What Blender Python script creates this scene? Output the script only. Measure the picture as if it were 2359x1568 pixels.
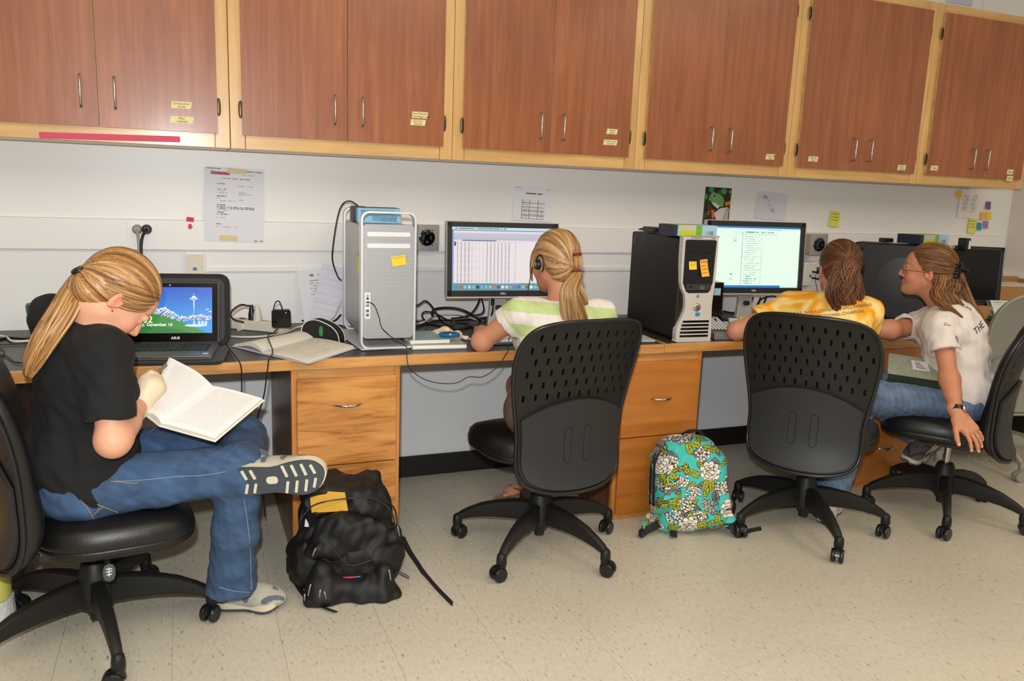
import bpy, bmesh, math, random
import numpy as np
from mathutils import Vector, Matrix, Euler
from mathutils.bvhtree import BVHTree
S = bpy.context.scene
for o in list(bpy.data.objects): bpy.data.objects.remove(o)
COL = S.collection
R = math.radians
random.seed(7)
# ---------------------------------------------------------------- camera
CAMF, CX, CY = 1850.2, 1179.5, 784.0
CAMP = Vector((0, -3.5632, 1.3646)); yaw, pit, rol = .38942, -.18510, .037985
FWD = Vector((math.sin(yaw)*math.cos(pit), math.cos(yaw)*math.cos(pit), math.sin(pit)))
_r = Vector((math.cos(yaw), -math.sin(yaw), 0)); _u = _r.cross(FWD)
RGT = math.cos(rol)*_r + math.sin(rol)*_u; UPV = -math.sin(rol)*_r + math.cos(rol)*_u
cam = bpy.data.cameras.new('camera'); camo = bpy.data.objects.new('camera', cam); COL.objects.link(camo)
cam.sensor_fit = 'HORIZONTAL'; cam.sensor_width = 36; cam.lens = CAMF/2359*36; cam.clip_start = .02
camo.matrix_world = Matrix((( RGT.x, UPV.x, -FWD.x, CAMP.x), (RGT.y, UPV.y, -FWD.y, CAMP.y), (RGT.z, UPV.z, -FWD.z, CAMP.z), (0,0,0,1)))
S.camera = camo
# ---------------------------------------------------------------- light
w = bpy.data.worlds.new('world'); S.world = w; w.use_nodes = True
bg = w.node_tree.nodes['Background']; bg.inputs[0].default_value = (1.0, .87, .68, 1); bg.inputs[1].default_value = .35
def lamp(name, kind, loc, power, col, size=None, sizey=None, rot=(0,0,0)):
    l = bpy.data.lights.new(name, kind); l.energy = power; l.color = col
    if kind == 'AREA':
        l.size = size
        if sizey: l.shape = 'RECTANGLE'; l.size_y = sizey
    elif size: l.shadow_soft_size = size
    o = bpy.data.objects.new(name, l); COL.objects.link(o); o.location = loc; o.rotation_euler = rot
    return o
# the photographer's flash, just above and left of the lens, and the room's fluorescent ceiling fixtures
lamp('camera_flash', 'POINT', CAMP + UPV*.13 - RGT*.03 - FWD*.03, 204, (.93, .975, 1.0), .022)
for k, (fx, fy) in enumerate(((-.6,-3.5), (1.6,-3.5), (3.8,-3.5))):
    lamp('ceiling_fixture_light', 'AREA', (fx, fy, 2.9), 40, (1.0, .86, .66), 1.2, 2.8)
S.view_settings.view_transform = 'Standard'; S.view_settings.look = 'None'; S.view_settings.exposure = 0; S.view_settings.gamma = 1
S.view_settings.use_curve_mapping = False
S.cycles.max_bounces = 6
# ---------------------------------------------------------------- helpers
def at(u, v, y=None, z=None, x=None, d=None):
    D = FWD + RGT*((u-CX)/CAMF) - UPV*((v-CY)/CAMF)
    if y is not None: t = (y-CAMP.y)/D.y
    elif z is not None: t = (z-CAMP.z)/D.z
    elif x is not None: t = (x-CAMP.x)/D.x
    else: t = d
    return CAMP + D*t
def lin(c):
    c = c/255.; return c/12.92 if c <= .04045 else ((c+.055)/1.055)**2.4
def rgb(r, g, b): return (lin(r), lin(g), lin(b), 1)
def V(*a): return Vector(a)
def wm(o):
    m = o.matrix_basis.copy()
    return wm(o.parent) @ o.matrix_parent_inverse @ m if o.parent else m
def tag(o, label=None, cat=None, group=None, kind=None):
    if label: o['label'] = label
    if cat: o['category'] = cat
    if group: o['group'] = group
    if kind: o['kind'] = kind
    return o
def empty(name, loc=(0,0,0), rz=0, label=None, cat=None, group=None, rot=None):
    o = bpy.data.objects.new(name, None); COL.objects.link(o); o.location = loc; o.empty_display_size = .05
    o.rotation_euler = rot if rot is not None else (0, 0, rz)
    return tag(o, label, cat, group)
def put(name, me, parent=None, world=False):
    o = bpy.data.objects.new(name, me); COL.objects.link(o)
    if parent is not None:
        o.parent = parent
        if world: o.matrix_parent_inverse = wm(parent).inverted()
    return o
def frame(loc, rz=0, rx=0, ry=0): return Matrix.Translation(loc) @ Euler((rx, ry, rz), 'XYZ').to_matrix().to_4x4()
def smooth_path(pts, n=6):
    P = [Vector(p) for p in pts]
    if len(P) < 3: return P
    out = []
    for i in range(len(P)-1):
        p0 = P[max(i-1,0)]; p1 = P[i]; p2 = P[i+1]; p3 = P[min(i+2,len(P)-1)]
        for k in range(n):
            t = k/n
            out.append(.5*((2*p1)+(p2-p0)*t+(2*p0-5*p1+4*p2-p3)*t*t+(3*p1-p0-3*p2+p3)*t**3))
    out.append(P[-1]); return out
class MB:
    """collects shapes, then links them as ONE mesh object"""
    def __init__(s, M=None): s.v = []; s.f = []; s.m = []; s.M = M or Matrix(); s.mi = 0
    def add(s, vs, fs, M=None):
        b = len(s.v); T = s.M @ M if M is not None else s.M
        s.v += [T @ Vector(v) for v in vs]; s.f += [[b+i for i in f] for f in fs]; s.m += [s.mi]*len(fs); return s
    def box(s, c, size, M=None):
        x, y, z = [d/2 for d in size]; cx, cy, cz = c
        vs = [(cx+a*x, cy+b*y, cz+d*z) for a in (-1,1) for b in (-1,1) for d in (-1,1)]
        return s.add(vs, [(0,1,3,2),(4,6,7,5),(0,4,5,1),(2,3,7,6),(0,2,6,4),(1,5,7,3)], M)
    def bar(s, a, b, w, h, up=(0,0,1)):
        a = Vector(a); b = Vector(b); d = (b-a); L = d.length; d.normalize(); u = Vector(up); r = d.cross(u)
        if r.length < 1e-4: r = d.cross(Vector((1,0,0)))
        r.normalize(); u = r.cross(d)
        M = Matrix((( r.x,d.x,u.x,a.x),(r.y,d.y,u.y,a.y),(r.z,d.z,u.z,a.z),(0,0,0,1)))
        return s.box((0,L/2,0), (w,L,h), M)
    def tube(s, pts, r, seg=8, cap=True, closed=False, sm=0, M=None, flat=1.0, up=None):
        P = smooth_path(pts, sm) if sm else [Vector(p) for p in pts]
        n = len(P); rr = r if isinstance(r, (list,tuple)) else [r]*n
        if len(rr) != n: rr = [rr[min(len(rr)-1, int(i*(len(rr)-1)/(n-1)))] + (rr[min(len(rr)-1, int(i*(len(rr)-1)/(n-1))+1)]-rr[int(i*(len(rr)-1)/(n-1))])*((i*(len(rr)-1)/(n-1))%1) for i in range(n)]
        vs = []; N = None
        for i in range(n):
            t = (P[(i+1)%n]-P[i-1]) if closed else (P[min(i+1,n-1)]-P[max(i-1,0)])
            if t.length < 1e-9: t = Vector((0,0,1))
            t.normalize()
            if N is None:
                N = Vector(up) if up else (Vector((0,0,1)) if abs(t.z) < .9 else Vector((1,0,0)))
            N = (N - t*N.dot(t))
            if N.length < 1e-6: N = t.orthogonal()
            N.normalize(); B = t.cross(N)
            for k in range(seg):
                a = 2*math.pi*k/seg; vs.append(P[i] + (N*math.cos(a)*flat + B*math.sin(a))*rr[i])
        fs = []
        for i in range(n if closed else n-1):
            j = (i+1)%n
            for k in range(seg): fs.append((i*seg+k, i*seg+(k+1)%seg, j*seg+(k+1)%seg, j*seg+k))
        if cap and not closed: fs += [tuple(range(seg))[::-1], tuple((n-1)*seg+k for k in range(seg))]
        return s.add(vs, fs, M)
    def cyl(s, a, b, r, seg=20, r2=None): return s.tube([a, b], [r, r if r2 is None else r2], seg)
    def lathe(s, prof, seg=24, M=None):
        vs = []; fs = []; n = len(prof)
        for (r, z) in prof:
            for k in range(seg): a = 2*math.pi*k/seg; vs.append((r*math.cos(a), r*math.sin(a), z))
        for i in range(n-1):
            for k in range(seg): fs.append((i*seg+k, i*seg+(k+1)%seg, (i+1)*seg+(k+1)%seg, (i+1)*seg+k))
        if prof[0][0] > 1e-6: fs.append(tuple(range(seg))[::-1])
        if prof[-1][0] > 1e-6: fs.append(tuple((n-1)*seg+k for k in range(seg)))
        return s.add(vs, fs, M)
    def prism(s, poly, h, M=None):
        """2D polygon in XY extruded along +Z by h"""
        n = len(poly); vs = [(x,y,0) for x,y in poly] + [(x,y,h) for x,y in poly]
        fs = [tuple(range(n))[::-1], tuple(range(n,2*n))] + [(i,(i+1)%n,n+(i+1)%n,n+i) for i in range(n)]
        return s.add(vs, fs, M)
    def poly(s, pts, M=None): return s.add(pts, [tuple(range(len(pts)))], M)
    def grid(s, fn, nu, nv, M=None, cu=False, cv=False):
        vs = [fn(i/(nu if cu else nu-1), j/(nv if cv else nv-1)) for j in range(nv) for i in range(nu)]
        fs = [(j*nu+i, j*nu+(i+1)%nu, ((j+1)%nv)*nu+(i+1)%nu, ((j+1)%nv)*nu+i) for j in range(nv if cv else nv-1) for i in range(nu if cu else nu-1)]
        return s.add(vs, fs, M)
    def build(s, name, mat, parent=None, smooth=None, bevel=0, seg=2, world=False, sub=0, solid=0, weld=False):
        me = bpy.data.meshes.new(name); me.from_pydata([tuple(v) for v in s.v], [], s.f)
        mats = mat if isinstance(mat, (list,tuple)) else [mat]
        for m in mats: me.materials.append(m)
        if len(mats) > 1: me.polygons.foreach_set('material_index', s.m)
        bm = bmesh.new(); bm.from_mesh(me)
        if weld: bmesh.ops.remove_doubles(bm, verts=bm.verts, dist=1e-5)
        if not solid: bmesh.ops.recalc_face_normals(bm, faces=bm.faces)
        bm.to_mesh(me); bm.free()
        if smooth:
            me.shade_smooth()
            if smooth < 180: me.set_sharp_from_angle(angle=R(smooth))
        me.update()
        o = put(name, me, parent, world)
        if solid:
            md = o.modifiers.new('solid','SOLIDIFY'); md.thickness = solid; md.offset = 0
            md = o.modifiers.new('split','EDGE_SPLIT'); md.split_angle = R(40)
        if bevel: md = o.modifiers.new('bevel','BEVEL'); md.width = bevel; md.segments = seg; md.limit_method = 'ANGLE'; md.angle_limit = R(40)
        if sub: md = o.modifiers.new('sub','SUBSURF'); md.levels = sub; md.render_levels = sub
        return o
def rrect(w, h, r, n=5, cx=0, cy=0):
    out = []
    for (sx, sy, a0) in ((1,1,0),(-1,1,90),(-1,-1,180),(1,-1,270)):
        for k in range(n+1):
            a = R(a0+90*k/n); out.append((cx+sx*(w/2-r)+r*math.cos(a), cy+sy*(h/2-r)+r*math.sin(a)))
    return out
def copy_tree(o, parent=None):
    c = o.copy(); COL.objects.link(c); c.parent = parent
    for ch in list(o.children): copy_tree(ch, c)
    return c
def painted(name, fn, nx, ny, M, mat, parent=None, world=False):
    """flat print: a fine grid in XY [0..1]^2 mapped by M, colours from fn(x, y arrays) -> rgb sRGB 0..1"""
    xs, ys = np.meshgrid((np.arange(nx)+.5)/nx, (np.arange(ny)+.5)/ny)
    c = np.clip(fn(xs, ys), 0, 1); c = np.where(c <= .04045, c/12.92, ((c+.055)/1.055)**2.4)
    gx, gy = np.meshgrid(np.arange(nx+1)/nx, np.arange(ny+1)/ny)
    co = np.stack([gx.ravel(), gy.ravel(), np.zeros(gx.size)], 1)
    Mn = np.array(M); co = co @ Mn[:3,:3].T + Mn[:3,3]
    i = (np.arange(ny)[:,None]*(nx+1) + np.arange(nx)[None,:]).ravel()
    fc = np.stack([i, i+1, i+nx+2, i+nx+1], 1)
    me = bpy.data.meshes.new(name); me.from_pydata(co.tolist(), [], fc.tolist()); me.materials.append(mat)
    a = me.color_attributes.new('Col', 'FLOAT_COLOR', 'CORNER')
    cc = np.concatenate([c.reshape(-1,3), np.ones((nx*ny,1))], 1).astype(np.float32)
    a.data.foreach_set('color', np.repeat(cc, 4, axis=0).ravel())
    return put(name, me, parent, world)
def text_mb(body, size, M, align='CENTER', bold=0, ext=0, shear=0):
    cu = bpy.data.curves.new('txt', 'FONT'); cu.body = body; cu.size = size; cu.align_x = align; cu.align_y = 'CENTER'; cu.offset = bold; cu.extrude = ext; cu.shear = shear; cu.resolution_u = 2
    o = bpy.data.objects.new('txt', cu); COL.objects.link(o)
    dg = bpy.context.evaluated_depsgraph_get(); me = bpy.data.meshes.new_from_object(o.evaluated_get(dg))
    mb = MB(); mb.add([v.co for v in me.vertices], [list(p.vertices) for p in me.polygons], M)
    bpy.data.objects.remove(o); bpy.data.curves.remove(cu); bpy.data.meshes.remove(me)
    return mb
# ---------------------------------------------------------------- materials
MATS = {}
def nt(name):
    m = bpy.data.materials.new(name); m.use_nodes = True; t = m.node_tree
    return m, t, t.nodes['Principled BSDF']
def N(t, kind, **kw):
    n = t.nodes.new(kind)
    for k, v in kw.items():
        if k.startswith('i_'): n.inputs[int(k[2:]) if k[2:].isdigit() else k[2:]].default_value = v
        else: setattr(n, k, v)
    return n
def mat(name, col, rough=.5, metal=0, spec=.5, var=0, vscale=8, bump=0, bscale=60, stretch=(1,1,1), emit=0, sheen=0, coat=0):
    if name in MATS: return MATS[name]
    m, t, b = nt(name); L = t.links.new
    b.inputs['Base Color'].default_value = col; b.inputs['Roughness'].default_value = rough; b.inputs['Metallic'].default_value = metal
    b.inputs['Specular IOR Level'].default_value = spec
    if sheen: b.inputs['Sheen Weight'].default_value = sheen
    if coat: b.inputs['Coat Weight'].default_value = coat; b.inputs['Coat Roughness'].default_value = .15
    if emit: b.inputs['Emission Color'].default_value = col; b.inputs['Emission Strength'].default_value = emit
    if var or bump:
        tc = N(t, 'ShaderNodeTexCoord'); mp = N(t, 'ShaderNodeMapping'); mp.inputs['Scale'].default_value = stretch; L(tc.outputs['Object'], mp.inputs[0])
    if var:
        n = N(t, 'ShaderNodeTexNoise'); n.inputs['Scale'].default_value = vscale; n.inputs['Detail'].default_value = 5; L(mp.outputs[0], n.inputs['Vector'])
        r = N(t, 'ShaderNodeMapRange'); r.inputs[1].default_value = .3; r.inputs[2].default_value = .7; r.inputs[3].default_value = 1-var; r.inputs[4].default_value = 1+var; L(n.outputs[0], r.inputs[0])
        mx = N(t, 'ShaderNodeMix', data_type='RGBA', blend_type='MULTIPLY'); mx.inputs[0].default_value = 1; mx.inputs[6].default_value = col; L(r.outputs[0], mx.inputs[7]); L(mx.outputs[2], b.inputs['Base Color'])
    if bump:
        n = N(t, 'ShaderNodeTexNoise'); n.inputs['Scale'].default_value = bscale; n.inputs['Detail'].default_value = 4; L(mp.outputs[0], n.inputs['Vector'])
        bp = N(t, 'ShaderNodeBump'); bp.inputs['Strength'].default_value = bump; bp.inputs['Distance'].default_value = .004; L(n.outputs[0], bp.inputs['Height']); L(bp.outputs[0], b.inputs['Normal'])
    MATS[name] = m; return m
def wood(name, c1, c2, stretch, rough=.35, scale=3, contrast=(.35,.65), coat=.2, c3=None, wornz=None):
    m, t, b = nt(name); L = t.links.new
    tc = N(t, 'ShaderNodeTexCoord'); oi = N(t, 'ShaderNodeObjectInfo')
    ad = N(t, 'ShaderNodeVectorMath', operation='ADD'); sc = N(t, 'ShaderNodeVectorMath', operation='SCALE'); sc.inputs[3].default_value = 7
    cb = N(t, 'ShaderNodeCombineXYZ'); [L(oi.outputs['Random'], cb.inputs[i]) for i in range(3)]
    L(cb.outputs[0], sc.inputs[0]); L(tc.outputs['Object'], ad.inputs[0]); L(sc.outputs[0], ad.inputs[1])
    mp = N(t, 'ShaderNodeMapping'); mp.inputs['Scale'].default_value = stretch; L(ad.outputs[0], mp.inputs[0])
    n = N(t, 'ShaderNodeTexNoise'); n.inputs['Scale'].default_value = scale; n.inputs['Detail'].default_value = 8; n.inputs['Roughness'].default_value = .6; n.inputs['Distortion'].default_value = .6; L(mp.outputs[0], n.inputs['Vector'])
    r = N(t, 'ShaderNodeValToRGB'); e = r.color_ramp.elements; e[0].position = contrast[0]; e[0].color = c1; e[1].position = contrast[1]; e[1].color = c2
    if c3: x = e.new((contrast[0]+contrast[1])/2); x.color = c3
    L(n.outputs[0], r.inputs[0])
    n2 = N(t, 'ShaderNodeTexNoise'); n2.inputs['Scale'].default_value = 2.2; n2.inputs['Detail'].default_value = 3; L(ad.outputs[0], n2.inputs['Vector'])
    r2 = N(t, 'ShaderNodeMapRange'); r2.inputs[1].default_value = .3; r2.inputs[2].default_value = .7; r2.inputs[3].default_value = .88; r2.inputs[4].default_value = 1.1; L(n2.outputs[0], r2.inputs[0])
    mx = N(t, 'ShaderNodeMix', data_type='RGBA', blend_type='MULTIPLY'); mx.inputs[0].default_value = 1; L(r.outputs[0], mx.inputs[6]); L(r2.outputs[0], mx.inputs[7]); L(mx.outputs[2], b.inputs['Base Color'])
    bp = N(t, 'ShaderNodeBump'); bp.inputs['Strength'].default_value = .15; bp.inputs['Distance'].default_value = .002; L(n.outputs[0], bp.inputs['Height']); L(bp.outputs[0], b.inputs['Normal'])
    b.inputs['Roughness'].default_value = rough; b.inputs['Coat Weight'].default_value = coat; b.inputs['Coat Roughness'].default_value = .2
    MATS[name] = m; return m
def colmat(name, rough=.6, emit=0, sheen=0, bump=0, bscale=300):
    """colour from the mesh's own Col attribute (flat print, dyed cloth)"""
    m, t, b = nt(name); a = N(t, 'ShaderNodeVertexColor', layer_name='Col'); t.links.new(a.outputs[0], b.inputs['Base Color']); b.inputs['Roughness'].default_value = rough
    if emit: t.links.new(a.outputs[0], b.inputs['Emission Color']); b.inputs['Emission Strength'].default_value = emit; b.inputs['Base Color'].default_value = (.02,.02,.02,1); t.links.remove(b.inputs['Base Color'].links[0])
    if sheen: b.inputs['Sheen Weight'].default_value = sheen
    if bump:
        n = N(t, 'ShaderNodeTexNoise'); n.inputs['Scale'].default_value = bscale; bp = N(t, 'ShaderNodeBump'); bp.inputs['Strength'].default_value = bump; bp.inputs['Distance'].default_value = .002
        tc = N(t, 'ShaderNodeTexCoord'); t.links.new(tc.outputs['Object'], n.inputs['Vector']); t.links.new(n.outputs[0], bp.inputs['Height']); t.links.new(bp.outputs[0], b.inputs['Normal'])
    MATS[name] = m; return m
M_WALL = mat('wall_paint', rgb(234,233,233), .5, var=.02, vscale=3)
M_WALLG = mat('side_wall_paint', rgb(214,208,198), .6)
M_RACE = mat('raceway_paint', rgb(237,235,233), .4)
M_DOOR = wood('mahogany_plywood', rgb(132,71,38), rgb(180,110,68), (13,13,.75), .40, 2.8, (.18,.82), .3, rgb(156,90,53))
M_PINE = wood('pine_frame', rgb(206,158,92), rgb(226,184,122), (12,12,1.0), .35, 2.2, (.3,.7), .35)
M_PINEH = wood('pine_rail', rgb(206,158,92), rgb(226,184,122), (1.0,12,12), .35, 2.2, (.3,.7), .35)
M_OAK = wood('oak_edge', rgb(172,112,54), rgb(216,160,92), (1.0,14,14), .35, 2.6, (.3,.7), .3)
M_OAKF = wood('oak_drawer_face', rgb(148,88,32), rgb(208,146,76), (1.6,10,13), .38, 2.4, (.32,.62), .3, rgb(192,128,60))
M_OAKO = wood('orange_drawer_face', rgb(160,92,30), rgb(196,122,48), (1.0,9,9), .38, 1.6, (.3,.7), .3)
M_OAKS = wood('oak_stile', rgb(176,108,44), rgb(204,136,66), (12,12,1.2), .38, 2.2, (.3,.7), .3)
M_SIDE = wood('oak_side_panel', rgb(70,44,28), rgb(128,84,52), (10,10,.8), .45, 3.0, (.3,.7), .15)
M_BASE = mat('black_vinyl_base', rgb(22,21,20), .5)
M_PLY = mat('ply_edge', rgb(190,160,112), .7, var=.2, vscale=40)
M_LAM = mat('black_laminate', rgb(50,48,47), .38, var=.06, vscale=30)
M_CHROME = mat('chrome', rgb(205,205,208), .14, 1)
M_STEEL = mat('brushed_steel', rgb(190,188,184), .3, 1)
M_BRONZE = mat('hinge_bronze', rgb(96,80,58), .35, .9)
M_TAPE = mat('masking_tape', rgb(232,220,160), .7)
M_INK = mat('ink', rgb(40,44,60), .7)
M_BLK = mat('black_plastic', rgb(26,25,24), .5, spec=.35, bump=.06, bscale=400)
M_BLK2 = mat('black_plastic_smooth', rgb(24,24,25), .3)
M_GLOSS = mat('gloss_black', rgb(10,10,12), .12)
M_VINYL = mat('black_leatherette', rgb(17,16,16), .40, bump=.15, bscale=250)
M_WHITE = mat('white_paper', rgb(232,230,230), .8)
M_PAPER = mat('cream_paper', rgb(228,222,210), .85)
M_CORDW = mat('white_cord', rgb(214,210,202), .5)
M_CORD = mat('black_cord', rgb(22,21,22), .45)
M_BEIGE = mat('beige_plastic', rgb(222,216,198), .5)
M_ALU = mat('aluminium', rgb(196,196,198), .32, .9)
M_PRINT = colmat('print', .55)
M_SCREEN = colmat('lit_screen', .3, 1.0)
# ---------------------------------------------------------------- room
def struct(o): o['kind'] = 'structure'; return o
# floor of vinyl tiles, each a piece; below them a slab
def floor_mat():
    m, t, b = nt('vinyl_tile'); L = t.links.new
    ge = N(t, 'ShaderNodeNewGeometry'); oi = N(t, 'ShaderNodeObjectInfo')
    n = N(t, 'ShaderNodeTexNoise'); n.inputs['Scale'].default_value = 42; n.inputs['Detail'].default_value = 3; mpf = N(t, 'ShaderNodeMapping'); mpf.inputs['Rotation'].default_value = (0,0,.9); mpf.inputs['Scale'].default_value = (2.6,1.0,1); L(ge.outputs['Position'], mpf.inputs[0]); L(mpf.outputs[0], n.inputs['Vector'])
    r = N(t, 'ShaderNodeValToRGB'); e = r.color_ramp.elements; e[0].position = .27; e[0].color = rgb(134,122,102); e[1].position = .36; e[1].color = rgb(193,185,167); x = e.new(.75); x.color = rgb(205,198,182)
    L(n.outputs[0], r.inputs[0])
    n3 = N(t, 'ShaderNodeTexNoise'); n3.inputs['Scale'].default_value = 1.6; n3.inputs['Detail'].default_value = 6; L(ge.outputs['Position'], n3.inputs['Vector'])
    mr = N(t, 'ShaderNodeMapRange'); mr.inputs[1].default_value = .3; mr.inputs[2].default_value = .7; mr.inputs[3].default_value = .94; mr.inputs[4].default_value = 1.04; L(n3.outputs[0], mr.inputs[0])
    m2 = N(t, 'ShaderNodeMapRange'); m2.inputs[3].default_value = .985; m2.inputs[4].default_value = 1.015; L(oi.outputs['Random'], m2.inputs[0])
    mu = N(t, 'ShaderNodeMath', operation='MULTIPLY'); L(mr.outputs[0], mu.inputs[0]); L(m2.outputs[0], mu.inputs[1])
    mx = N(t, 'ShaderNodeMix', data_type='RGBA', blend_type='MULTIPLY'); mx.inputs[0].default_value = 1; L(r.outputs[0], mx.inputs[6]); L(mu.outputs[0], mx.inputs[7]); L(mx.outputs[2], b.inputs['Base Color'])
    mr2 = N(t, 'ShaderNodeMapRange'); mr2.inputs[3].default_value = .28; mr2.inputs[4].default_value = .5; L(n3.outputs[0], mr2.inputs[0]); L(mr2.outputs[0], b.inputs['Roughness'])
    return m
M_FLOOR = floor_mat(); M_GROUT = mat('tile_joint', rgb(172,164,146), .8)
T = .3048; X0, X1, Y0 = -1.6, 4.80, -3.8
floor = struct(MB().box(((X0+X1)/2, Y0/2, -.0535), (X1-X0, -Y0, .1)).build('floor', M_GROUT))
tm = MB().box((0,0,0), (T-.0009, T-.0009, .004)).build('tile', M_FLOOR, floor); tme = tm.data; bpy.data.objects.remove(tm)
nx = int((X1-X0)/T); ny = int(-Y0/T)
cnt = 0
for i in range(nx+1):
    for j in range(ny+1):
        x = X0+T*(i+.5); y = -T*(j+.5)
        if x > 4.78 or y < Y0+.1: continue
        u = (V(x,y,0)-CAMP); dd = u.dot(FWD)
        if dd < .9: continue
        pu = CX+CAMF*u.dot(RGT)/dd; pv = CY-CAMF*u.dot(UPV)/dd
        if pu < -250 or pu > 2700 or pv > 1900: continue
        o = put('tile', tme, floor); o.location = (x, y, -.002); cnt += 1
# walls
struct(MB().box((1.6,.06,1.5), (6.4,.12,3.0)).build('wall_back', M_WALL))
struct(MB().box((4.86,-1.4,1.5), (.12,2.8,3.0)).build('wall_right', M_WALLG))
ZRT, ZRB = 1.194, 1.074
rw = struct(MB().box((1.6,-.009,(ZRT+ZRB)/2), (6.32,.018,ZRT-ZRB)).build('trim_1', M_RACE, bevel=.002))
struct(MB().box((2.3,-.006,.993), (4.6,.012,.019)).build('trim_2', M_RACE, bevel=.002))
struct(MB().box((1.6,-.003,1.335), (6.3,.006,.28)).build('trim_3', M_RACE))
struct(MB().box((4.785,-.9,.96), (.03,1.8,.03)).build('trim_4', M_RACE, bevel=.003))
struct(MB().box((1.6,-.006,.051), (6.4,.012,.102)).build('baseboard_back', M_BASE, bevel=.002))
struct(MB().box((4.792,-1.4,.051), (.016,2.8,.102)).build('baseboard_right', M_BASE))
# ---------------------------------------------------------------- wall cabinets
CW = .8606; CX0 = .1687; ZC = 1.4768; ZT = 2.385; YC = -.33
def tape_mb(c, w, h, ang, sk=.004):
    M = frame(c, 0, R(90)) @ Matrix.Rotation(ang, 4, 'Z')
    return MB().prism([(-w/2,-h/2),(w/2-sk,-h/2),(w/2,h/2),(-w/2+sk,h/2)], .0006, M), M
hm = None
def pull_mesh():
    b = MB(); b.tube([(0,0,-.052),(0,-.022,-.052),(0,-.028,-.046),(0,-.028,.046),(0,-.022,.052),(0,0,.052)], .0042, 10); return b
def hinge_mesh():
    b = MB(); b.lathe([(.001,-.032),(.006,-.026),(.0075,-.01),(.0075,.01),(.006,.026),(.001,.032)], 10, Matrix.Diagonal((1,.35,1,1)))
    b.cyl((.007,-.004,-.02),(.007,-.004,.02),.0035,8); return b
words = {0:[], 1:[]}
CABL = ['leftmost wall cabinet, reddish doors above a strip of pink tape', 'second wall cabinet from the left, above the silver computer tower', 'third wall cabinet from the left, above the spreadsheet monitor', 'fourth wall cabinet from the left, above the black tower with yellow notes', 'second wall cabinet from the right, above the yellow-shirted person', 'last wall cabinet on the right, next to the side wall']
pmesh = pull_mesh().build('handle', M_STEEL, smooth=50).data; hmesh = hinge_mesh().build('hinge', M_BRONZE, smooth=50).data
for o in [o for o in bpy.data.objects if o.name in ('handle','hinge')]: bpy.data.objects.remove(o)
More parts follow.
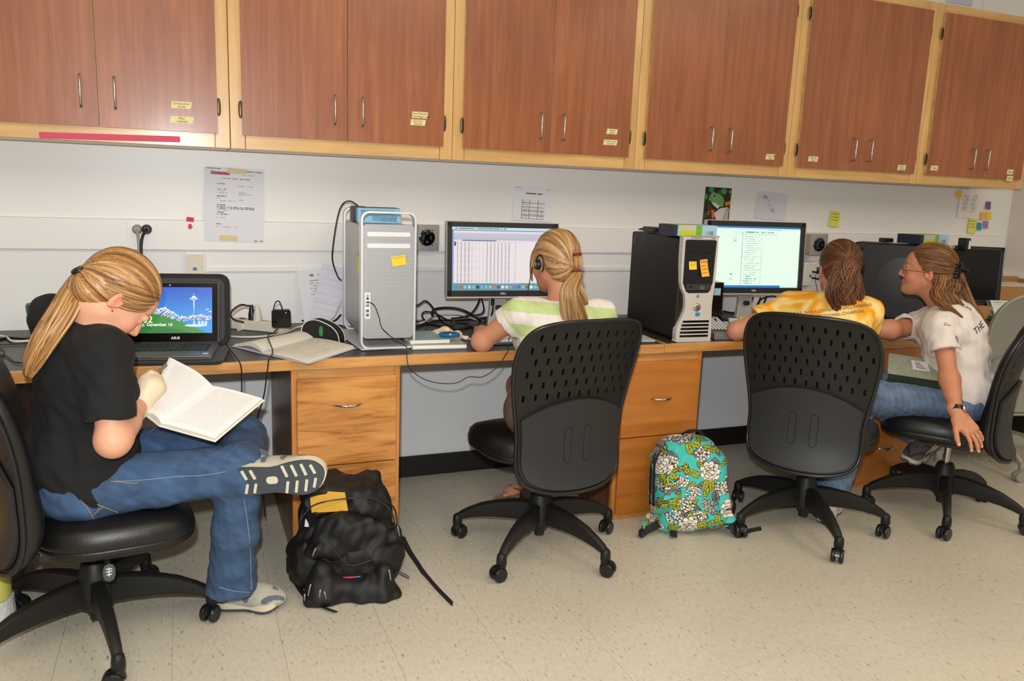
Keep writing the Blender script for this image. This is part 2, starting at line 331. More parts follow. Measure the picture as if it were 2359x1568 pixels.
# tape labels: (cabinet, door, pixel centre, width px, height px, angle, lines)
TAPES = [(0,1,418,242,38,13,-3,('Dissection','tools')),(0,1,419,276,44,13,-3,('Misc.','related')),(1,1,967,265,36,13,-3,('Stir/Heater','Centrifuge tool')),(1,1,963,282,34,12,-3,('Gel kits/','Sample')),
 (2,1,1410,303,27,11,-4,('Tissue','Spray')),(2,1,1406,328,34,11,-3,('Cold room','test kits')),(3,1,1774,361,23,11,-3,('PCR reg','Tips')),(4,0,1873,366,26,10,-3,('Gel reg','Tips')),(4,1,2077,386,22,10,-3,('Stock','Dyes')),(5,0,2152,387,20,9,-3,('Tubes',)),(5,1,2327,396,17,9,-3,('Plates',)),(5,1,2326,411,17,9,-3,('Racks',))]
for i in range(6):
    xl = CX0+CW*(i-1); xr = xl+CW if i < 5 else 4.425; cxm = (xl+xr)/2
    cab = empty('wall_cabinet', (cxm, 0, ZC), 0, CABL[i], 'cabinet', 'wall cabinets above the desks')
    b = MB(); b.box((cxm, -.155, (ZC+ZT)/2), (xr-xl-.004, .31, ZT-ZC)); b.build('carcass', M_PINE, cab, world=True)
    for sx in (xl+.0265, xr-.0265):
        b = MB().box((sx, -.32, (ZC+ZT)/2), (.051, .02, ZT-ZC)); b.build('stile', M_PINE, cab, world=True, bevel=.0015)
    b = MB().box((cxm, -.32, ZC+.028), (xr-xl-.108, .02, .056)); b.build('rail', M_PINEH, cab, world=True, bevel=.0015)
    b = MB().box((cxm, -.32, ZT-.03), (xr-xl-.108, .02, .06)); b.build('rail', M_PINEH, cab, world=True, bevel=.0015)
    z0, z1 = ZC+.05, ZT-.045; gap = .0012 if i == 4 else .003
    for d in (0, 1):
        x0 = xl+.043 if d == 0 else cxm+gap/2; x1 = cxm-gap/2 if d == 0 else xr-.043
        b = MB(); b.box(((x0+x1)/2, -.339, (z0+z1)/2), (x1-x0, .016, z1-z0)); 
        door = MB(); door.mi = 0; door.box(((x0+x1)/2-0, -.3475, (z0+z1)/2), (x1-x0-.001, .001, z1-z0-.001)); door.mi = 1; door.box(((x0+x1)/2, -.339, (z0+z1)/2), (x1-x0, .016, z1-z0))
        dr = door.build('door', [M_DOOR, M_PLY], cab, world=True)
        h = put('handle', pmesh, dr, True); h.location = (cxm+(-.052 if d == 0 else .054), -.348, 1.643-.004*i)
        for hz in (1.622, 2.252):
            g = put('hinge', hmesh, dr, True); g.location = (x0-.005 if d == 0 else x1+.005, -.338, hz-.003*i); g.scale.x = 1 if d == 0 else -1
            g.location.y = -.3385
        for (ci, cd, pu, pv, pw, ph, an, ln) in TAPES:
            if ci == i and cd == d:
                c = at(pu, pv, y=-.3482); s = (c-CAMP).length/CAMF
                tb, M = tape_mb(c, pw*s*1.05, ph*s*1.05, R(an)+.06)
                tp = tb.build('tape_label', M_TAPE, dr, world=True); tp['label'] = 'pale yellow masking tape label'
                b = MB(); hh = ph*s
                for k, wd in enumerate(ln):
                    tm_ = text_mb(wd, hh*.55, M @ Matrix.Translation((0, hh*(.22-.46*k) if len(ln) > 1 else 0, .0009)), shear=.2); b.add(tm_.v, tm_.f)
                b2 = MB(); b2.v = b.v; b2.f = b.f; b2.m = b.m
                # lettering belongs to the tape; joined into the tape mesh as a second material
                me = tp.data; vs = [v.co.copy() for v in me.vertices]; fs = [list(p.vertices) for p in me.polygons]; n0 = len(vs)
                nm = bpy.data.meshes.new('tape_label'); nm.from_pydata([tuple(v) for v in vs]+[tuple(v) for v in b.v], [], fs+[[n0+q for q in f] for f in b.f])
                nm.materials.append(M_TAPE); nm.materials.append(M_INK); nm.polygons.foreach_set('material_index', [0]*len(fs)+[1]*len(b.f)); nm.update(); tp.data = nm
    if i == 0:
        a = at(90, 311, y=-.3305); c = at(415, 321, y=-.3305)
        b = MB(); b.bar(a, c, .0012, .0215); p = b.build('pink_tape', mat('pink_tape', rgb(208,70,98), .6), cab, world=True); p['label'] = 'strip of bright pink tape'
# the wall above the cabinets carries papers pinned near the right end
for (pu, pv, w_, h_, lab) in ((2215, -8, .20, .12, 'pale blue sheet pinned above the cabinets, left one'), (2300, 8, .22, .16, 'white sheet pinned above the cabinets, right one')):
    c = at(pu, pv, y=-.012); o = MB().box((c.x, -.004, c.z+.02), (w_, .003, h_)).build('paper_sheet', mat('pale_blue_paper', rgb(196,202,222), .8) if 'blue' in lab else M_WHITE); tag(o, lab, 'paper', 'sheets above the cabinets')
# ---------------------------------------------------------------- worktops and pedestals
ZD = .76; YD = -.778
def worktop(x0, x1, lab, endstrip):
    t = empty('worktop', ((x0+x1)/2, -.39, ZD-.037), 0, lab, 'worktop', 'black worktops along the wall')
    MB().box(((x0+x1)/2, (YD+.018-.014)/2, ZD-.018), (x1-x0, -YD-.018-.014, .036)).build('top', M_LAM, t, world=True, bevel=.001)
    MB().box(((x0+x1)/2, YD+.009, ZD-.0182), (x1-x0, .018, .0372)).build('front_edge', M_OAK, t, world=True, bevel=.0015)
    MB().box(((x0+x1)/2, -.02, ZD-.05), (x1-x0, .012, .026)).build('rear_cleat', M_OAK, t, world=True)
    if endstrip: MB().box((x0+.009, (YD+.018-.014)/2, ZD-.0175), (.0185, -YD-.033, .037)).build('end_edge', M_OAK, t, world=True)
worktop(-1.45, 1.8275, 'long black worktop with oak edge, carrying the laptop and the silver tower', False)
worktop(1.829, 4.775, 'black worktop with oak edge, right-hand one carrying the black towers', True)
def pedestal(x0, x1, lab, face):
    t = empty('drawer_pedestal', ((x0+x1)/2, -.4, 0), 0, lab, 'drawer cabinet', 'wooden drawer pedestals under the worktops')
    yf = -.756; zt = .722
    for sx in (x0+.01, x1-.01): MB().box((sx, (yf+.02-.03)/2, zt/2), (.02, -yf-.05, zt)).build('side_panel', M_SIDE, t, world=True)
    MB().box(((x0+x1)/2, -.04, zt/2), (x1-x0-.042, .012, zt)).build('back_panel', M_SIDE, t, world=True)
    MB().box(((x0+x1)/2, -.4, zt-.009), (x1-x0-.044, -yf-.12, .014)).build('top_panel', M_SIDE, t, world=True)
    for sx in (x0+.011, x1-.011): MB().box((sx, yf+.01, zt/2), (.0215, .02, zt)).build('stile', M_OAKS, t, world=True, bevel=.001)
    for (za, zb) in ((.68,.722), (.357,.372), (0,.028)): MB().box(((x0+x1)/2, yf+.0105, (za+zb)/2), (x1-x0-.044, .019, zb-za)).build('rail', M_OAKS if za < .6 else M_OAK, t, world=True, bevel=.001)
    for (za, zb, zh) in ((.3665,.688,.59 if x0 < 1 else .53), (.03,.3625,.2)):
        dr = MB().box(((x0+x1)/2, yf-.008, (za+zb)/2), (x1-x0-.034, .0155, zb-za)).build('drawer', face, t, world=True, bevel=.0025)
        b = MB(); c = (x0+x1)/2; y = yf-.016
        b.tube([(c-.049,y,zh),(c-.044,y-.008,zh),(c-.025,y-.022,zh),(c,y-.027,zh),(c+.025,y-.022,zh),(c+.044,y-.008,zh),(c+.049,y,zh)], [.0035,.0045,.006,.0075,.006,.0045,.0035], 10, sm=3, flat=.8)
        b.build('handle', M_CHROME, dr, world=True, smooth=60)
pedestal(.326, .714, 'oak drawer pedestal behind the black backpack', M_OAKF)
pedestal(1.632, 2.032, 'orange-brown drawer pedestal behind the floral backpack', M_OAKO)
pedestal(2.948, 3.312, 'orange-brown drawer pedestal under the right end, beside the white-shirted person', M_OAKO)
pedestal(-.955, -.556, 'drawer pedestal at the left edge, mostly hidden by the chair', M_OAKO)
# ---------------------------------------------------------------- task chairs
def flat_holes(splines, step=.02, res=None):
    """2D outline with holes -> triangulated flat bmesh (x, z) cut finely so it can be bent"""
    cu = bpy.data.curves.new('t', 'CURVE'); cu.dimensions = '2D'; cu.fill_mode = 'FRONT'
    for pts in splines:
        sp = cu.splines.new('POLY'); sp.points.add(len(pts)-1); sp.use_cyclic_u = True
        for p, q in zip(sp.points, pts): p.co = (q[0], q[1], 0, 1)
    o = bpy.data.objects.new('t', cu); COL.objects.link(o)
    me = bpy.data.meshes.new_from_object(o.evaluated_get(bpy.context.evaluated_depsgraph_get()))
    bpy.data.objects.remove(o); bpy.data.curves.remove(cu)
    bm = bmesh.new(); bm.from_mesh(me); bpy.data.meshes.remove(me)
    xs = [v.co.x for v in bm.verts]; ys = [v.co.y for v in bm.verts]
    for ax, lo, hi in ((0, min(xs), max(xs)), (1, min(ys), max(ys))):
        n = int((hi-lo)/step)
        for k in range(1, n):
            c = lo+(hi-lo)*k/n; co = V(c,0,0) if ax == 0 else V(0,c,0); no = V(1,0,0) if ax == 0 else V(0,1,0)
            bmesh.ops.bisect_plane(bm, geom=bm.verts[:]+bm.edges[:]+bm.faces[:], plane_co=co, plane_no=no)
    vs = [v.co.copy() for v in bm.verts]; bm.verts.index_update(); fs = [[v.index for v in f.verts] for f in bm.faces]; bm.free()
    return vs, fs
def stadium(cx, cz, w, h, n=4):
    return [(cx+w/2*math.cos(R(a)), cz+(h/2-w/2)+w/2*math.sin(R(a))) for a in [180*k/n for k in range(n+1)]] + [(cx+w/2*math.cos(R(a)), cz-(h/2-w/2)+w/2*math.sin(R(a))) for a in [180+180*k/n for k in range(n+1)]]
_half = [(0,.310),(.09,.315),(.16,.332),(.194,.356),(.209,.395),(.210,.45),(.210,.51),(.218,.58),(.232,.66),(.243,.74),(.246,.80),(.240,.85),(.222,.893),(.188,.922),(.13,.937),(.06,.942)]
_half = [(x*1.035,z) for x,z in _half]
_out = _half + [(0,.942)] + [(-x,z) for x,z in _half[:0:-1]]
_p = smooth_path([V(x,z,0) for x,z in _out]+[V(_out[0][0],_out[0][1],0)], 3)[:-1]
OUTL = [(p.x, p.y) for p in _p]
def inset(out, d, c=(0,.62)): return [(x*(1-d/.235), c[1]+(z-c[1])*(1-d/.315)) for x,z in out]
def yb(x, z):
    dz = z-.47
    return -.205 - (1.6*dz*dz if dz < 0 else .48*dz*dz) + .75*x*x
def arch(x): return .652-1.5*x*x
def width_at(z):
    for (a, b) in zip(_half, _half[1:]+[(0,.942)]):
        if a[1] <= z <= b[1]: return a[0]+(b[0]-a[0])*(z-a[1])/(b[1]-a[1]+1e-9)
    return 0
slots = []
for k in range(6):
    z = .893-.0445*k
    for i in range(-6, 7):
        x = i*.0415 + (.0205 if k%2 == 0 else 0)
        zz = z-.25*x*x
        if abs(x) < width_at(zz)-.026 and zz > arch(x)+.018 and zz < .915: slots.append(stadium(x, zz, .009, .0255))
def bent(vs, off): return [(v[0], yb(v[0],v[1])+off, v[1]) for v in vs]
CH = {}
vs, fs = flat_holes([OUTL]+slots, .022); b = MB(); b.add(bent(vs,0), fs); CH['back_shell'] = b.build('back_shell', M_BLK, smooth=40, solid=.006)
vs, fs = flat_holes([OUTL], .022); b = MB(); b.add(bent(vs,0), fs); CH['plain_shell'] = b.build('back_shell', M_BLK, smooth=40, solid=.006)
lowp = [(x,z) for x,z in inset(OUTL,.014) if z < arch(x)+.0]; lowp.sort(key=lambda p: math.atan2(p[0], -(p[1]-.5)))
lowp = lowp + [(x, arch(x)-.001) for x in np.linspace(lowp[-1][0], lowp[0][0], 26)[1:-1]]
gr = [stadium(-.036,.485,.030,.135,6), stadium(.046,.485,.030,.135,6)]
vs, fs = flat_holes([lowp]+gr, .022); b = MB(); b.add(bent(vs,-.013), fs)
for g in gr:
    cx_ = sum(p[0] for p in g)/len(g); v2, f2 = flat_holes([[(cx_+(x-cx_)*.9, .485+(z-.485)*.978) for x,z in g]], .03); b.add(bent(v2,-.0135), f2)
CH['lumbar_panel'] = b.build('lumbar_panel', mat('black_panel', rgb(40,40,41), .5, spec=.4, bump=.05, bscale=400), smooth=40, solid=.012)
b = MB(); b.tube([(x, yb(x,z)-.001, z) for x,z in OUTL], .0075, 8, closed=True); CH['back_rim'] = b.build('back_rim', M_BLK2, smooth=60)
n = len(OUTL); vs = []; fs = []; rings = [(.02,.062),(.3,.061),(.6,.058),(.8,.052),(.92,.042),(.98,.028),(1.0,.012),(.985,.003)]
for (sc, th) in rings:
    for (x,z) in OUTL:
        X = x*sc*.985; Z = .62+(z-.62)*sc*.99; vs.append((X, yb(X,Z)+th+(.012*math.exp(-((Z-.47)/.09)**2) if sc < .95 else 0), Z))
for i in range(len(rings)-1):
    for k in range(n): fs.append((i*n+k, i*n+(k+1)%n, (i+1)*n+(k+1)%n, (i+1)*n+k))
fs.append(tuple(range(n)))
b = MB(); b.add(vs, fs); CH['back_cushion'] = b.build('back_cushion', M_VINYL, smooth=70)
def seat_out(t):
    a = 2*math.pi*t; c, s_ = math.cos(a), math.sin(a); e = .62
    x = .245*math.copysign(abs(c)**e, c); y = .215*math.copysign(abs(s_)**e, s_)
    if y < 0: x *= 1-.10*(-y/.215)**2
    return x, y+.06
vs = []; fs = []; n = 48; rings = [(.03,.482),(.45,.481),(.75,.477),(.9,.468),(.97,.452),(1.0,.430),(.995,.419),(.985,.4165),(.995,.414),(.985,.398),(.93,.386),(.6,.380),(.03,.380)]
for (sc, z) in rings:
    for k in range(n):
        x, y = seat_out(k/n); X, Y = x*sc, .06+(y-.06)*sc; drop = -.018*max(0,Y/.25)**3 if z > .40 else -.012*max(0,Y/.25)**3; vs.append((X, Y, z+drop+.010*(X/.245)**2*(1 if z > .44 else 0)))
for i in range(len(rings)-1):
    for k in range(n): fs.append((i*n+k, i*n+(k+1)%n, (i+1)*n+(k+1)%n, (i+1)*n+k))
fs += [tuple(range(n)), tuple((len(rings)-1)*n+k for k in range(n))]
b = MB(); b.add(vs, fs); CH['seat'] = b.build('seat', M_VINYL, smooth=70)
b = MB(); b.box((0,-.02,.366), (.19,.24,.028)); b.box((0,-.02,.340), (.09,.12,.03)); b.bar((0,-.10,.36),(0,-.185,.365),.07,.018);
CH['seat_mechanism'] = b.build('seat_mechanism', M_BLK2, bevel=.004)
b = MB(); b.cyl((0,0,.20),(0,0,.345),.0135,16); CH['gas_cylinder'] = b.build('gas_cylinder', M_STEEL, smooth=40)
b = MB(); b.lathe([(.02,.072),(.026,.075),(.036,.095),(.05,.10),(.052,.17),(.046,.19),(.036,.228),(.030,.236),(.016,.237)], 24); b.lathe([(.0,.052),(.019,.052),(.020,.08)],16); CH['hub'] = b.build('hub', M_BLK, smooth=40)
def leg_mesh():
    b = MB(); prof = [(.035,.105,.188,.042),(.10,.110,.186,.040),(.165,.110,.176,.037),(.23,.104,.158,.034),(.28,.094,.135,.031),(.312,.084,.116,.029),(.327,.080,.102,.027)]
    vs = []; fs = []
    for (r_, z0, z1, w_) in prof:
        h_ = w_/2; vs += [(-h_*.8,r_,z0),(h_*.8,r_,z0),(h_,r_,z0+.25*(z1-z0)),(h_*.92,r_,z1-.006),(h_*.5,r_,z1),(-h_*.5,r_,z1),(-h_*.92,r_,z1-.006),(-h_,r_,z0+.25*(z1-z0))]
    for i in range(len(prof)-1):
        for k in range(8): fs.append((i*8+k, i*8+(k+1)%8, (i+1)*8+(k+1)%8, (i+1)*8+k))
    fs += [tuple(range(8)), tuple((len(prof)-1)*8+k for k in range(8))]
    b.add(vs, fs); b.lathe([(.017,.058),(.0185,.06),(.0185,.078),(.0165,.095),(.008,.103),(.001,.104)], 14, Matrix.Translation((0,.325,0)))
    return b
CH['leg'] = leg_mesh().build('leg', M_BLK, smooth=45)
def caster_mesh():
    b = MB()
    for sx in (-1, 1): b.lathe([(.001,0),(.020,0),(.0235,.002),(.0265,.005),(.0265,.015),(.0235,.018),(.001,.018)], 20, Matrix.Translation((sx*.0055, -.012, .0268)) @ Matrix.Rotation(R(90)*sx, 4, 'Y'))
    # hood over the wheels
    pts = [(-.012+.0305*math.cos(R(a)), .0268+.0305*math.sin(R(a))) for a in range(5, 176, 15)]; inn = [(-.012+.026*math.cos(R(a)), .0268+.026*math.sin(R(a))) for a in range(175, 4, -15)]
    b.prism(pts+inn, .017, Matrix(((0,0,1,-.0085),(1,0,0,0),(0,1,0,0),(0,0,0,1))))
    b.cyl((0,0,.03),(0,0,.060),.0165,14)
    return b
CH['caster'] = caster_mesh().build('caster', M_BLK2, smooth=45)
def chair(loc, face, base, dzs, dzb, label, casters, mats=None, name='task_chair'):
    """face: heading of the sitter (deg from +X); base: heading of the first leg"""
    t = empty(name, (loc[0], loc[1], 0), 0, label, 'chair', 'black task chairs' if not mats else None)
    rz = R(face-90)
    def cp(key, z=0, rot=rz, par=t):
        o = CH[key].copy(); COL.objects.link(o); o.parent = par; o.rotation_euler = (0,0,rot); o.location = (0,0,z)
        if mats:
            o.data = o.data.copy(); o.data.materials.clear(); o.data.materials.append(mats[0] if key in mats[1] else mats[2])
        return o
    cp('seat', dzs); cp('seat_mechanism', dzs); bs = cp('plain_shell' if mats else 'back_shell', dzb); bs.name = 'back_shell'; cp('lumbar_panel', dzb); cp('back_rim', dzb); cp('back_cushion', dzb)
    g = cp('gas_cylinder'); g.scale.z = (.345+dzs-.19)/(.345-.19); g.location.z = .20-.20*g.scale.z
    cp('hub')
    for k in range(5):
        a = R(base+72*k-90); lg = cp('leg', 0, a)
        c = CH['caster'].copy(); COL.objects.link(c); c.parent = lg; c.location = (0,.325,0); c.rotation_euler = (0,0,R(casters[k]))
        if mats: c.data = c.data.copy(); c.data.materials.clear(); c.data.materials.append(mats[2])
    return t
C1 = chair((-.285,-1.045), 10, -4, -.055, -.02, 'black task chair at the left edge, under the person in the black shirt', (60,100,20,140,70))
chair((1.242,-.888), 97, -66, .0, .0, 'black task chair with slotted back, under the person in striped green and white', (200,30,100,60,150))
chair((2.40,-1.05), 36, -36, .0, .0, 'black task chair with slotted back, under the person in the yellow shirt', (60,20,110,250,150))
chair((3.135,-1.11), 122, -64, -.01, .0, 'black task chair at the right, under the person in the white shirt', (200,60,120,30,150))
b = MB(); a_ = at(243,1262,y=-1.20); b_ = at(252,1312,y=-1.235); b.tube([at(240,1250,y=-1.16), a_, b_], [.006,.006,.009], 8); M_ = frame(at(252,1318,y=-1.24), 0, R(70)); b.prism([(p[0],p[1]) for p in stadium(0,0,.034,.052)], .008, M_); lv = b.build('seat_lever', M_BLK2, C1, world=True, bevel=.002)
b = MB(M_ @ Matrix.Translation((0,0,.0085)))
for q in ((-.008,.010,.008,.010),(-.008,.002,.008,.004),(-.006,-.006,.007,-.004),(0,.014,0,-.010)): b.bar((q[0],q[1],0),(q[2],q[3],0),.0022,.0004)
b.build('lever_mark', mat('mark_white', rgb(220,220,216), .6), lv, world=True)
M_GREYP = mat('grey_chair_plastic', rgb(150,146,136), .5); M_GREYS = mat('grey_chair_shell', rgb(138,136,128), .35)
chair((3.956,-.612), 90, 190, .03, .02, 'grey task chair at the right edge, behind the white-shirted person', (20,80,130,60,150), (M_GREYS, ('plain_shell','lumbar_panel'), M_GREYP))
for o in CH.values(): bpy.data.objects.remove(o)
# ---------------------------------------------------------------- organic shapes from blended solids
A_ = lambda *p: np.array(p, np.float32)
def va(v): return np.array(v, np.float32)
def rc(a, b, ra, rb, k=.015):
    a = va(a); b = va(b); m = max(ra, rb)
    def f(P):
        ab = b-a; L = float(ab@ab)+1e-12; t = np.clip(((P-a)@ab)/L, 0, 1)
        return np.linalg.norm(P-(a+t[..., None]*ab), axis=-1)-(ra+(rb-ra)*t)
    return ('add', f, np.minimum(a,b)-m, np.maximum(a,b)+m, k)
def el(c, r, Rm=None, k=.02):
    c = va(c); r = va(r); Rm = np.eye(3, dtype=np.float32) if Rm is None else np.array(Rm, np.float32); m = float(r.max())
    def f(P):
        q = (P-c)@Rm; k0 = np.linalg.norm(q/r, axis=-1); k1 = np.linalg.norm(q/(r*r), axis=-1)+1e-9
        return k0*(k0-1)/k1
    return ('add', f, c-m, c+m, k)
def bx3(c, r, Rm=None, rd=.01, k=.02):
    c = va(c); r = va(r)-rd; Rm = np.eye(3, dtype=np.float32) if Rm is None else np.array(Rm, np.float32); m = float(np.linalg.norm(r))+rd
    def f(P):
        q = np.abs((P-c)@Rm)-r
        return np.linalg.norm(np.maximum(q,0), axis=-1)+np.minimum(q.max(-1),0)-rd
    return ('add', f, c-m, c+m, k)
def chain(pts, rs, k=.015): return [rc(pts[i], pts[i+1], rs[i], rs[i+1], k) for i in range(len(pts)-1)]
def sub(op, k=None): return ('sub',)+op[1:4]+((op[4] if k is None else k),)
def unit(v): v = va(v); return v/np.linalg.norm(v)
def cut(p, n, k=.004, lo=None, hi=None):
    """keep the side the normal points away from"""
    p = va(p); n = va(n); n = n/np.linalg.norm(n)
    return ('int', lambda P: (P-p)@n, None if lo is None else va(lo), None if hi is None else va(hi), k)
def inflate(ops, d): return [(o[0], (lambda P, f=o[1]: f(P)-d), o[2]-d, o[3]+d, o[4]) if o[0] == 'add' else o for o in ops]
def disp(fn): return ('disp', fn, None, None, 0)
def waves(seed, freq, amp, n=7, dirs=None, warp=0):
    rs = np.random.RandomState(seed); K = rs.randn(n,3); K /= np.linalg.norm(K, axis=1)[:,None]
    if dirs is not None: K = K*np.array(dirs)
    K = K*freq*(0.6+.8*rs.rand(n,1)); ph = rs.rand(n)*6.28
    def f(P):
        o = 0
        for i in range(n): o = o+np.sin(P@K[i].astype(np.float32)+ph[i])
        return (o*amp/n**.5).astype(np.float32)
    return f
def ev(ops, P):
    D = np.full(P.shape[:-1], .5, np.float32)
    for (kind, f, a, b, k) in ops:
        v = f(P).astype(np.float32); k = max(k, 1e-5)
        if kind == 'add': hh = np.clip(.5+.5*(D-v)/k, 0, 1); D = D*(1-hh)+v*hh-k*hh*(1-hh)
        elif kind == 'disp': D = D+v
        else:
            if kind == 'sub': v = -v
            hh = np.clip(.5-.5*(D-v)/k, 0, 1); D = D*(1-hh)+v*hh+k*hh*(1-hh)
    return D
def grp(ops, k=.03):
    """shapes with their own cuts, blended into the rest as one"""
    ad = [o for o in ops if o[0] == 'add']
    return ('add', lambda P: ev(ops, P), np.min([o[2] for o in ad], 0), np.max([o[3] for o in ad], 0), k)
def tubecloth(pts, rs, end, ax, inner, k=.03, kk=.03):
    """sleeve or trouser leg along pts, cut clean at end (normal ax), hollow inside the opening"""
    end = va(end); ax = unit(ax); o = chain(pts, rs, kk)+[cut(end, ax, .003), sub(rc(end-ax*.05, end+ax*.08, inner*.93, inner*1.05), .004)]
    return grp(o, k)
def sdf_grid(ops, h):
    lo = np.min([o[2] for o in ops if o[0] == 'add'], 0)-3*h-.008; hi = np.max([o[3] for o in ops if o[0] == 'add'], 0)+3*h+.008
    n = np.ceil((hi-lo)/h).astype(int)+1
    D = np.full(n, .5, np.float32); ax = [lo[i]+h*np.arange(n[i], dtype=np.float32) for i in range(3)]
    for (kind, f, a, b, k) in ops:
        if a is None: i0 = np.zeros(3, int); i1 = n.copy()
        else:
            mg = k+2*h; i0 = np.clip(np.floor((a-mg-lo)/h).astype(int), 0, n-1); i1 = np.clip(np.ceil((b+mg-lo)/h).astype(int)+1, 1, n)
        if np.any(i1 <= i0): continue
        sl = tuple(slice(i0[i], i1[i]) for i in range(3)); W = D[sl]
        if kind in ('disp', 'int'):
            m = np.abs(W) < .06 if kind == 'disp' else W < .1
            if not m.any(): continue
            idx = np.nonzero(m); P = np.stack([ax[i][sl[i]][idx[i]] for i in range(3)], -1); v = f(P).astype(np.float32); w = W[idx]
            if kind == 'disp': W[idx] = w+v
            else:
                hh = np.clip(.5-.5*(w-v)/max(k,1e-5), 0, 1); W[idx] = w*(1-hh)+v*hh+max(k,1e-5)*hh*(1-hh)
            continue
        P = np.stack(np.meshgrid(*[ax[i][sl[i]] for i in range(3)], indexing='ij'), -1); v = f(P).astype(np.float32)
        if kind == 'add':
            hh = np.clip(.5+.5*(W-v)/max(k,1e-5), 0, 1); D[sl] = W*(1-hh)+v*hh-max(k,1e-5)*hh*(1-hh)
        else:
            v = -v; hh = np.clip(.5-.5*(W-v)/max(k,1e-5), 0, 1); D[sl] = W*(1-hh)+v*hh+max(k,1e-5)*hh*(1-hh)
    return D, lo, h
def nets(D, lo, h, smooth=2):
    ins = D < 0; nx, ny, nz = D.shape
    c = np.zeros((nx-1,ny-1,nz-1), np.int8)
    for i in (0,1):
        for j in (0,1):
            for k in (0,1): c += ins[i:nx-1+i, j:ny-1+j, k:nz-1+k]
    cell = np.argwhere((c > 0) & (c < 8)); vid = np.full(c.shape, -1, np.int32); vid[tuple(cell.T)] = np.arange(len(cell))
    acc = np.zeros((len(cell),3), np.float32); cnt = np.zeros(len(cell), np.float32)
    cor = [(i,j,k) for i in (0,1) for j in (0,1) for k in (0,1)]
    val = {q: D[cell[:,0]+q[0], cell[:,1]+q[1], cell[:,2]+q[2]] for q in cor}
    for a in cor:
        for ax in range(3):
            if a[ax] == 0:
                b = list(a); b[ax] = 1; b = tuple(b); va_, vb = val[a], val[b]; m = (va_ < 0) != (vb < 0); t = np.where(m, va_/np.where(m, va_-vb, 1), 0)
                p = np.tile(np.array(a, np.float32), (len(cell),1)); p[:,ax] += t; acc += p*m[:,None]; cnt += m
    V_ = lo+h*(cell+acc/np.maximum(cnt,1)[:,None]); F = []
    for ax in range(3):
        s0 = [slice(None)]*3; s1 = [slice(None)]*3; s0[ax] = slice(0,-1); s1[ax] = slice(1,None)
        A, B = ins[tuple(s0)], ins[tuple(s1)]; e = np.argwhere(A != B); u, w_ = (ax+1)%3, (ax+2)%3
        e = e[(e[:,u] > 0) & (e[:,w_] > 0) & (e[:,u] < D.shape[u]-1) & (e[:,w_] < D.shape[w_]-1)]
        q = []
        for du, dw in ((-1,-1),(0,-1),(0,0),(-1,0)):
            x = e.copy(); x[:,u] += du; x[:,w_] += dw; q.append(vid[x[:,0], x[:,1], x[:,2]])
        q = np.stack(q, 1); fl = A[tuple(e.T)]; q[~fl] = q[~fl][:, ::-1]; F.append(q)
    F = np.concatenate(F); F = F[(F >= 0).all(1)]
    for _ in range(smooth):
        s_ = np.zeros_like(V_); n_ = np.zeros(len(V_), np.float32)
        for a, b in ((0,1),(1,2),(2,3),(3,0)):
            np.add.at(s_, F[:,a], V_[F[:,b]]); np.add.at(n_, F[:,a], 1); np.add.at(s_, F[:,b], V_[F[:,a]]); np.add.at(n_, F[:,b], 1)
        V_ = V_*.45+.55*s_/np.maximum(n_,1)[:,None]
    return V_, F
def np_obj(name, V_, F, mat_, parent=None, col=None, world=True, smooth=True):
    me = bpy.data.meshes.new(name); me.vertices.add(len(V_)); me.vertices.foreach_set('co', np.ascontiguousarray(V_, np.float32).ravel())
    k = F.shape[1]; me.loops.add(F.size); me.loops.foreach_set('vertex_index', F.astype(np.int32).ravel()); me.polygons.add(len(F))
    me.polygons.foreach_set('loop_start', np.arange(len(F), dtype=np.int32)*k)
    me.update(calc_edges=True); me.validate(); me.materials.append(mat_)
    if smooth: me.shade_smooth()
    if col is not None:
        a = me.color_attributes.new('Col', 'FLOAT_COLOR', 'POINT'); c = np.where(col <= .04045, col/12.92, ((np.maximum(col,0)+.055)/1.055)**2.4)
        a.data.foreach_set('color', np.concatenate([c, np.ones((len(c),1))], 1).astype(np.float32).ravel())
    return put(name, me, parent, world)
def blob(name, ops, h, mat_, parent=None, colfn=None, smooth=2):
    D, lo, h = sdf_grid(ops, h); V_, F = nets(D, lo, h, smooth)
    return np_obj(name, V_, F, mat_, parent, colfn(V_) if colfn else None)
# ---------------------------------------------------------------- people
def skin_mat(name):
    m, t, b = nt(name); a = N(t, 'ShaderNodeVertexColor', layer_name='Col'); t.links.new(a.outputs[0], b.inputs['Base Color'])
    b.inputs['Roughness'].default_value = .55; b.inputs['Subsurface Weight'].default_value = .08; b.inputs['Subsurface Radius'].default_value = (.012,.005,.003); b.inputs['Subsurface Scale'].default_value = .6
    return m
M_SKIN = skin_mat('skin'); M_HAIR = colmat('hair', .42); M_HAIR.node_tree.nodes['Principled BSDF'].inputs['Anisotropic'].default_value = .5
M_CLOTH = colmat('dyed_cotton', .9, bump=.25, bscale=900); M_DENIM = colmat('denim', .9, bump=.35, bscale=1100)
def basis(f, u):
    f = unit(f); u = va(u); u = unit(u-f*(u@f)); r = np.cross(f, u); return np.stack([r, f, u], 1)
def heading(deg, pitch=0):
    return A_(math.cos(R(deg))*math.cos(R(pitch)), math.sin(R(deg))*math.cos(R(pitch)), math.sin(R(pitch)))
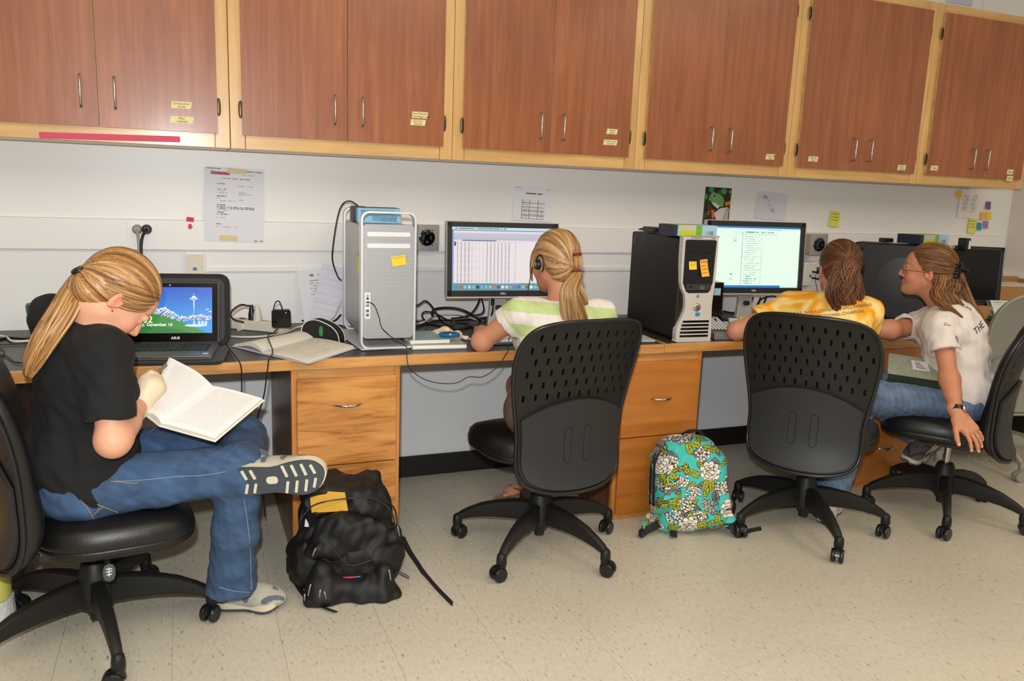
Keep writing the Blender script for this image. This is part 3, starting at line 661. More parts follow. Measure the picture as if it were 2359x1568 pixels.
class Head:
    def __init__(s, c, f, u, sc=1.0): s.c = va(c); s.H = basis(f, u); s.s = sc
    def p(s, x, y, z): return s.c+s.H@(A_(x,y,z)*s.s)
    def loc(s, P): return ((P-s.c)@s.H)/s.s
    def e(s, c, r, k=.015, rot=None): return el(s.p(*c), A_(*r)*s.s, s.H if rot is None else s.H@np.array(rot, np.float32), k)
    def cone(s, a, b, ra, rb, k=.008): return rc(s.p(*a), s.p(*b), ra*s.s, rb*s.s, k)
    def ops(s):
        o = [s.e((0,-.012,.038), (.070,.090,.080)), s.e((0,.030,-.012), (.060,.058,.082), .03), s.e((0,.046,-.062), (.040,.036,.042), .03),
             s.cone((-.045,.002,-.045), (-.012,.066,-.088), .016, .014, .03), s.cone((.045,.002,-.045), (.012,.066,-.088), .016, .014, .03),
             s.e((0,.076,-.088), (.016,.013,.014), .018), s.e((0,.060,.048), (.046,.026,.034), .03),
             s.e((-.036,.062,-.026), (.022,.020,.024), .02), s.e((.036,.062,-.026), (.022,.020,.024), .02)]
        for sx in (-1, 1): o += [sub(s.e((sx*.031,.096,.004), (.019,.016,.013)), .012)]
        for sx in (-1, 1): o += [s.e((sx*.031,.0735,.003), (.0135,.0125,.0125), .003), s.e((sx*.031,.081,.0125), (.017,.007,.005), .006), s.e((sx*.030,.084,.024), (.020,.007,.006), .010)]
        o += [s.cone((0,.088,.020), (0,.106,-.021), .0070, .0088, .012), s.cone((-.009,.094,-.027), (.009,.094,-.027), .0078, .0078, .006), s.e((0,.105,-.022), (.0090,.0085,.0085), .006)]
        o += [sub(s.e((0,.098,-.0555), (.026,.012,.0016), .002), .003)]
        o += [s.e((0,.0885,-.0505), (.020,.0085,.0052), .004), s.e((0,.0865,-.0605), (.017,.0085,.0058), .004)]
        ca, sa = math.cos(R(14)), math.sin(R(14)); rot = [[1,0,0],[0,ca,sa],[0,-sa,ca]]
        for sx in (-1, 1):
            r2 = np.array([[math.cos(R(20)), -sx*math.sin(R(20)), 0],[sx*math.sin(R(20)), math.cos(R(20)), 0],[0,0,1]])@np.array(rot)
            o += [s.e((sx*.075,-.008,-.004), (.0065,.0185,.031), .006, r2), sub(s.e((sx*.0805,-.003,.001), (.005,.0105,.019), .003, r2), .004), s.e((sx*.0735,.004,-.012), (.006,.005,.009), .004, r2)]
        return o
    def face_col(s, col, P, skin, lips=(190,104,96), brow=(120,84,52), flush=(214,126,104), fl=.5):
        q = s.loc(P); x = np.abs(q[:,0])
        def mixc(m, c): col[:] = col*(1-m[:,None])+np.array(c)/255.*m[:,None]
        g = lambda d: np.clip(d, 0, 1)
        mixc(fl*g(1.2-np.sqrt(((x-.045)/.026)**2+((q[:,1]-.06)/.035)**2+((q[:,2]+.028)/.026)**2)), flush)
        mixc(.6*g(1.3-np.sqrt(((x-.077)/.012)**2+((q[:,1]+.01)/.028)**2+((q[:,2]+.004)/.036)**2)), (222,128,100))
        mixc(.4*g(1.2-np.sqrt((x/.014)**2+((q[:,1]-.107)/.016)**2+((q[:,2]+.024)/.014)**2)), flush)
        mixc(g(3-2.4*np.sqrt((x/.021)**2+((q[:,2]+.0555)/.011)**2))*(q[:,1] > .080), lips)
        e = np.sqrt(((x-.031)/.0125)**2+((q[:,2]-.003)/.0062)**2); m = (q[:,1] > .070)
        mixc(g(4-4*e)*m, (226,220,214)); mixc(g(5-5*np.sqrt(((x-.031)/.006)**2+((q[:,2]-.003)/.006)**2))*m, (58,62,60))
        mixc(.8*g(3-3*np.sqrt(((x-.031)/.0165)**2+((q[:,2]-.0105)/.0026)**2))*m, (84,56,44))
        mixc(.75*g(2.4-2*np.sqrt(((x-.032)/.018)**2+((q[:,2]-.0255-.15*(.032-np.abs(x-.032)))/.0042)**2))*m, brow)
        return col
def strand_noise(seed):
    rs = np.random.RandomState(seed); fr = np.array([9,17,31,47,71,103.]); ph = rs.rand(6,2)*6.28; am = np.array([1,.9,.8,.7,.6,.5])
    return lambda t, s: sum(am[i]*np.sin(fr[i]*t+ph[i,0]+1.7*np.sin(3*s+ph[i,1])) for i in range(6))/2.2
def hair_cap(name, hd, tie, cols, parent, seed, thick=.010, plane=((0,.010,0),(0,.794,-.607)), extra=(), k=.006):
    """combed-back hair over the skull, gathered at tie (head coordinates)"""
    o = [hd.e((0,-.014,.040), (.070+thick, .090+thick, .081+thick)), hd.e((0,-.055,-.025), (.052+thick*.6,.046+thick*.5,.055), .03)]
    o += [hd.e(c, r, kk) for (c, r, kk) in extra]
    n = hd.H@A_(*plane[1]); o += [cut(hd.p(*plane[0]), n, k)]
    T = va(tie); nz = strand_noise(seed)
    ax = unit(-T); b1 = unit(np.cross(ax, A_(1,0,.01))); b2 = np.cross(ax, b1)
    def par(P):
        q = hd.loc(P)-T; t = np.arctan2(q@b2, q@b1); return t, np.linalg.norm(q, axis=-1)
    o += [disp(lambda P: (-.0016*nz(*par(P))).astype(np.float32))]
    for sx in (-1, 1): o += [sub(hd.e((sx*.080,-.002,-.006), (.020,.021,.030)), .006)]
    c0, c1, c2 = [np.array(c)/255. for c in cols]
    def cf(P):
        t, s_ = par(P); v = nz(t*1.0, s_*6)*.5+.5*nz(t*2.3+1, s_*9); v = np.clip(.5+.55*v, 0, 1)[:,None]
        return np.where(v < .5, c0+(c1-c0)*v*2, c1+(c2-c1)*(v*2-1))
    ob = blob(name, o, .0034, M_HAIR, parent, cf, 2)
    return ob
def strands(name, paths, cols, parent, seed=1):
    """many fine tapered locks, one mesh; each path: (points, radius profile, tone 0..1)"""
    mb = MB(); vc = []
    c = [np.array(x)/255. for x in cols]
    for (pts, rr, tone) in paths:
        n0 = len(mb.v); mb.tube(pts, rr, 5, sm=5); k = len(mb.v)-n0
        col = c[0]+(c[1]-c[0])*tone*2 if tone < .5 else c[1]+(c[2]-c[1])*(tone*2-1); vc += [col]*k
    o = mb.build(name, M_HAIR, parent, smooth=180, world=True); me = o.data
    a = me.color_attributes.new('Col', 'FLOAT_COLOR', 'POINT'); v = np.array(vc); v = np.where(v <= .04045, v/12.92, ((v+.055)/1.055)**2.4)
    a.data.foreach_set('color', np.concatenate([v, np.ones((len(v),1))], 1).astype(np.float32).ravel())
    return o
def lock_paths(guide, r0, n, seed, rad=(.0020,.0030,.0027,.0018), spread=(.35,1,1,.7), tail=.04, flat=None, wv=.12):
    """locks filling a tail that follows a guide line; r0 its half width at each guide point"""
    rs = np.random.RandomState(seed); G = [Vector(g) for g in guide]; out = []
    for i in range(n):
        a = rs.rand()*6.28; q = rs.rand()**.5; pts = []; ph = rs.rand()*6.28
        e1 = Vector((1,0,0)); L = len(G)
        end = 1-(rs.rand()**2)*.22
        for j, g in enumerate(G):
            t = (G[min(j+1,L-1)]-G[max(j-1,0)]).normalized(); e = t.cross(FWD).normalized(); f = e.cross(t)
            w_ = r0[j]; wob = wv*math.sin(2.2*j+ph)
            off = e*(w_*q*math.cos(a+wob))+f*(w_*.62*q*math.sin(a+wob)); pts.append(g+off)
        if end < 1: pts[-1] = pts[-2]+(pts[-1]-pts[-2])*max(.1,(1-(1-end)*2))
        tone = min(1, max(0, .5+.22*rs.randn())); out.append((pts, [x*(.8+.5*rs.rand()) for x in rad]+[.0008], tone))
    return out
def cap_strands(hd, tie, n, seed, off=.0125, amin=-1, lat=1.0):
    """fine strands combed from the hairline over the skull to the tie"""
    rs = np.random.RandomState(seed); out = []; C0 = A_(0,-.014,.040); Rr = A_(.070,.090,.081)+off; T = (va(tie)-C0)/Rr; T = unit(T)
    for i in range(n):
        ph = rs.rand()*2*math.pi
        # start on the hairline circle: plane cut of the skull
        for _ in range(40):
            d = unit(rs.randn(3)); q = C0+Rr*d
            if abs(.794*(q[1]-.010)-.607*q[2]) < .010 and q[2] > -.075: break
        else: continue
        if abs(q[0]) > .06 and abs(q[1]+.002) < .026 and abs(q[2]+.006) < .036: continue
        ang = math.acos(np.clip(d@T, -1, 1)); pts = []
        for t in np.linspace(.06, .97, 7):
            v = (math.sin((1-t)*ang)*d+math.sin(t*ang)*T)/max(math.sin(ang),1e-4); lift = .0012*rs.randn()
            pts.append(Vector(hd.p(*(C0+(Rr+lift*.6+.0006)*unit(v)))))
        tone = min(1, max(0, .5+.25*rs.randn())); r = .0006+.0007*rs.rand(); out.append((pts, [r*.4, r, r, r*.7], tone))
    return out
def hand_ops(W, d, n, side, sc=1.0, bends=(20,35,25), spread=.06, thumb=(.55,.75,.25), thumbbend=.3, per=None, k=.004):
    """wrist W, d towards the fingertips, n palm normal, side towards the thumb"""
    W = va(W); d = unit(d); n = va(n); n = unit(n-d*(n@d)); s = np.cross(n, d); s = s if s@va(side) > 0 else -s
    P = lambda a, b, c: W+(d*a+s*b+n*c)*sc
    o = [bx3(P(.045,0,0), A_(.046,.038,.0135)*sc, np.stack([d,s,n],1), .012*sc, .012), rc(W-d*.03*sc, P(.015,0,0), .023*sc, .022*sc, .015), el(P(.035,.028,.006), A_(.030,.015,.015)*sc, np.stack([d,s,n],1), .012)]
    tips = []
    for i, (b, L, r) in enumerate(((.029,.072,.0082),(.010,.080,.0085),(-.009,.074,.0082),(-.027,.058,.0072))):
        p = P(.082-.004*abs(i-1), b, 0); a = 0; bs = per[i] if per else bends; dirx = unit(d+s*spread*(1.5-i)/1.5)
        o.append(rc(P(.06,b*.85,0), p, .0105*sc, r*1.12*sc, .010))
        for j, f in enumerate((.45,.31,.24)):
            a += bs[j]; v = dirx*math.cos(R(a))+n*math.sin(R(a)); q = p+v*L*f*sc; o.append(rc(p, q, r*(1-.08*j)*sc, r*(.94-.08*j)*sc, k)); p = q
        tips.append((p, v, r*sc))
    t0 = P(.022,.032,.004); tv = unit(d*thumb[0]+s*thumb[1]+n*thumb[2]); t1 = t0+tv*.036*sc; tv2 = unit(tv+d*thumbbend+n*.1); t2 = t1+tv2*.032*sc; t3 = t2+unit(tv2+d*thumbbend)*.026*sc
    o += [rc(P(.012,.018,.002), t1, .0135*sc, .011*sc, .012), rc(t1, t2, .0105*sc, .0095*sc, k), rc(t2, t3, .0095*sc, .008*sc, k)]; tips.append((t3, tv2, .008*sc))
    return o, tips
def torso_ops(pel, neck, sl, sr, f, w=1.0, bust=.03, chest=.0):
    pel, neck, sl, sr = map(va, (pel, neck, sl, sr)); u = unit(neck-pel); l = unit(sl-sr); Bm = basis(f, u); L = np.linalg.norm(neck-pel); mid = (sl+sr)/2
    ff = Bm[:,1]; P = lambda t: pel+u*L*t
    o = [el(P(.02), A_(.168*w,.115*w,.105), Bm, .05), el(P(.30), A_(.135*w,.098*w,.13), Bm, .06), el(P(.50), A_(.140*w,.100*w,.13), Bm, .06), el(P(.70)-ff*.004, A_(.152*w,.102*w,.125), Bm, .06),
         rc(sl-l*.02, sr+l*.02, .050*w, .050*w, .05), rc(neck-u*.045, sl-l*.03, .052, .046, .04), rc(neck-u*.045, sr+l*.03, .052, .046, .04)]
    for sx in (-1, 1): o.append(el(P(.62)+l*sx*.068+ff*(.075+bust), A_(.062,.055,.060), Bm, .04))
    return o
def surf_line(o, px, r, m, name, parent):
    """a seam laid on the surface of o"""
    mw = wm(o); bt = BVHTree.FromPolygons([mw@v.co for v in o.data.vertices], [list(p.vertices) for p in o.data.polygons]); pts = []
    for q in smooth_path([V(a,b,0) for a,b in px], 5):
        d = (at(q.x, q.y, d=1)-CAMP).normalized(); h = bt.ray_cast(CAMP, d)
        if h[0] is not None: pts.append(h[0]-d*.0006)
    if len(pts) > 2: return MB().tube(pts, r, 5).build(name, m, parent, smooth=60, world=True)
def flat(c): return np.array(c)/255.
def noisecol(P, base, var, freq, seed, n=6):
    f = waves(seed, freq, 1, n); g = waves(seed+5, freq*3.1, 1, n); v = f(P)*.6+g(P)*.4; return np.array(base)/255.*(1+var*v[:,None])
def skin_col(base=(226,164,132), seed=3):
    def cf(P): return np.clip(noisecol(P, base, .02, 40, seed), 0, 1)
    return cf
# -- person with the black shirt, writing (left)
def person1():
    h = 12; f = heading(h)
    t = empty('person', (-.28,-1.05,0), 0, 'person in black shirt and jeans, ankle on knee, writing in a notebook', 'person', 'people at the desks')
    pel = A_(-.305,-1.055,.505); neck = va(at(200,742,y=-1.10)); sr = va(at(246,818,y=-1.225)); sl = va(at(125,728,y=-.975))
    elr = va(at(260,1012,y=-1.275)); wr = va(at(324,926,y=-1.09)); eller = va(at(215,960,y=-.96)); wl = va(at(318,905,y=-.99))
    hr = A_(-.295,-1.135,.495); hl = A_(-.285,-.975,.50); kr = va(at(552,1082,y=-1.13)); ar = A_(.095,-1.085,.105)
    kl = va(at(560,1005,y=-.80)); al = va(at(548,1084,y=-1.14))
    H = Head(at(262,686,y=-1.11), heading(18,-53), heading(18,37), 1.06)
    T1f = heading(26)
    ns = unit(H.p(0,-.03,-.05)-neck)
    body = H.ops()+[rc(neck-ns*.04, H.p(0,-.030,-.045), .056, .050, .03), rc(neck, H.p(0,.0,-.06), .045, .043, .03)]
    body += inflate(torso_ops(pel, neck, sl, sr, T1f, 1.0, -.03), -.018)
    body += chain([sr, elr, wr], [.046,.040,.027], .02)+[el(elr+A_(0,-.003,-.006), (.036,.036,.036), None, .03), rc(elr+(wr-elr)*.12, elr+(wr-elr)*.45, .043, .038, .02)]
    body += chain([sl, eller, wl], [.046,.038,.026], .02)
    hl_o, _ = hand_ops(wl, wr-wl+A_(.12,.1,.02), A_(.2,0,-1), A_(0,0,1), .92, (25,40,25)); body += hl_o
    body += chain([hr, kr, ar], [.07,.05,.036], .03)+chain([hl, kl, al], [.07,.05,.036], .03)
    sk = skin_col((216,158,128), 2)
    blob('body', body, .004, M_SKIN, t, lambda P: H.face_col(sk(P), P, None), 2)
    # shirt
    wr_ = waves(11, 52, .0052, 8, (1,1,.6)); w2 = waves(12, 125, .0020, 7)
    sh = inflate(torso_ops(pel, neck, sl, sr, T1f, 1.0, -.03), .010)+[el(pel+A_(.0,0,.06), (.165,.155,.14), basis(T1f,(0,0,1)), .05)]
    se = elr+(sr-elr)*.26; ax = unit(elr-sr); sh += [tubecloth([sr, se+ax*.05], [.064,.064], se, ax, .050, .035), rc(sl, eller+(sl-eller)*.3, .066, .064, .04)]
    sh += [disp(lambda P: wr_(P)+w2(P))]
    sh += [sub(rc(neck-ns*.01+A_(.015,0,.0), H.p(0,-.02,-.05), .054, .066), .006)]
    sh += [cut(pel+A_(0,0,-.035), A_(-.25,.0,-1), .004)]
    blob('shirt', sh, .005, M_CLOTH, t, lambda P: np.clip(noisecol(P, (15,14,16), .10, 30, 4), 0, 1), 2)
    # jeans
    wj = waves(21, 66, .0034, 8); wj2 = waves(22, 170, .0013, 7)
    hem = ar+A_(0,0,.0); ax2 = unit(ar-kr)
    dn = unit(al-kl)
    je = [el(pel+A_(0,0,-.01), (.165,.150,.105), None, .05), rc(hr, kr, .092, .070, .04), rc(hl, kl, .090, .070, .04), tubecloth([kr, kr+(ar-kr)*.5, ar+ax2*.06], [.068,.064,.080], ar+A_(0,0,.0), ax2+A_(.10,0,0), .060, .03), tubecloth([kl, kl+(al-kl)*.5, al+dn*.05], [.068,.062,.066], al+dn*.006, dn, .050, .03)]
    je += [disp(lambda P: wj(P)+wj2(P))]
    def jc(P):
        c = noisecol(P, (54,78,110), .11, 75, 8); fade = np.clip(1-np.abs((P[:,2]-.56)/.10), 0, 1)*np.clip(waves(9,9,1)(P)*.5+.5, 0, 1); c = c*(1+.25*fade[:,None])
        g = noisecol(P, (255,255,255), .05, 260, 13); c = c*g
        return np.clip(c, 0, 1)
    jo = blob('jeans', je, .005, M_DENIM, t, jc, 2)
    st1 = mat('stitch_pale', rgb(120,140,165), .8); st2 = mat('stitch_tan', rgb(168,132,92), .8)
    for (pp, m_) in (([(262,1108),(320,1106),(400,1098),(470,1094),(520,1086)], st1), ([(562,1150),(570,1200),(576,1260),(578,1320),(580,1358)], st1), ([(185,1150),(200,1168),(212,1188),(218,1198)], st2), ([(212,1190),(228,1174),(240,1166)], st2), ([(190,1148),(230,1164),(272,1180)], st2), ([(255,1108),(300,1112),(318,1112)], st2), ([(505,1352),(545,1362),(590,1362),(622,1345)], st1), ([(340,1000),(352,990),(362,980)], st1)): surf_line(jo, pp, .0011, m_, 'stitching', t)
    # glove on the writing hand
    d = unit(va(at(366,872,y=-1.02))-wr); n = unit(np.cross(d, A_(.3,-1,.35))); n = n if n[2] < 0 else -n
    tips = []; pc = va(at(346,892,y=-1.065)); go = [rc(wr, pc, .030, .034, .02), el(pc, (.040,.034,.034), None, .02), rc(wr-d*.02, pc, .030, .030, .02)]
    for (ku, kv, r_) in ((354,864,.0125),(367,874,.0125),(375,889,.0118),(376,904,.0105)):
        k0 = va(at(ku,kv,y=-1.045)); k1 = va(at(ku-8,kv+22,y=-.985)); k2 = va(at(ku-26,kv+20,y=-1.0)); go += [rc(pc, k0, .018, r_, .010), rc(k0, k1, r_, r_*.9, .006), rc(k1, k2, r_*.9, r_*.8, .006)]
    t0 = va(at(326,900,y=-1.06)); t1 = va(at(333,872,y=-1.07)); t2 = va(at(348,858,y=-1.055)); go += [rc(pc, t0, .020, .015, .012), rc(t0, t1, .014, .012, .008), rc(t1, t2, .0115, .0095, .006)]
    go += [rc(wr-d*.045, wr+d*.02, .034, .029, .012), cut(wr-d*.045, -d, .002, wr-.07, wr+.06), disp(waves(31, 140, .0009, 6)), disp(waves(32, 60, .0012, 6))]
    g = blob('glove', go, .0034, mat('latex_glove', rgb(226,208,178), .45, var=.05, vscale=60, bump=.2, bscale=120), t, None, 2); g['label'] = 'cream latex glove'
    # hair
    tie = A_(0,-.102,-.012); cols = ((98,62,30),(160,114,64),(214,176,124))
    hair_cap('hair', H, tie, cols, t, 41, .011)
    st = cap_strands(H, tie, 520, 42, .0120)
    G = [H.p(0,-.086,-.008), at(190,634,y=-1.115), at(172,668,y=-1.13), at(142,722,y=-1.17), at(104,780,y=-1.19), at(78,830,y=-1.19), at(62,868,y=-1.18)]
    st += lock_paths(G, [.011,.020,.032,.036,.034,.026,.012], 260, 43)
    hs = strands('hair_strands', st, cols, t); hs.name = 'ponytail'
    b = MB(); c = Vector(H.p(0,-.108,-.016)); r_ = Vector(H.H[:,0]); u_ = Vector(unit(H.H[:,2]*.9+H.H[:,1]*.2)); ring = [c+(r_*math.cos(a)+u_*math.sin(a))*.016 for a in np.linspace(0, 6.283, 17)[:-1]]
    b.tube(ring, .0055, 8, closed=True); b.build('hair_tie', M_BLK2, t, smooth=60, world=True)
    b = MB(); e = Vector(H.p(.080,.002,-.032)); b.lathe([(.001,-.003),(.003,0),(.001,.003)], 8, Matrix.Translation(e)); b.build('earring', M_CHROME, t, smooth=60, world=True)
    return dict(H=H, ar=ar, al=al, kl=kl, wr=wr, d=d, tips=tips, t=t)
W1 = person1()
def shoe(name, heel, toe, up, parent, cols, lab, sc=1.0):
    """running shoe: heel and toe points of the sole line, up = away from the sole"""
    heel = va(heel); toe = va(toe); f = unit(toe-heel); L = float(np.linalg.norm(toe-heel)); u = va(up); u = unit(u-f*(u@f)); s = np.cross(f, u); Bm = np.stack([s, f, u], 1)
    P = lambda x, y, z: heel+s*x*sc+f*y*L+u*z*sc; q_ = lambda a, b_, c_: (a*sc, b_, c_*sc)
    upper = [el(P(0,.20,.045), q_(.036,.055,.045), Bm, .02), el(P(0,.50,.040), q_(.038,.075,.036), Bm, .03), el(P(0,.78,.030), q_(.042,.062,.028), Bm, .03), rc(P(0,.13,.05), P(0,.20,.085), .036*sc, .036*sc, .02), sub(rc(P(0,.20,.085), P(0,.22,.14), .026, .034), .006), cut(P(0,0,.014), -u, .002), disp(waves(51, 120, .0007, 6))]
    root = empty(name, tuple(heel), 0); root.parent = parent; root.matrix_parent_inverse = wm(parent).inverted()
    c0, c1, c2 = cols
    def uc(Q):
        q = (Q-heel)@Bm; v = np.sin(q[:,1]*95+6*np.abs(q[:,0])*30)*np.cos(q[:,2]*60); m = (v > .45)[:,None]; return np.where(m, flat(c1), flat(c0))*np.ones((len(Q),1))
    up_ = blob(name+'_upper', upper, .0038, M_CLOTH, root, uc, 2); up_.name = 'upper'
    out = [(-.030,.02),(-.037,.12),(-.036,.30),(-.034,.48),(-.042,.66),(-.046,.80),(-.036,.93),(-.012,1.0),(.014,1.0),(.036,.92),(.043,.80),(.040,.66),(.031,.48),(.034,.30),(.036,.12),(.028,.02),(0,-.01)]
    pts = [p for p in smooth_path([V(x*sc,y*L,0) for x,y in out]+[V(out[0][0]*sc,out[0][1]*L,0)], 3)[:-1]]
    M = Matrix([[s[i],f[i],u[i],heel[i]] for i in range(3)]+[[0,0,0,1]])
    def spring(y): return .018*max(0,(y/L-.72)/.28)**2
    for (nm, z0, z1, g, mt) in (('midsole', .008, .028, 1.03, mat('shoe_midsole', rgb(206,196,172), .7)), ('outsole', -.002, .010, 1.0, mat('shoe_outsole', rgb(62,68,76), .75))):
        b = MB(M); n = len(pts); vs = []
        for z in (z0, z1): vs += [(p.x*g, L/2+(p.y-L/2)*g, z+spring(p.y)) for p in pts]
        vs += [(0, p.y, z0+spring(p.y)) for p in pts]+[(0, p.y, z1+spring(p.y)) for p in pts]
        fs = [(k, (k+1)%n, n+(k+1)%n, n+k) for k in range(n)]+[(k, (k+1)%n, 2*n+(k+1)%n, 2*n+k) for k in range(n)]+[(n+k, n+(k+1)%n, 3*n+(k+1)%n, 3*n+k) for k in range(n)]
        b.add(vs, fs); o = b.build(nm, mt, root, world=True, smooth=40, weld=True)
        if nm == 'outsole':
            for yy in (.10,.19,.28,.62,.72,.82,.91):
                for sx in (-1, 1):
                    lb = MB(M); w_ = (.024 if yy < .4 or yy > .88 else .030)*sc; lb.bar((sx*.008, (yy+.015)*L, -.0035+spring(yy*L)), (sx*(.008+w_), (yy-.02)*L, -.0035+spring(yy*L)), .008, .004); lb.build('tread_lug', mat('tread_cream', rgb(206,200,178), .7), o, world=True)
            lb = MB(M); lb.prism(rrect(.024,.034,.010,4,0,.47*L), .003, Matrix.Translation((0,0,-.004))); lb.build('tread_lug', mat('tread_cream', rgb(206,200,178), .7), o, world=True)
    b = MB(M)
    for k in range(5):
        y = (.42+.075*k)*L; z = .082-.0085*k; b.tube([(-.022,y-.004,z-.014),(-.008,y,z-.001),(.008,y+.004,z-.001),(.022,y+.004,z-.014)], .0022, 6, sm=3)
    b.build('laces', mat('grey_lace', rgb(170,166,158), .8), root, smooth=60, world=True)
    if lab: root['label'] = lab
    return root
SH1 = ((172,166,156),(92,98,112),(206,196,172))
shoe('shoe', at(508,1392,z=.004), at(648,1398,z=.004), (0,0,1), W1['t'], SH1, 'worn grey and cream running shoe on the floor', 1.12)
shoe('shoe', at(526,1112,d=2.36), at(742,1096,d=2.36), va(FWD)*1.0+A_(0,0,.36), W1['t'], SH1, 'running shoe with its sole turned out', 1.25)
def ring_tie(name, c, r_, u_, rad, thick, m, parent):
    c = Vector(c); r_ = Vector(r_); u_ = Vector(u_); b = MB(); b.tube([c+(r_*math.cos(a)+u_*math.sin(a))*rad for a in np.linspace(0, 6.283, 17)[:-1]], thick, 8, closed=True); return b.build(name, m, parent, smooth=60, world=True)
def arm(sh, e, w_, r=(.045,.035,.025)):
    sh, e, w_ = map(va, (sh, e, w_)); return chain([sh, e, w_], r, .02)+[el(e, (r[1]*.98,)*3, None, .03), rc(e+(w_-e)*.15, e+(w_-e)*.45, r[1]*1.0, r[1]*.95, .02)]
def decal(o, body, size, M, d, m, name, parent, off=.0022, bold=0, shear=0):
    """print on cloth: lettering pressed onto the surface of o along direction d"""
    mb = text_mb(body, size, M, bold=bold, shear=shear); bm = bmesh.new(); me0 = o.data; mw = wm(o); bt = BVHTree.FromPolygons([mw@v.co for v in me0.vertices], [list(p.vertices) for p in me0.polygons]); d = Vector(d).normalized(); vs = []
    for v in mb.v:
        h = bt.ray_cast(v-d*.25, d); vs.append((h[0]-d*off) if h[0] is not None else None)
    b = MB(); fs = [f for f in mb.f if all(vs[i] is not None for i in f)]; b.v = [v if v is not None else Vector(mb.v[0]) for v in vs]; used = sorted({i for f in fs for i in f}); ix = {i: k for k, i in enumerate(used)}; b.v = [b.v[i] for i in used]; b.f = [[ix[i] for i in f] for f in fs]; b.m = [0]*len(fs); return b.build(name, m, parent, world=True)
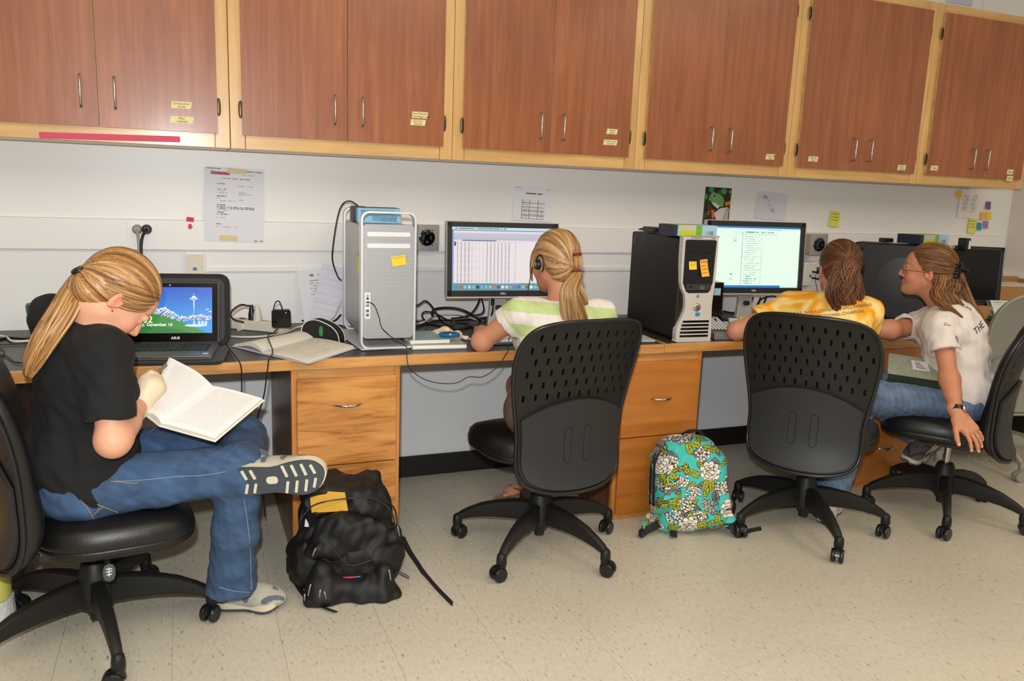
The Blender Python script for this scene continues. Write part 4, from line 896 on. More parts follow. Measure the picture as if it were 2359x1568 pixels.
# -- person in the striped shirt (second from left)
def person2():
    f = heading(97); t = empty('person', (1.23,-.90,0), 0, 'person in green and white striped shirt with two red hair ties, at the spreadsheet monitor', 'person', 'people at the desks')
    pel = A_(1.268,-.905,.565); neck = va(at(1296,702,y=-.865)); sl = va(at(1196,722,y=-.865)); sr = va(at(1390,726,y=-.875))
    e1 = A_(1.030,-.755,.798); w1 = A_(1.098,-.565,.800); e2 = A_(1.56,-.705,.806); w2_ = A_(1.44,-.54,.800)
    H = Head(at(1280,606,y=-.80), heading(101,-6), (0,0,1), 1.0)
    kl = A_(1.31,-.49,.54); kr = A_(1.49,-.50,.54); al = A_(1.43,-.40,.115); ar = A_(1.53,-.46,.11)
    b = H.ops()+[rc(neck-A_(0,0,.04), H.p(0,-.028,-.05), .054, .047, .03)]+inflate(torso_ops(pel, neck, sl, sr, f, .97), -.016)
    b += arm(sl, e1, w1, (.044,.034,.024))+arm(sr, e2, w2_, (.044,.034,.024))
    o1, _ = hand_ops(w1, (.35,.9,-.05), (0,0,-1), (1,0,0), .9, (15,25,20)); o2, _ = hand_ops(w2_, (-.35,.9,-.05), (0,0,-1), (-1,0,0), .9, (15,25,20)); b += o1+o2
    hl = pel+A_(-.095,.0,-.015); hr = pel+A_(.085,.01,-.015)
    b += chain([hl, kl, al], [.088,.058,.036], .03)+chain([hr, kr, ar], [.086,.058,.036], .03)
    for (a, tx, ty) in ((al, -.165, -.025), (ar, .02, .16)):
        hz = A_(a[0], a[1], .052); toe = A_(a[0]+tx, a[1]+ty, .038); fd = unit(toe-hz); sd = A_(-fd[1], fd[0], 0); b += [rc(a, hz, .036, .030, .02), rc(hz, hz+(toe-hz)*.72, .028, .022, .02), el(hz+(toe-hz)*.72, (.034,.034,.016), None, .02)]
        for q in range(5): b.append(rc(hz+(toe-hz)*.78+sd*(.024-.012*q), toe+sd*(.026-.013*q)-fd*.010*q*.8, .009, .0095-.0007*q, .004))
    sk = skin_col((202,138,106), 5); blob('body', b, .004, M_SKIN, t, lambda P: H.face_col(sk(P), P, None), 2)
    wv = waves(61, 66, .0032, 7); s1 = sl+(e1-sl)*.36; a1 = unit(e1-sl); s2 = sr+(e2-sr)*.40; a2 = unit(e2-sr)
    sh = inflate(torso_ops(pel, neck, sl, sr, f, .95), .006)+[tubecloth([sl, s1+a1*.05], [.056,.062], s1, a1, .047, .03), tubecloth([sr, s2+a2*.05], [.056,.062], s2, a2, .047, .03), disp(wv), disp(waves(62, 160, .0012, 6))]
    sh += [sub(el(neck+A_(.004,.02,.040), (.098,.085,.058), None, .01), .008), cut(pel+A_(0,0,-.05), (0,0,-1), .004)]
    us = unit(neck-pel); z0 = float((neck)@us)
    def sc(P):
        q = P@us-z0+.018; q1 = (P-sl)@a1; q2 = (P-sr)@a2; d1 = np.linalg.norm(P-sl-np.clip(q1,0,.3)[:,None]*a1, axis=1); d2 = np.linalg.norm(P-sr-np.clip(q2,0,.3)[:,None]*a2, axis=1)
        m1 = (q1 > .025)&(d1 < .085)&((P-sl)@A_(-1,0,0) > -.02); m2 = (q2 > .025)&(d2 < .085)&((P-sr)@A_(1,0,0) > -.02)
        s_ = np.where(m1, .012-q1, np.where(m2, .012-q2, q)); ph = (s_/.088)%1.0; w_ = np.clip(np.minimum(ph, 1-ph)*0+np.minimum(np.abs(ph-.25), np.abs(ph-.75))*18, 0, 1)
        g = np.where(((ph > .25)&(ph < .75))[:,None], flat((228,218,212)), flat((190,206,140))); return np.clip(g*noisecol(P, (255,255,255), .025, 150, 3), 0, 1)
    so = blob('shirt', sh, .005, M_CLOTH, t, sc, 2)
    so['label'] = 'thin cotton shirt with broad green and white stripes'
    sj = [el(pel+A_(0,0,-.01), (.172,.125,.10), None, .05), tubecloth([hl, kl], [.098,.084], hl+(kl-hl)*.12, kl-hl, .08, .03), tubecloth([hr, kr], [.096,.084], hr+(kr-hr)*.3, kr-hr, .08, .03)]
    blob('shorts', sj, .006, M_DENIM, t, lambda P: noisecol(P, (96,74,62), .08, 40, 6), 2)
    b = MB()
    for (a, tx, ty) in ((al, -.165, -.025), (ar, .02, .16)):
        b2 = MB(); hz = V(a[0], a[1], .008); fd = V(tx, ty, 0).normalized(); s_ = V(-fd.y, fd.x, 0); out = [(-.03,-.045),(-.034,0),(-.030,.06),(-.042,.13),(-.030,.185),(0,.20),(.028,.18),(.040,.13),(.030,.06),(.033,0),(.028,-.045),(0,-.055)]
        M = Matrix(((s_.x,fd.x,0,hz.x),(s_.y,fd.y,0,hz.y),(0,0,1,0),(0,0,0,1))); b2.prism([(p.x,p.y) for p in smooth_path([V(x,y,0) for x,y in out], 3)], .018, M)
        fl = b2.build('flip_flop', mat('tan_rubber', rgb(176,140,104), .7), t, world=True, bevel=.003)
        b3 = MB(M); b3.tube([(-.036,.05,.02),(-.024,.10,.058),(-.004,.138,.052),(.004,.150,.02)], .004, 6, sm=4); b3.tube([(.036,.05,.02),(.026,.10,.058),(.004,.138,.052)], .004, 6, sm=4); b3.build('strap', mat('brown_strap', rgb(92,58,40), .6), fl, world=True, smooth=60)
    tie1 = A_(.012,-.104,.030); tie2 = A_(.010,-.104,-.030); cols = ((112,76,44),(168,126,80),(212,178,132))
    hair_cap('hair', H, (0,-.106,-.012), cols, t, 71, .010)
    st = cap_strands(H, (0,-.106,-.020), 520, 72, .0110)
    st += lock_paths([H.p(*tie1), H.p(.011,-.118,.012), H.p(.010,-.120,-.012), H.p(*tie2)], [.010,.018,.018,.010], 60, 73, (.0018,.0026,.0026,.0018))
    G = [H.p(.010,-.100,-.026), H.p(.008,-.122,-.045), at(1312,670,y=-.965), at(1318,710,y=-.965), at(1324,745,y=-.96), at(1330,775,y=-.955)]
    st += lock_paths(G, [.011,.020,.034,.044,.052,.050], 300, 74)
    G = [H.p(.012,-.104,-.034), at(1328,655,y=-.945), at(1340,680,y=-.95), at(1352,702,y=-.95)]; st += lock_paths(G, [.008,.016,.018,.008], 70, 75)
    st += lock_paths([at(1240,560,y=-.76), at(1228,590,y=-.74), at(1224,625,y=-.735), at(1226,648,y=-.735)], [.006,.010,.008,.003], 26, 76, (.001,.0016,.0014,.001))
    strands('ponytail', st, cols, t)
    red = mat('red_hair_tie', rgb(132,22,32), .7); r_, u_ = H.H[:,0], unit(H.H[:,2]*.2-H.H[:,1])
    ring_tie('hair_tie', H.p(*(tie1+A_(0,-.012,0))), r_, u_, .014, .0045, red, t); ring_tie('hair_tie', H.p(*(tie2+A_(0,-.010,-.002))), r_, u_, .015, .0050, red, t)
    b = MB(); n0 = Vector(neck); b.tube([n0+V(.062*math.cos(a), -.006+.052*math.sin(a), .022+.012*math.sin(a)) for a in np.linspace(math.pi*1.02, math.pi*1.98, 18)], .0012, 6); b.build('necklace', M_CHROME, t, world=True)
    # clip-on earphone over the left ear and its lead
    e = H.p(-.088,-.008,-.004); hp = empty('earphone', tuple(e), 0); hp.parent = t; hp.matrix_parent_inverse = wm(t).inverted()
    Mx = Matrix([[H.H[i,1], H.H[i,2], -H.H[i,0], e[i]] for i in range(3)]+[[0,0,0,1]])
    b = MB(Mx); b.lathe([(.001,.012),(.010,.0115),(.016,.008),(.019,.001),(.019,-.004),(.001,-.005)], 22); b.build('earpiece', M_BLK2, hp, smooth=45, world=True)
    b = MB(Mx); b.lathe([(.001,.0135),(.009,.0125),(.0115,.0100)], 20); b.build('earpiece_cap', M_STEEL, hp, smooth=60, world=True)
    b = MB(Mx); b.tube([(.012,.012,.0),(.004,.030,-.003),(-.012,.034,-.006),(-.024,.020,-.008),(-.026,-.006,-.008),(-.018,-.026,-.006)], .0028, 8, sm=5); b.build('ear_hook', M_BLK2, hp, smooth=60, world=True)
    return dict(H=H, t=t, e=e)
W2 = person2()
# -- person in the yellow shirt (third)
def person3():
    f = heading(46); t = empty('person', (2.42,-1.03,0), 0, 'person in yellow tie-dyed shirt with brown ponytail, seen from behind', 'person', 'people at the desks')
    pel = A_(2.42,-1.03,.565); neck = va(at(1918,682,y=-.985)); sl = va(at(1812,708,y=-.845)); sr = va(at(2000,722,y=-1.055))
    e1 = A_(2.190,-.772,.806); w1 = A_(2.385,-.60,.800); e2 = A_(2.735,-.915,.775); w2_ = A_(2.76,-.68,.800)
    H = Head(at(1932,624,y=-.945), heading(64,-4), (.03,0,1), 1.0)
    hl = pel+A_(-.065,.06,-.015); hr = pel+A_(.065,-.055,-.015); kl = A_(2.66,-.64,.53); kr = va(at(1990,940,y=-.90)); kr[2] = .53; al = va(at(1878,1085,z=.11)); ar = A_(2.56,-1.02,.12)
    b = H.ops()+[rc(neck-A_(0,0,.04), H.p(0,-.028,-.05), .056, .048, .03)]+inflate(torso_ops(pel, neck, sl, sr, f, 1.0), -.018)
    b += arm(sl, e1, w1)+arm(sr, e2, w2_)
    o1, _ = hand_ops(w1, (.7,.7,-.05), (0,0,-1), (1,-.5,0), .92, (15,25,20)); o2, _ = hand_ops(w2_, (0,1,-.05), (0,0,-1), (-1,0,0), .92, (15,25,20)); b += o1+o2
    b += chain([hl, kl, al], [.07,.05,.034], .03)+chain([hr, kr, ar], [.07,.05,.034], .03)
    sk = skin_col((196,134,104), 6); blob('body', b, .004, M_SKIN, t, lambda P: H.face_col(sk(P), P, None), 2)
    wv = waves(81, 55, .0045, 8, (1,1,.6)); s1 = sl+(e1-sl)*.56; a1 = unit(e1-sl); s2 = sr+(e2-sr)*.62; a2 = unit(e2-sr)
    sh = inflate(torso_ops(pel, neck, sl, sr, f, 1.03), .012)+[tubecloth([sl, s1+a1*.05], [.056,.060], s1, a1, .047, .035), tubecloth([sr, s2+a2*.05], [.064,.070], s2, a2, .052, .035), disp(wv), disp(waves(82, 140, .0014, 6)), sub(rc(neck-A_(0,0,.02), neck+A_(.02,.02,.10), .055, .068), .006), cut(pel+A_(0,0,-.06), (0,0,-1), .004)]
    n1, n2, n3 = waves(83, 62, 1, 9), waves(84, 150, 1, 9), waves(85, 25, 1, 6)
    def sc(P):
        w_ = n3(P)*.03; Q = P+np.stack([w_, -w_, w_], 1).astype(np.float32); v = np.clip(.45+.5*n1(Q)+.42*n2(Q), 0, 1)[:,None]
        return flat((238,158,18))+(flat((244,214,140))-flat((238,158,18)))*v
    so = blob('shirt', sh, .005, M_CLOTH, t, sc, 2); so['label'] = 'yellow and orange tie-dyed shirt'
    d = FWD*.6+V(.7,.6,-.1)*.6; c = at(1925,712,y=-1.12); x = (RGT*.93+V(.5,-.5,0)*.25).normalized(); x = RGT.copy(); y_ = UPV.copy(); tilt = Matrix.Rotation(R(-7), 4, FWD); x = tilt@x; y_ = tilt@y_; z_ = x.cross(y_)
    mg = mat('print_grey', rgb(150,128,84), .8)
    for k, (s_, sz, du, dv) in enumerate((('2011 IHAA DIVISION I GIRLS SWIMMING', .0175, 0, 0), ('SECTIONAL CHAMPIONS', .0175, .012, -.0215))):
        cc = c+x*(.028+du)+y_*dv; M = Matrix(((x.x,y_.x,z_.x,cc.x),(x.y,y_.y,z_.y,cc.y),(x.z,y_.z,z_.z,cc.z),(0,0,0,1))); decal(so, s_, sz, M, FWD, mg, 'lettering', t, bold=.0003)
    wj = waves(86, 75, .003, 7)
    a2_ = unit(ar-kr); a1_ = unit(al-kl)
    je = [el(pel+A_(0,0,-.01), (.165,.145,.10), basis(f,(0,0,1)), .05), rc(hl, kl, .088, .068, .04), rc(hr, kr, .090, .070, .04), tubecloth([kl, al+a1_*.05], [.066,.072], al+A_(0,0,-.03), a1_, .056), tubecloth([kr, kr+(ar-kr)*.5, ar+a2_*.06], [.068,.064,.078], ar+A_(0,0,-.03), a2_, .060), disp(wj)]
    blob('jeans', je, .0055, M_DENIM, t, lambda P: np.clip(noisecol(P, (100,122,152), .14, 80, 9), 0, 1), 2)
    W = ((206,200,196),(188,182,178),(214,208,200))
    shoe('shoe', ar+A_(-.05,-.05,-.115), ar+A_(.14,.10,-.115), (0,0,1), t, W, 'white trainer'); shoe('shoe', al+A_(-.05,-.04,-.105), al+A_(.13,.12,-.105), (0,0,1), t, W, 'white trainer')
    cols = ((54,30,17),(94,55,30),(150,98,56)); tie = (0,-.104,.052)
    hair_cap('hair', H, tie, cols, t, 91, .012)
    st = cap_strands(H, tie, 520, 92, .0130)
    G = [H.p(0,-.100,.050), H.p(.0,-.128,.040), at(1950,618,y=-1.065), at(1948,655,y=-1.07), at(1945,690,y=-1.07), at(1955,718,y=-1.07), at(1962,742,y=-1.075)]
    st += lock_paths(G, [.012,.028,.050,.058,.048,.032,.012], 320, 93, (.002,.0028,.0028,.002), wv=.5)
    G = [H.p(-.01,-.118,.030), at(1922,640,y=-1.07), at(1915,680,y=-1.075), at(1928,710,y=-1.08), at(1945,735,y=-1.085)]; st += lock_paths(G, [.01,.022,.024,.018,.006], 70, 94, wv=.6)
    G = [H.p(.01,-.118,.030), at(1972,640,y=-1.06), at(1980,680,y=-1.065), at(1975,700,y=-1.07)]; st += lock_paths(G, [.01,.022,.022,.006], 70, 95, wv=.6)
    strands('ponytail', st, cols, t)
    ring_tie('hair_tie', H.p(0,-.114,.048), H.H[:,0], unit(H.H[:,2]+H.H[:,1]*.4), .015, .005, mat('brown_hair_tie', rgb(86,48,32), .7), t)
    # headphone band end on the left ear
    e = H.p(-.086,-.004,.0); Mx = Matrix([[H.H[i,1], H.H[i,2], -H.H[i,0], e[i]] for i in range(3)]+[[0,0,0,1]]); b = MB(Mx); b.lathe([(.001,.008),(.008,.007),(.011,.002),(.011,-.003),(.001,-.004)], 18); b.tube([(0,-.008,.004),(.006,-.04,.006),(.012,-.085,-.01),(.0,-.14,-.03)], .0014, 6, sm=4); b.build('earphone', M_BLK2, t, smooth=45, world=True)
    return dict(H=H, t=t)
W3 = person3()
# -- person in the white shirt (right), leaning in
def person4():
    f = heading(124); t = empty('person', (3.17,-1.12,0), 0, 'person in white shirt and glasses, leaning forward with one hand on the seat', 'person', 'people at the desks')
    pel = A_(3.185,-1.125,.545); neck = va(at(2178,700,y=-.99)); sl = va(at(2168,752,y=-1.10)); sr = va(at(2128,748,y=-.83))
    e1 = va(at(2187,872,y=-1.22)); w1 = va(at(2203,950,y=-1.325)); e2 = va(at(2052,758,z=.812)); w2_ = e2+A_(-.20,.14,-.005)
    H = Head(at(2136,626,y=-.93), heading(131,3), (-.05,.03,1), 1.0)
    lv = A_(-.83,-.56,0); hl = pel+lv*.085+A_(0,0,-.015); hr = pel-lv*.085+A_(0,0,-.015); kl = va(at(2012,912,y=-.985)); kr = A_(2.97,-.87,.54); al = va(at(2112,1003,y=-.93)); ar = va(at(2132,1000,y=-.865))
    ns = unit(H.p(0,-.03,-.05)-neck); tf = unit(np.cross(sl-sr, neck-pel)); tf = tf if tf@f > 0 else -tf
    b = H.ops()+[rc(neck-ns*.04, H.p(0,-.028,-.045), .055, .047, .03), rc(neck+va(tf)*.02, H.p(0,.0,-.06), .044, .040, .03)]+inflate(torso_ops(pel, neck, sl, sr, tf, 1.0, -.012), -.018)
    b += arm(sl, e1, w1, (.042,.034,.0245))+arm(sr, e2, w2_, (.044,.037,.025))
    hd = unit(A_(*(at(2244,1000,y=-1.40)))-w1); o1, tips = hand_ops(w1+hd*.008, hd, A_(.10,.80,-.55), A_(-1,-.2,0), 1.02, None, .22, (.8,.55,.15), .25, per=((4,20,12),(4,18,12),(6,18,12),(8,18,12))); b += o1
    o2, _ = hand_ops(w2_, (-.8,.6,-.03), (0,0,-1), (0,-1,0), .92, (15,25,20)); b += o2
    b += chain([hl, kl, al], [.07,.05,.034], .03)+chain([hr, kr, ar], [.07,.05,.034], .03)
    sk = skin_col((196,132,98), 7)
    def cf(P):
        c = H.face_col(sk(P), P, None, fl=.75)
        for (p, v, r_) in tips:
            m = np.clip(1.6-np.linalg.norm(P-(p+v*.002-unit(A_(.10,.80,-.55))*r_*.5), axis=1)/.0052, 0, 1)[:,None]; c = c*(1-m)+flat((236,190,170))*m
        return c
    blob('body', b, .0034, M_SKIN, t, cf, 2)
    wv = waves(101, 54, .0052, 8); s1 = sl+(e1-sl)*.50; a1 = unit(e1-sl); s2 = sr+(e2-sr)*.62; a2 = unit(e2-sr)
    sh = inflate(torso_ops(pel, neck, sl, sr, tf, 1.03, -.012), .013)+[tubecloth([sl, s1+a1*.05], [.062,.070], s1, a1, .054, .035), tubecloth([sr, s2+a2*.05], [.058,.060], s2, a2, .048, .035), disp(wv), disp(waves(102, 130, .0018, 7)), sub(rc(neck-ns*.01+va(tf)*.02, neck+ns*.10+va(tf)*.02, .054, .066), .006), cut(pel+A_(0,0,-.055), A_(-.1,0,-1), .004)]
    so = blob('shirt', sh, .005, M_CLOTH, t, lambda P: np.clip(noisecol(P, (226,216,210), .015, 30, 5), 0, 1), 2); so['label'] = 'plain white cotton shirt with navy lettering'
    nv = mat('print_navy', rgb(40,44,92), .8)
    for (s_, sz, u, v, an, dy) in (('THE', .040, 2256, 756, 32, -1.18), ('Zoo', .026, 2224, 706, -32, -1.1), ('Zoo', .016, 2133, 749, -14, -1.0)):
        c = at(u, v, y=dy); rot = Matrix.Rotation(R(an), 4, -FWD); x = rot@RGT; y_ = rot@UPV; z_ = x.cross(y_); M = Matrix(((x.x,y_.x,z_.x,c.x),(x.y,y_.y,z_.y,c.y),(x.z,y_.z,z_.z,c.z),(0,0,0,1))); decal(so, s_, sz, M, FWD, nv, 'lettering', t, shear=.2)
    ax = unit(al-kl)
    je = [el(pel+A_(0,0,-.01), (.165,.145,.10), basis(f,(0,0,1)), .05), rc(hl, kl, .090, .072, .04), rc(hr, kr, .088, .068, .04), tubecloth([kl, kl+(al-kl)*.6, al+ax*.03], [.070,.060,.058], al, ax, .048), tubecloth([kr, kr+(ar-kr)*.6, ar], [.066,.056,.054], ar, ar-kr, .045), disp(waves(103, 70, .0032, 8)), disp(waves(104, 170, .0012, 6))]
    def jc(P):
        c = noisecol(P, (88,106,132), .13, 75, 9); m = np.clip((P[:,2]-.50)/.10, 0, 1)[:,None]*np.clip(.5+.5*waves(105, 14, 1)(P), 0, 1)[:,None]; return np.clip(c*(1+.35*m), 0, 1)
    blob('jeans', je, .005, M_DENIM, t, jc, 2)
    hw = va(at(2140,1018,y=-.93)); tw = va(at(2064,1090,y=-1.04)); shoe('shoe', hw, hw+unit(tw-hw)*.25, A_(-.60,-.45,.60), t, ((96,84,80),(60,54,54),(70,64,62)), 'dark brown and grey hiking shoe with red trim')
    hw2 = va(at(2152,1014,y=-.84)); shoe('shoe', hw2, hw2+unit(tw-hw+A_(.03,.02,0))*.24, A_(-.60,-.45,.60), t, ((96,84,80),(60,54,54),(70,64,62)), 'dark brown hiking shoe')
    cols = ((70,42,22),(114,74,40),(168,118,66)); tie = (0,-.104,.030)
    hair_cap('hair', H, tie, cols, t, 111, .012, extra=(((0,-.062,-.055), (.060,.040,.055), .03),))
    st = cap_strands(H, tie, 560, 112, .0130)
    G = [H.p(0,-.098,.025), H.p(0,-.112,-.02), at(2205,668,y=-1.0), at(2225,705,y=-1.055), at(2250,735,y=-1.09), at(2272,765,y=-1.12)]
    st += lock_paths(G, [.030,.046,.050,.042,.032,.012], 260, 113)
    G = [H.p(-.050,-.060,.01), H.p(-.066,-.062,-.05), at(2158,682,y=-1.045), at(2178,706,y=-1.10), at(2205,728,y=-1.13)]; st += lock_paths(G, [.022,.030,.030,.022,.008], 110, 115)
    G = [H.p(0,-.095,-.01), H.p(-.02,-.10,-.06), at(2180,680,y=-1.04), at(2200,705,y=-1.075), at(2232,740,y=-1.11)]; st += lock_paths(G, [.045,.048,.044,.036,.012], 200, 116)
    G = [H.p(-.060,-.05,-.03), H.p(-.064,-.055,-.075), at(2160,690,y=-1.075), at(2185,705,y=-1.12), at(2225,738,y=-1.15)]; st += lock_paths(G, [.012,.014,.012,.010,.004], 40, 114, (.001,.0016,.0016,.001))
    strands('hair_lengths', st, cols, t)
    # claw clip at the back of the head
    Mx = Matrix([[H.H[i,0], H.H[i,1], H.H[i,2], H.p(0,-.118,.022)[i]] for i in range(3)]+[[0,0,0,1]])
    b = MB(Mx)
    for sx in (-1, 1):
        for q in range(5): b.tube([(sx*.008,-.012,.030-.015*q), (sx*.026,-.008,.030-.015*q), (sx*.040,.012,.028-.014*q), (sx*.036,.028,.026-.013*q)], .0035, 6, sm=3)
        b.tube([(sx*.026,-.008,.034),(sx*.028,-.008,-.032)], .005, 8)
        b.tube([(sx*.010,-.012,0),(sx*.014,-.032,.004),(sx*.020,-.040,.004)], [.008,.007,.005], 8)
    b.cyl((0,-.014,.020),(0,-.014,-.020),.006,10)
    c = b.build('hair_clip', M_GLOSS, t, smooth=50, world=True); c['label'] = 'black claw hair clip'
    # glasses
    Mh = Matrix([[H.H[i,0], H.H[i,1], H.H[i,2], H.c[i]] for i in range(3)]+[[0,0,0,1]]); g = empty('glasses', tuple(H.c), 0); g.parent = t; g.matrix_parent_inverse = wm(t).inverted(); fr = mat('glasses_wire', rgb(92,52,46), .35, .6)
    gl = mat('lens_glass', (1,1,1,1), .03); gl.node_tree.nodes['Principled BSDF'].inputs['Transmission Weight'].default_value = 1; gl.node_tree.nodes['Principled BSDF'].inputs['IOR'].default_value = 1.05
    for sx in (-1, 1):
        oval = [(sx*.033+.022*math.cos(a), .099-.25*abs(.022*math.cos(a)*sx+.033-.012)*.3, -.002+.0145*math.sin(a)) for a in np.linspace(0, 6.283, 25)[:-1]]
        MB(Mh).tube(oval, .0010, 6, closed=True).build('rim', fr, g, world=True, smooth=60); MB(Mh).poly(oval).build('lens', gl, g, world=True, solid=.001)
        MB(Mh).tube([(sx*.055,.096,.002),(sx*.066,.088,.003),(sx*.077,.02,.004),(sx*.078,-.004,.002),(sx*.078,-.018,-.012)], .0012, 6, sm=4).build('temple', fr, g, world=True, smooth=60)
    MB(Mh).tube([(-.011,.099,.002),(0,.108,.005),(.011,.099,.002)], .0010, 6, sm=4).build('bridge', fr, g, world=True, smooth=60)
    # wrist watch
    wa = empty('wrist_watch', tuple(w1), 0); wa.parent = t; wa.matrix_parent_inverse = wm(t).inverted(); fa = unit(w1-e1); c = w1-fa*.012; s1_ = unit(np.cross(fa, A_(0,1,0))); s2_ = np.cross(fa, s1_)
    b = MB(); n = 20; b.grid(lambda u, v: Vector(c+fa*((v-.5)*.018)+(s1_*math.cos(6.283*u)+s2_*math.sin(6.283*u))*.0305), n, 2, cu=True); b.build('strap', M_BLK2, wa, smooth=60, world=True, solid=.002)
    dv_ = A_(.30,-.95,.1); dd = unit(dv_-fa*float(dv_@fa)); cc = c+dd*.030; ss = np.cross(fa, dd); M = Matrix([[ss[i],fa[i],dd[i],cc[i]] for i in range(3)]+[[0,0,0,1]])
    MB(M).lathe([(.001,0),(.018,0),(.0185,.003),(.0165,.008),(.0135,.0085),(.013,.0075),(.001,.0075)], 24).build('watch_case', M_STEEL, wa, smooth=40, world=True)
    MB(M).lathe([(.001,.0078),(.0125,.0078)], 24).build('watch_face', M_GLOSS, wa, world=True)
    return dict(H=H, t=t, kl=kl, hl=hl)
W4 = person4()
# ---------------------------------------------------------------- painting helpers for flat print
def hx(*c): return np.array(c)/255.
class Canvas:
    def __init__(s, nx, ny, c): s.nx, s.ny = nx, ny; s.x, s.y = np.meshgrid((np.arange(nx)+.5)/nx, (np.arange(ny)+.5)/ny); s.a = np.ones((ny,nx,3))*hx(*c); s.rs = np.random.RandomState(5)
    def put(s, m, c): s.a[m] = hx(*c); return s
    def rect(s, x0, y0, x1, y1, c): return s.put((s.x >= x0)&(s.x <= x1)&(s.y >= y0)&(s.y <= y1), c)
    def ell(s, cx, cy, rx, ry, c, ang=0):
        dx, dy = s.x-cx, s.y-cy; ca, sa = math.cos(R(ang)), math.sin(R(ang)); u = dx*ca+dy*sa; v = -dx*sa+dy*ca; return s.put((u/rx)**2+(v/ry)**2 < 1, c)
    def poly(s, pts, c):
        m = np.zeros(s.x.shape, bool); n = len(pts)
        for i in range(n):
            (x0,y0),(x1,y1) = pts[i], pts[(i+1)%n]; cr = ((y0 > s.y) != (y1 > s.y))&(s.x < (x1-x0)*(s.y-y0)/(y1-y0+1e-12)+x0); m ^= cr
        return s.put(m, c)
    def text(s, x0, y, w, h, c, seed=0, dens=.72):
        """a line of writing too small to read: broken dashes"""
        rs = np.random.RandomState(seed); n = max(4, int(w*s.nx/1.4)); pat = rs.rand(n) < dens; i = np.clip(((s.x-x0)/w*n).astype(int), 0, n-1)
        return s.put((s.x >= x0)&(s.x <= x0+w)&(np.abs(s.y-y) <= h/2)&pat[i], c)
    def fn(s): return lambda x, y: s.a
def box_on(name, M, size, m, bevel=.002, parent=None):
    return MB(M).box((0,0,size[2]/2), size).build(name, m, parent, world=True, bevel=bevel)
def sheet(name, c, w, h, cv, label, cat='paper', ang=0, y=-.012, group=None, facing=None, thick=.0016, parent=None):
    """a sheet fixed on the back wall: centre c (x,z), printed front"""
    M = frame((c[0], y, c[1]), 0, R(90)) @ Matrix.Rotation(ang, 4, 'Z')
    o = MB(M).box((0,0,-thick/2), (w, h, thick)).build(name, M_WHITE, parent, world=parent is not None)
    if label: tag(o, label, cat, group)
    painted('print', cv.fn(), cv.nx, cv.ny, M @ Matrix.Translation((-w/2*.995, -h/2*.995, .0003)) @ Matrix.Diagonal((w*.995, h*.995, 1, 1)), M_PRINT, o, True)
    return o
def note(c3, w, h, col, label, ang=0, y=None, curl=.006, rz=0, lines=3, seed=1, parent=None, cat='sticky note', group='sticky notes on the wall', name='sticky_note', M=None):
    Mx = M if M is not None else frame(c3, rz, R(90)) @ Matrix.Rotation(ang, 4, 'Z')
    mb = MB(Mx); n = 8
    mb.grid(lambda u, v: ((u-.5)*w, (v-.5)*h, .0006+curl*(1-v)**2), 2, n); mb.mi = 1; rs = random.Random(seed)
    for k in range(lines):
        v = .80-.2*k; x = -.38
        while x < .30:
            L = rs.uniform(.05,.14); mb.poly([(x*w,(v-.5)*h,.0010+curl*(1-v)**2),((x+L)*w,(v-.5)*h,.0010+curl*(1-v)**2),((x+L)*w,(v-.46)*h,.0010+curl*(1-v-.04)**2),(x*w,(v-.46)*h,.0010+curl*(1-v-.04)**2)]); x += L+.04
    o = mb.build(name, [col, M_INK], parent, world=parent is not None)
    return tag(o, label, cat, group) if parent is None else o
Y1 = mat('note_yellow', rgb(246,206,52), .75); Y2 = mat('note_lemon', rgb(226,222,92), .75); Y3 = mat('note_orange', rgb(250,178,58), .75); PU = mat('note_purple', rgb(132,82,150), .75); LI = mat('note_lilac', rgb(166,122,172), .75); TE = mat('note_teal', rgb(42,148,172), .75)
# ---------------------------------------------------------------- silver tower
def perforated():
    m, t, b = nt('perforated_aluminium'); L = t.links.new
    tc = N(t, 'ShaderNodeTexCoord'); sp = N(t, 'ShaderNodeSeparateXYZ'); L(tc.outputs['Object'], sp.inputs[0])
    def sn(sock, add=None):
        mu = N(t, 'ShaderNodeMath', operation='MULTIPLY'); mu.inputs[1].default_value = 2*math.pi/.0072; L(sock, mu.inputs[0]); s_ = N(t, 'ShaderNodeMath', operation='SINE'); L(mu.outputs[0], s_.inputs[0]); return s_.outputs[0]
    p = N(t, 'ShaderNodeMath', operation='MULTIPLY'); L(sn(sp.outputs['X']), p.inputs[0]); L(sn(sp.outputs['Z']), p.inputs[1])
    r = N(t, 'ShaderNodeMapRange'); r.inputs[1].default_value = .10; r.inputs[2].default_value = .34; L(p.outputs[0], r.inputs[0])
    mx = N(t, 'ShaderNodeMix', data_type='RGBA'); mx.inputs[6].default_value = rgb(206,206,208); mx.inputs[7].default_value = rgb(44,46,52); L(r.outputs[0], mx.inputs[0]); L(mx.outputs[2], b.inputs['Base Color'])
    b.inputs['Metallic'].default_value = .35; b.inputs['Roughness'].default_value = .42; return m
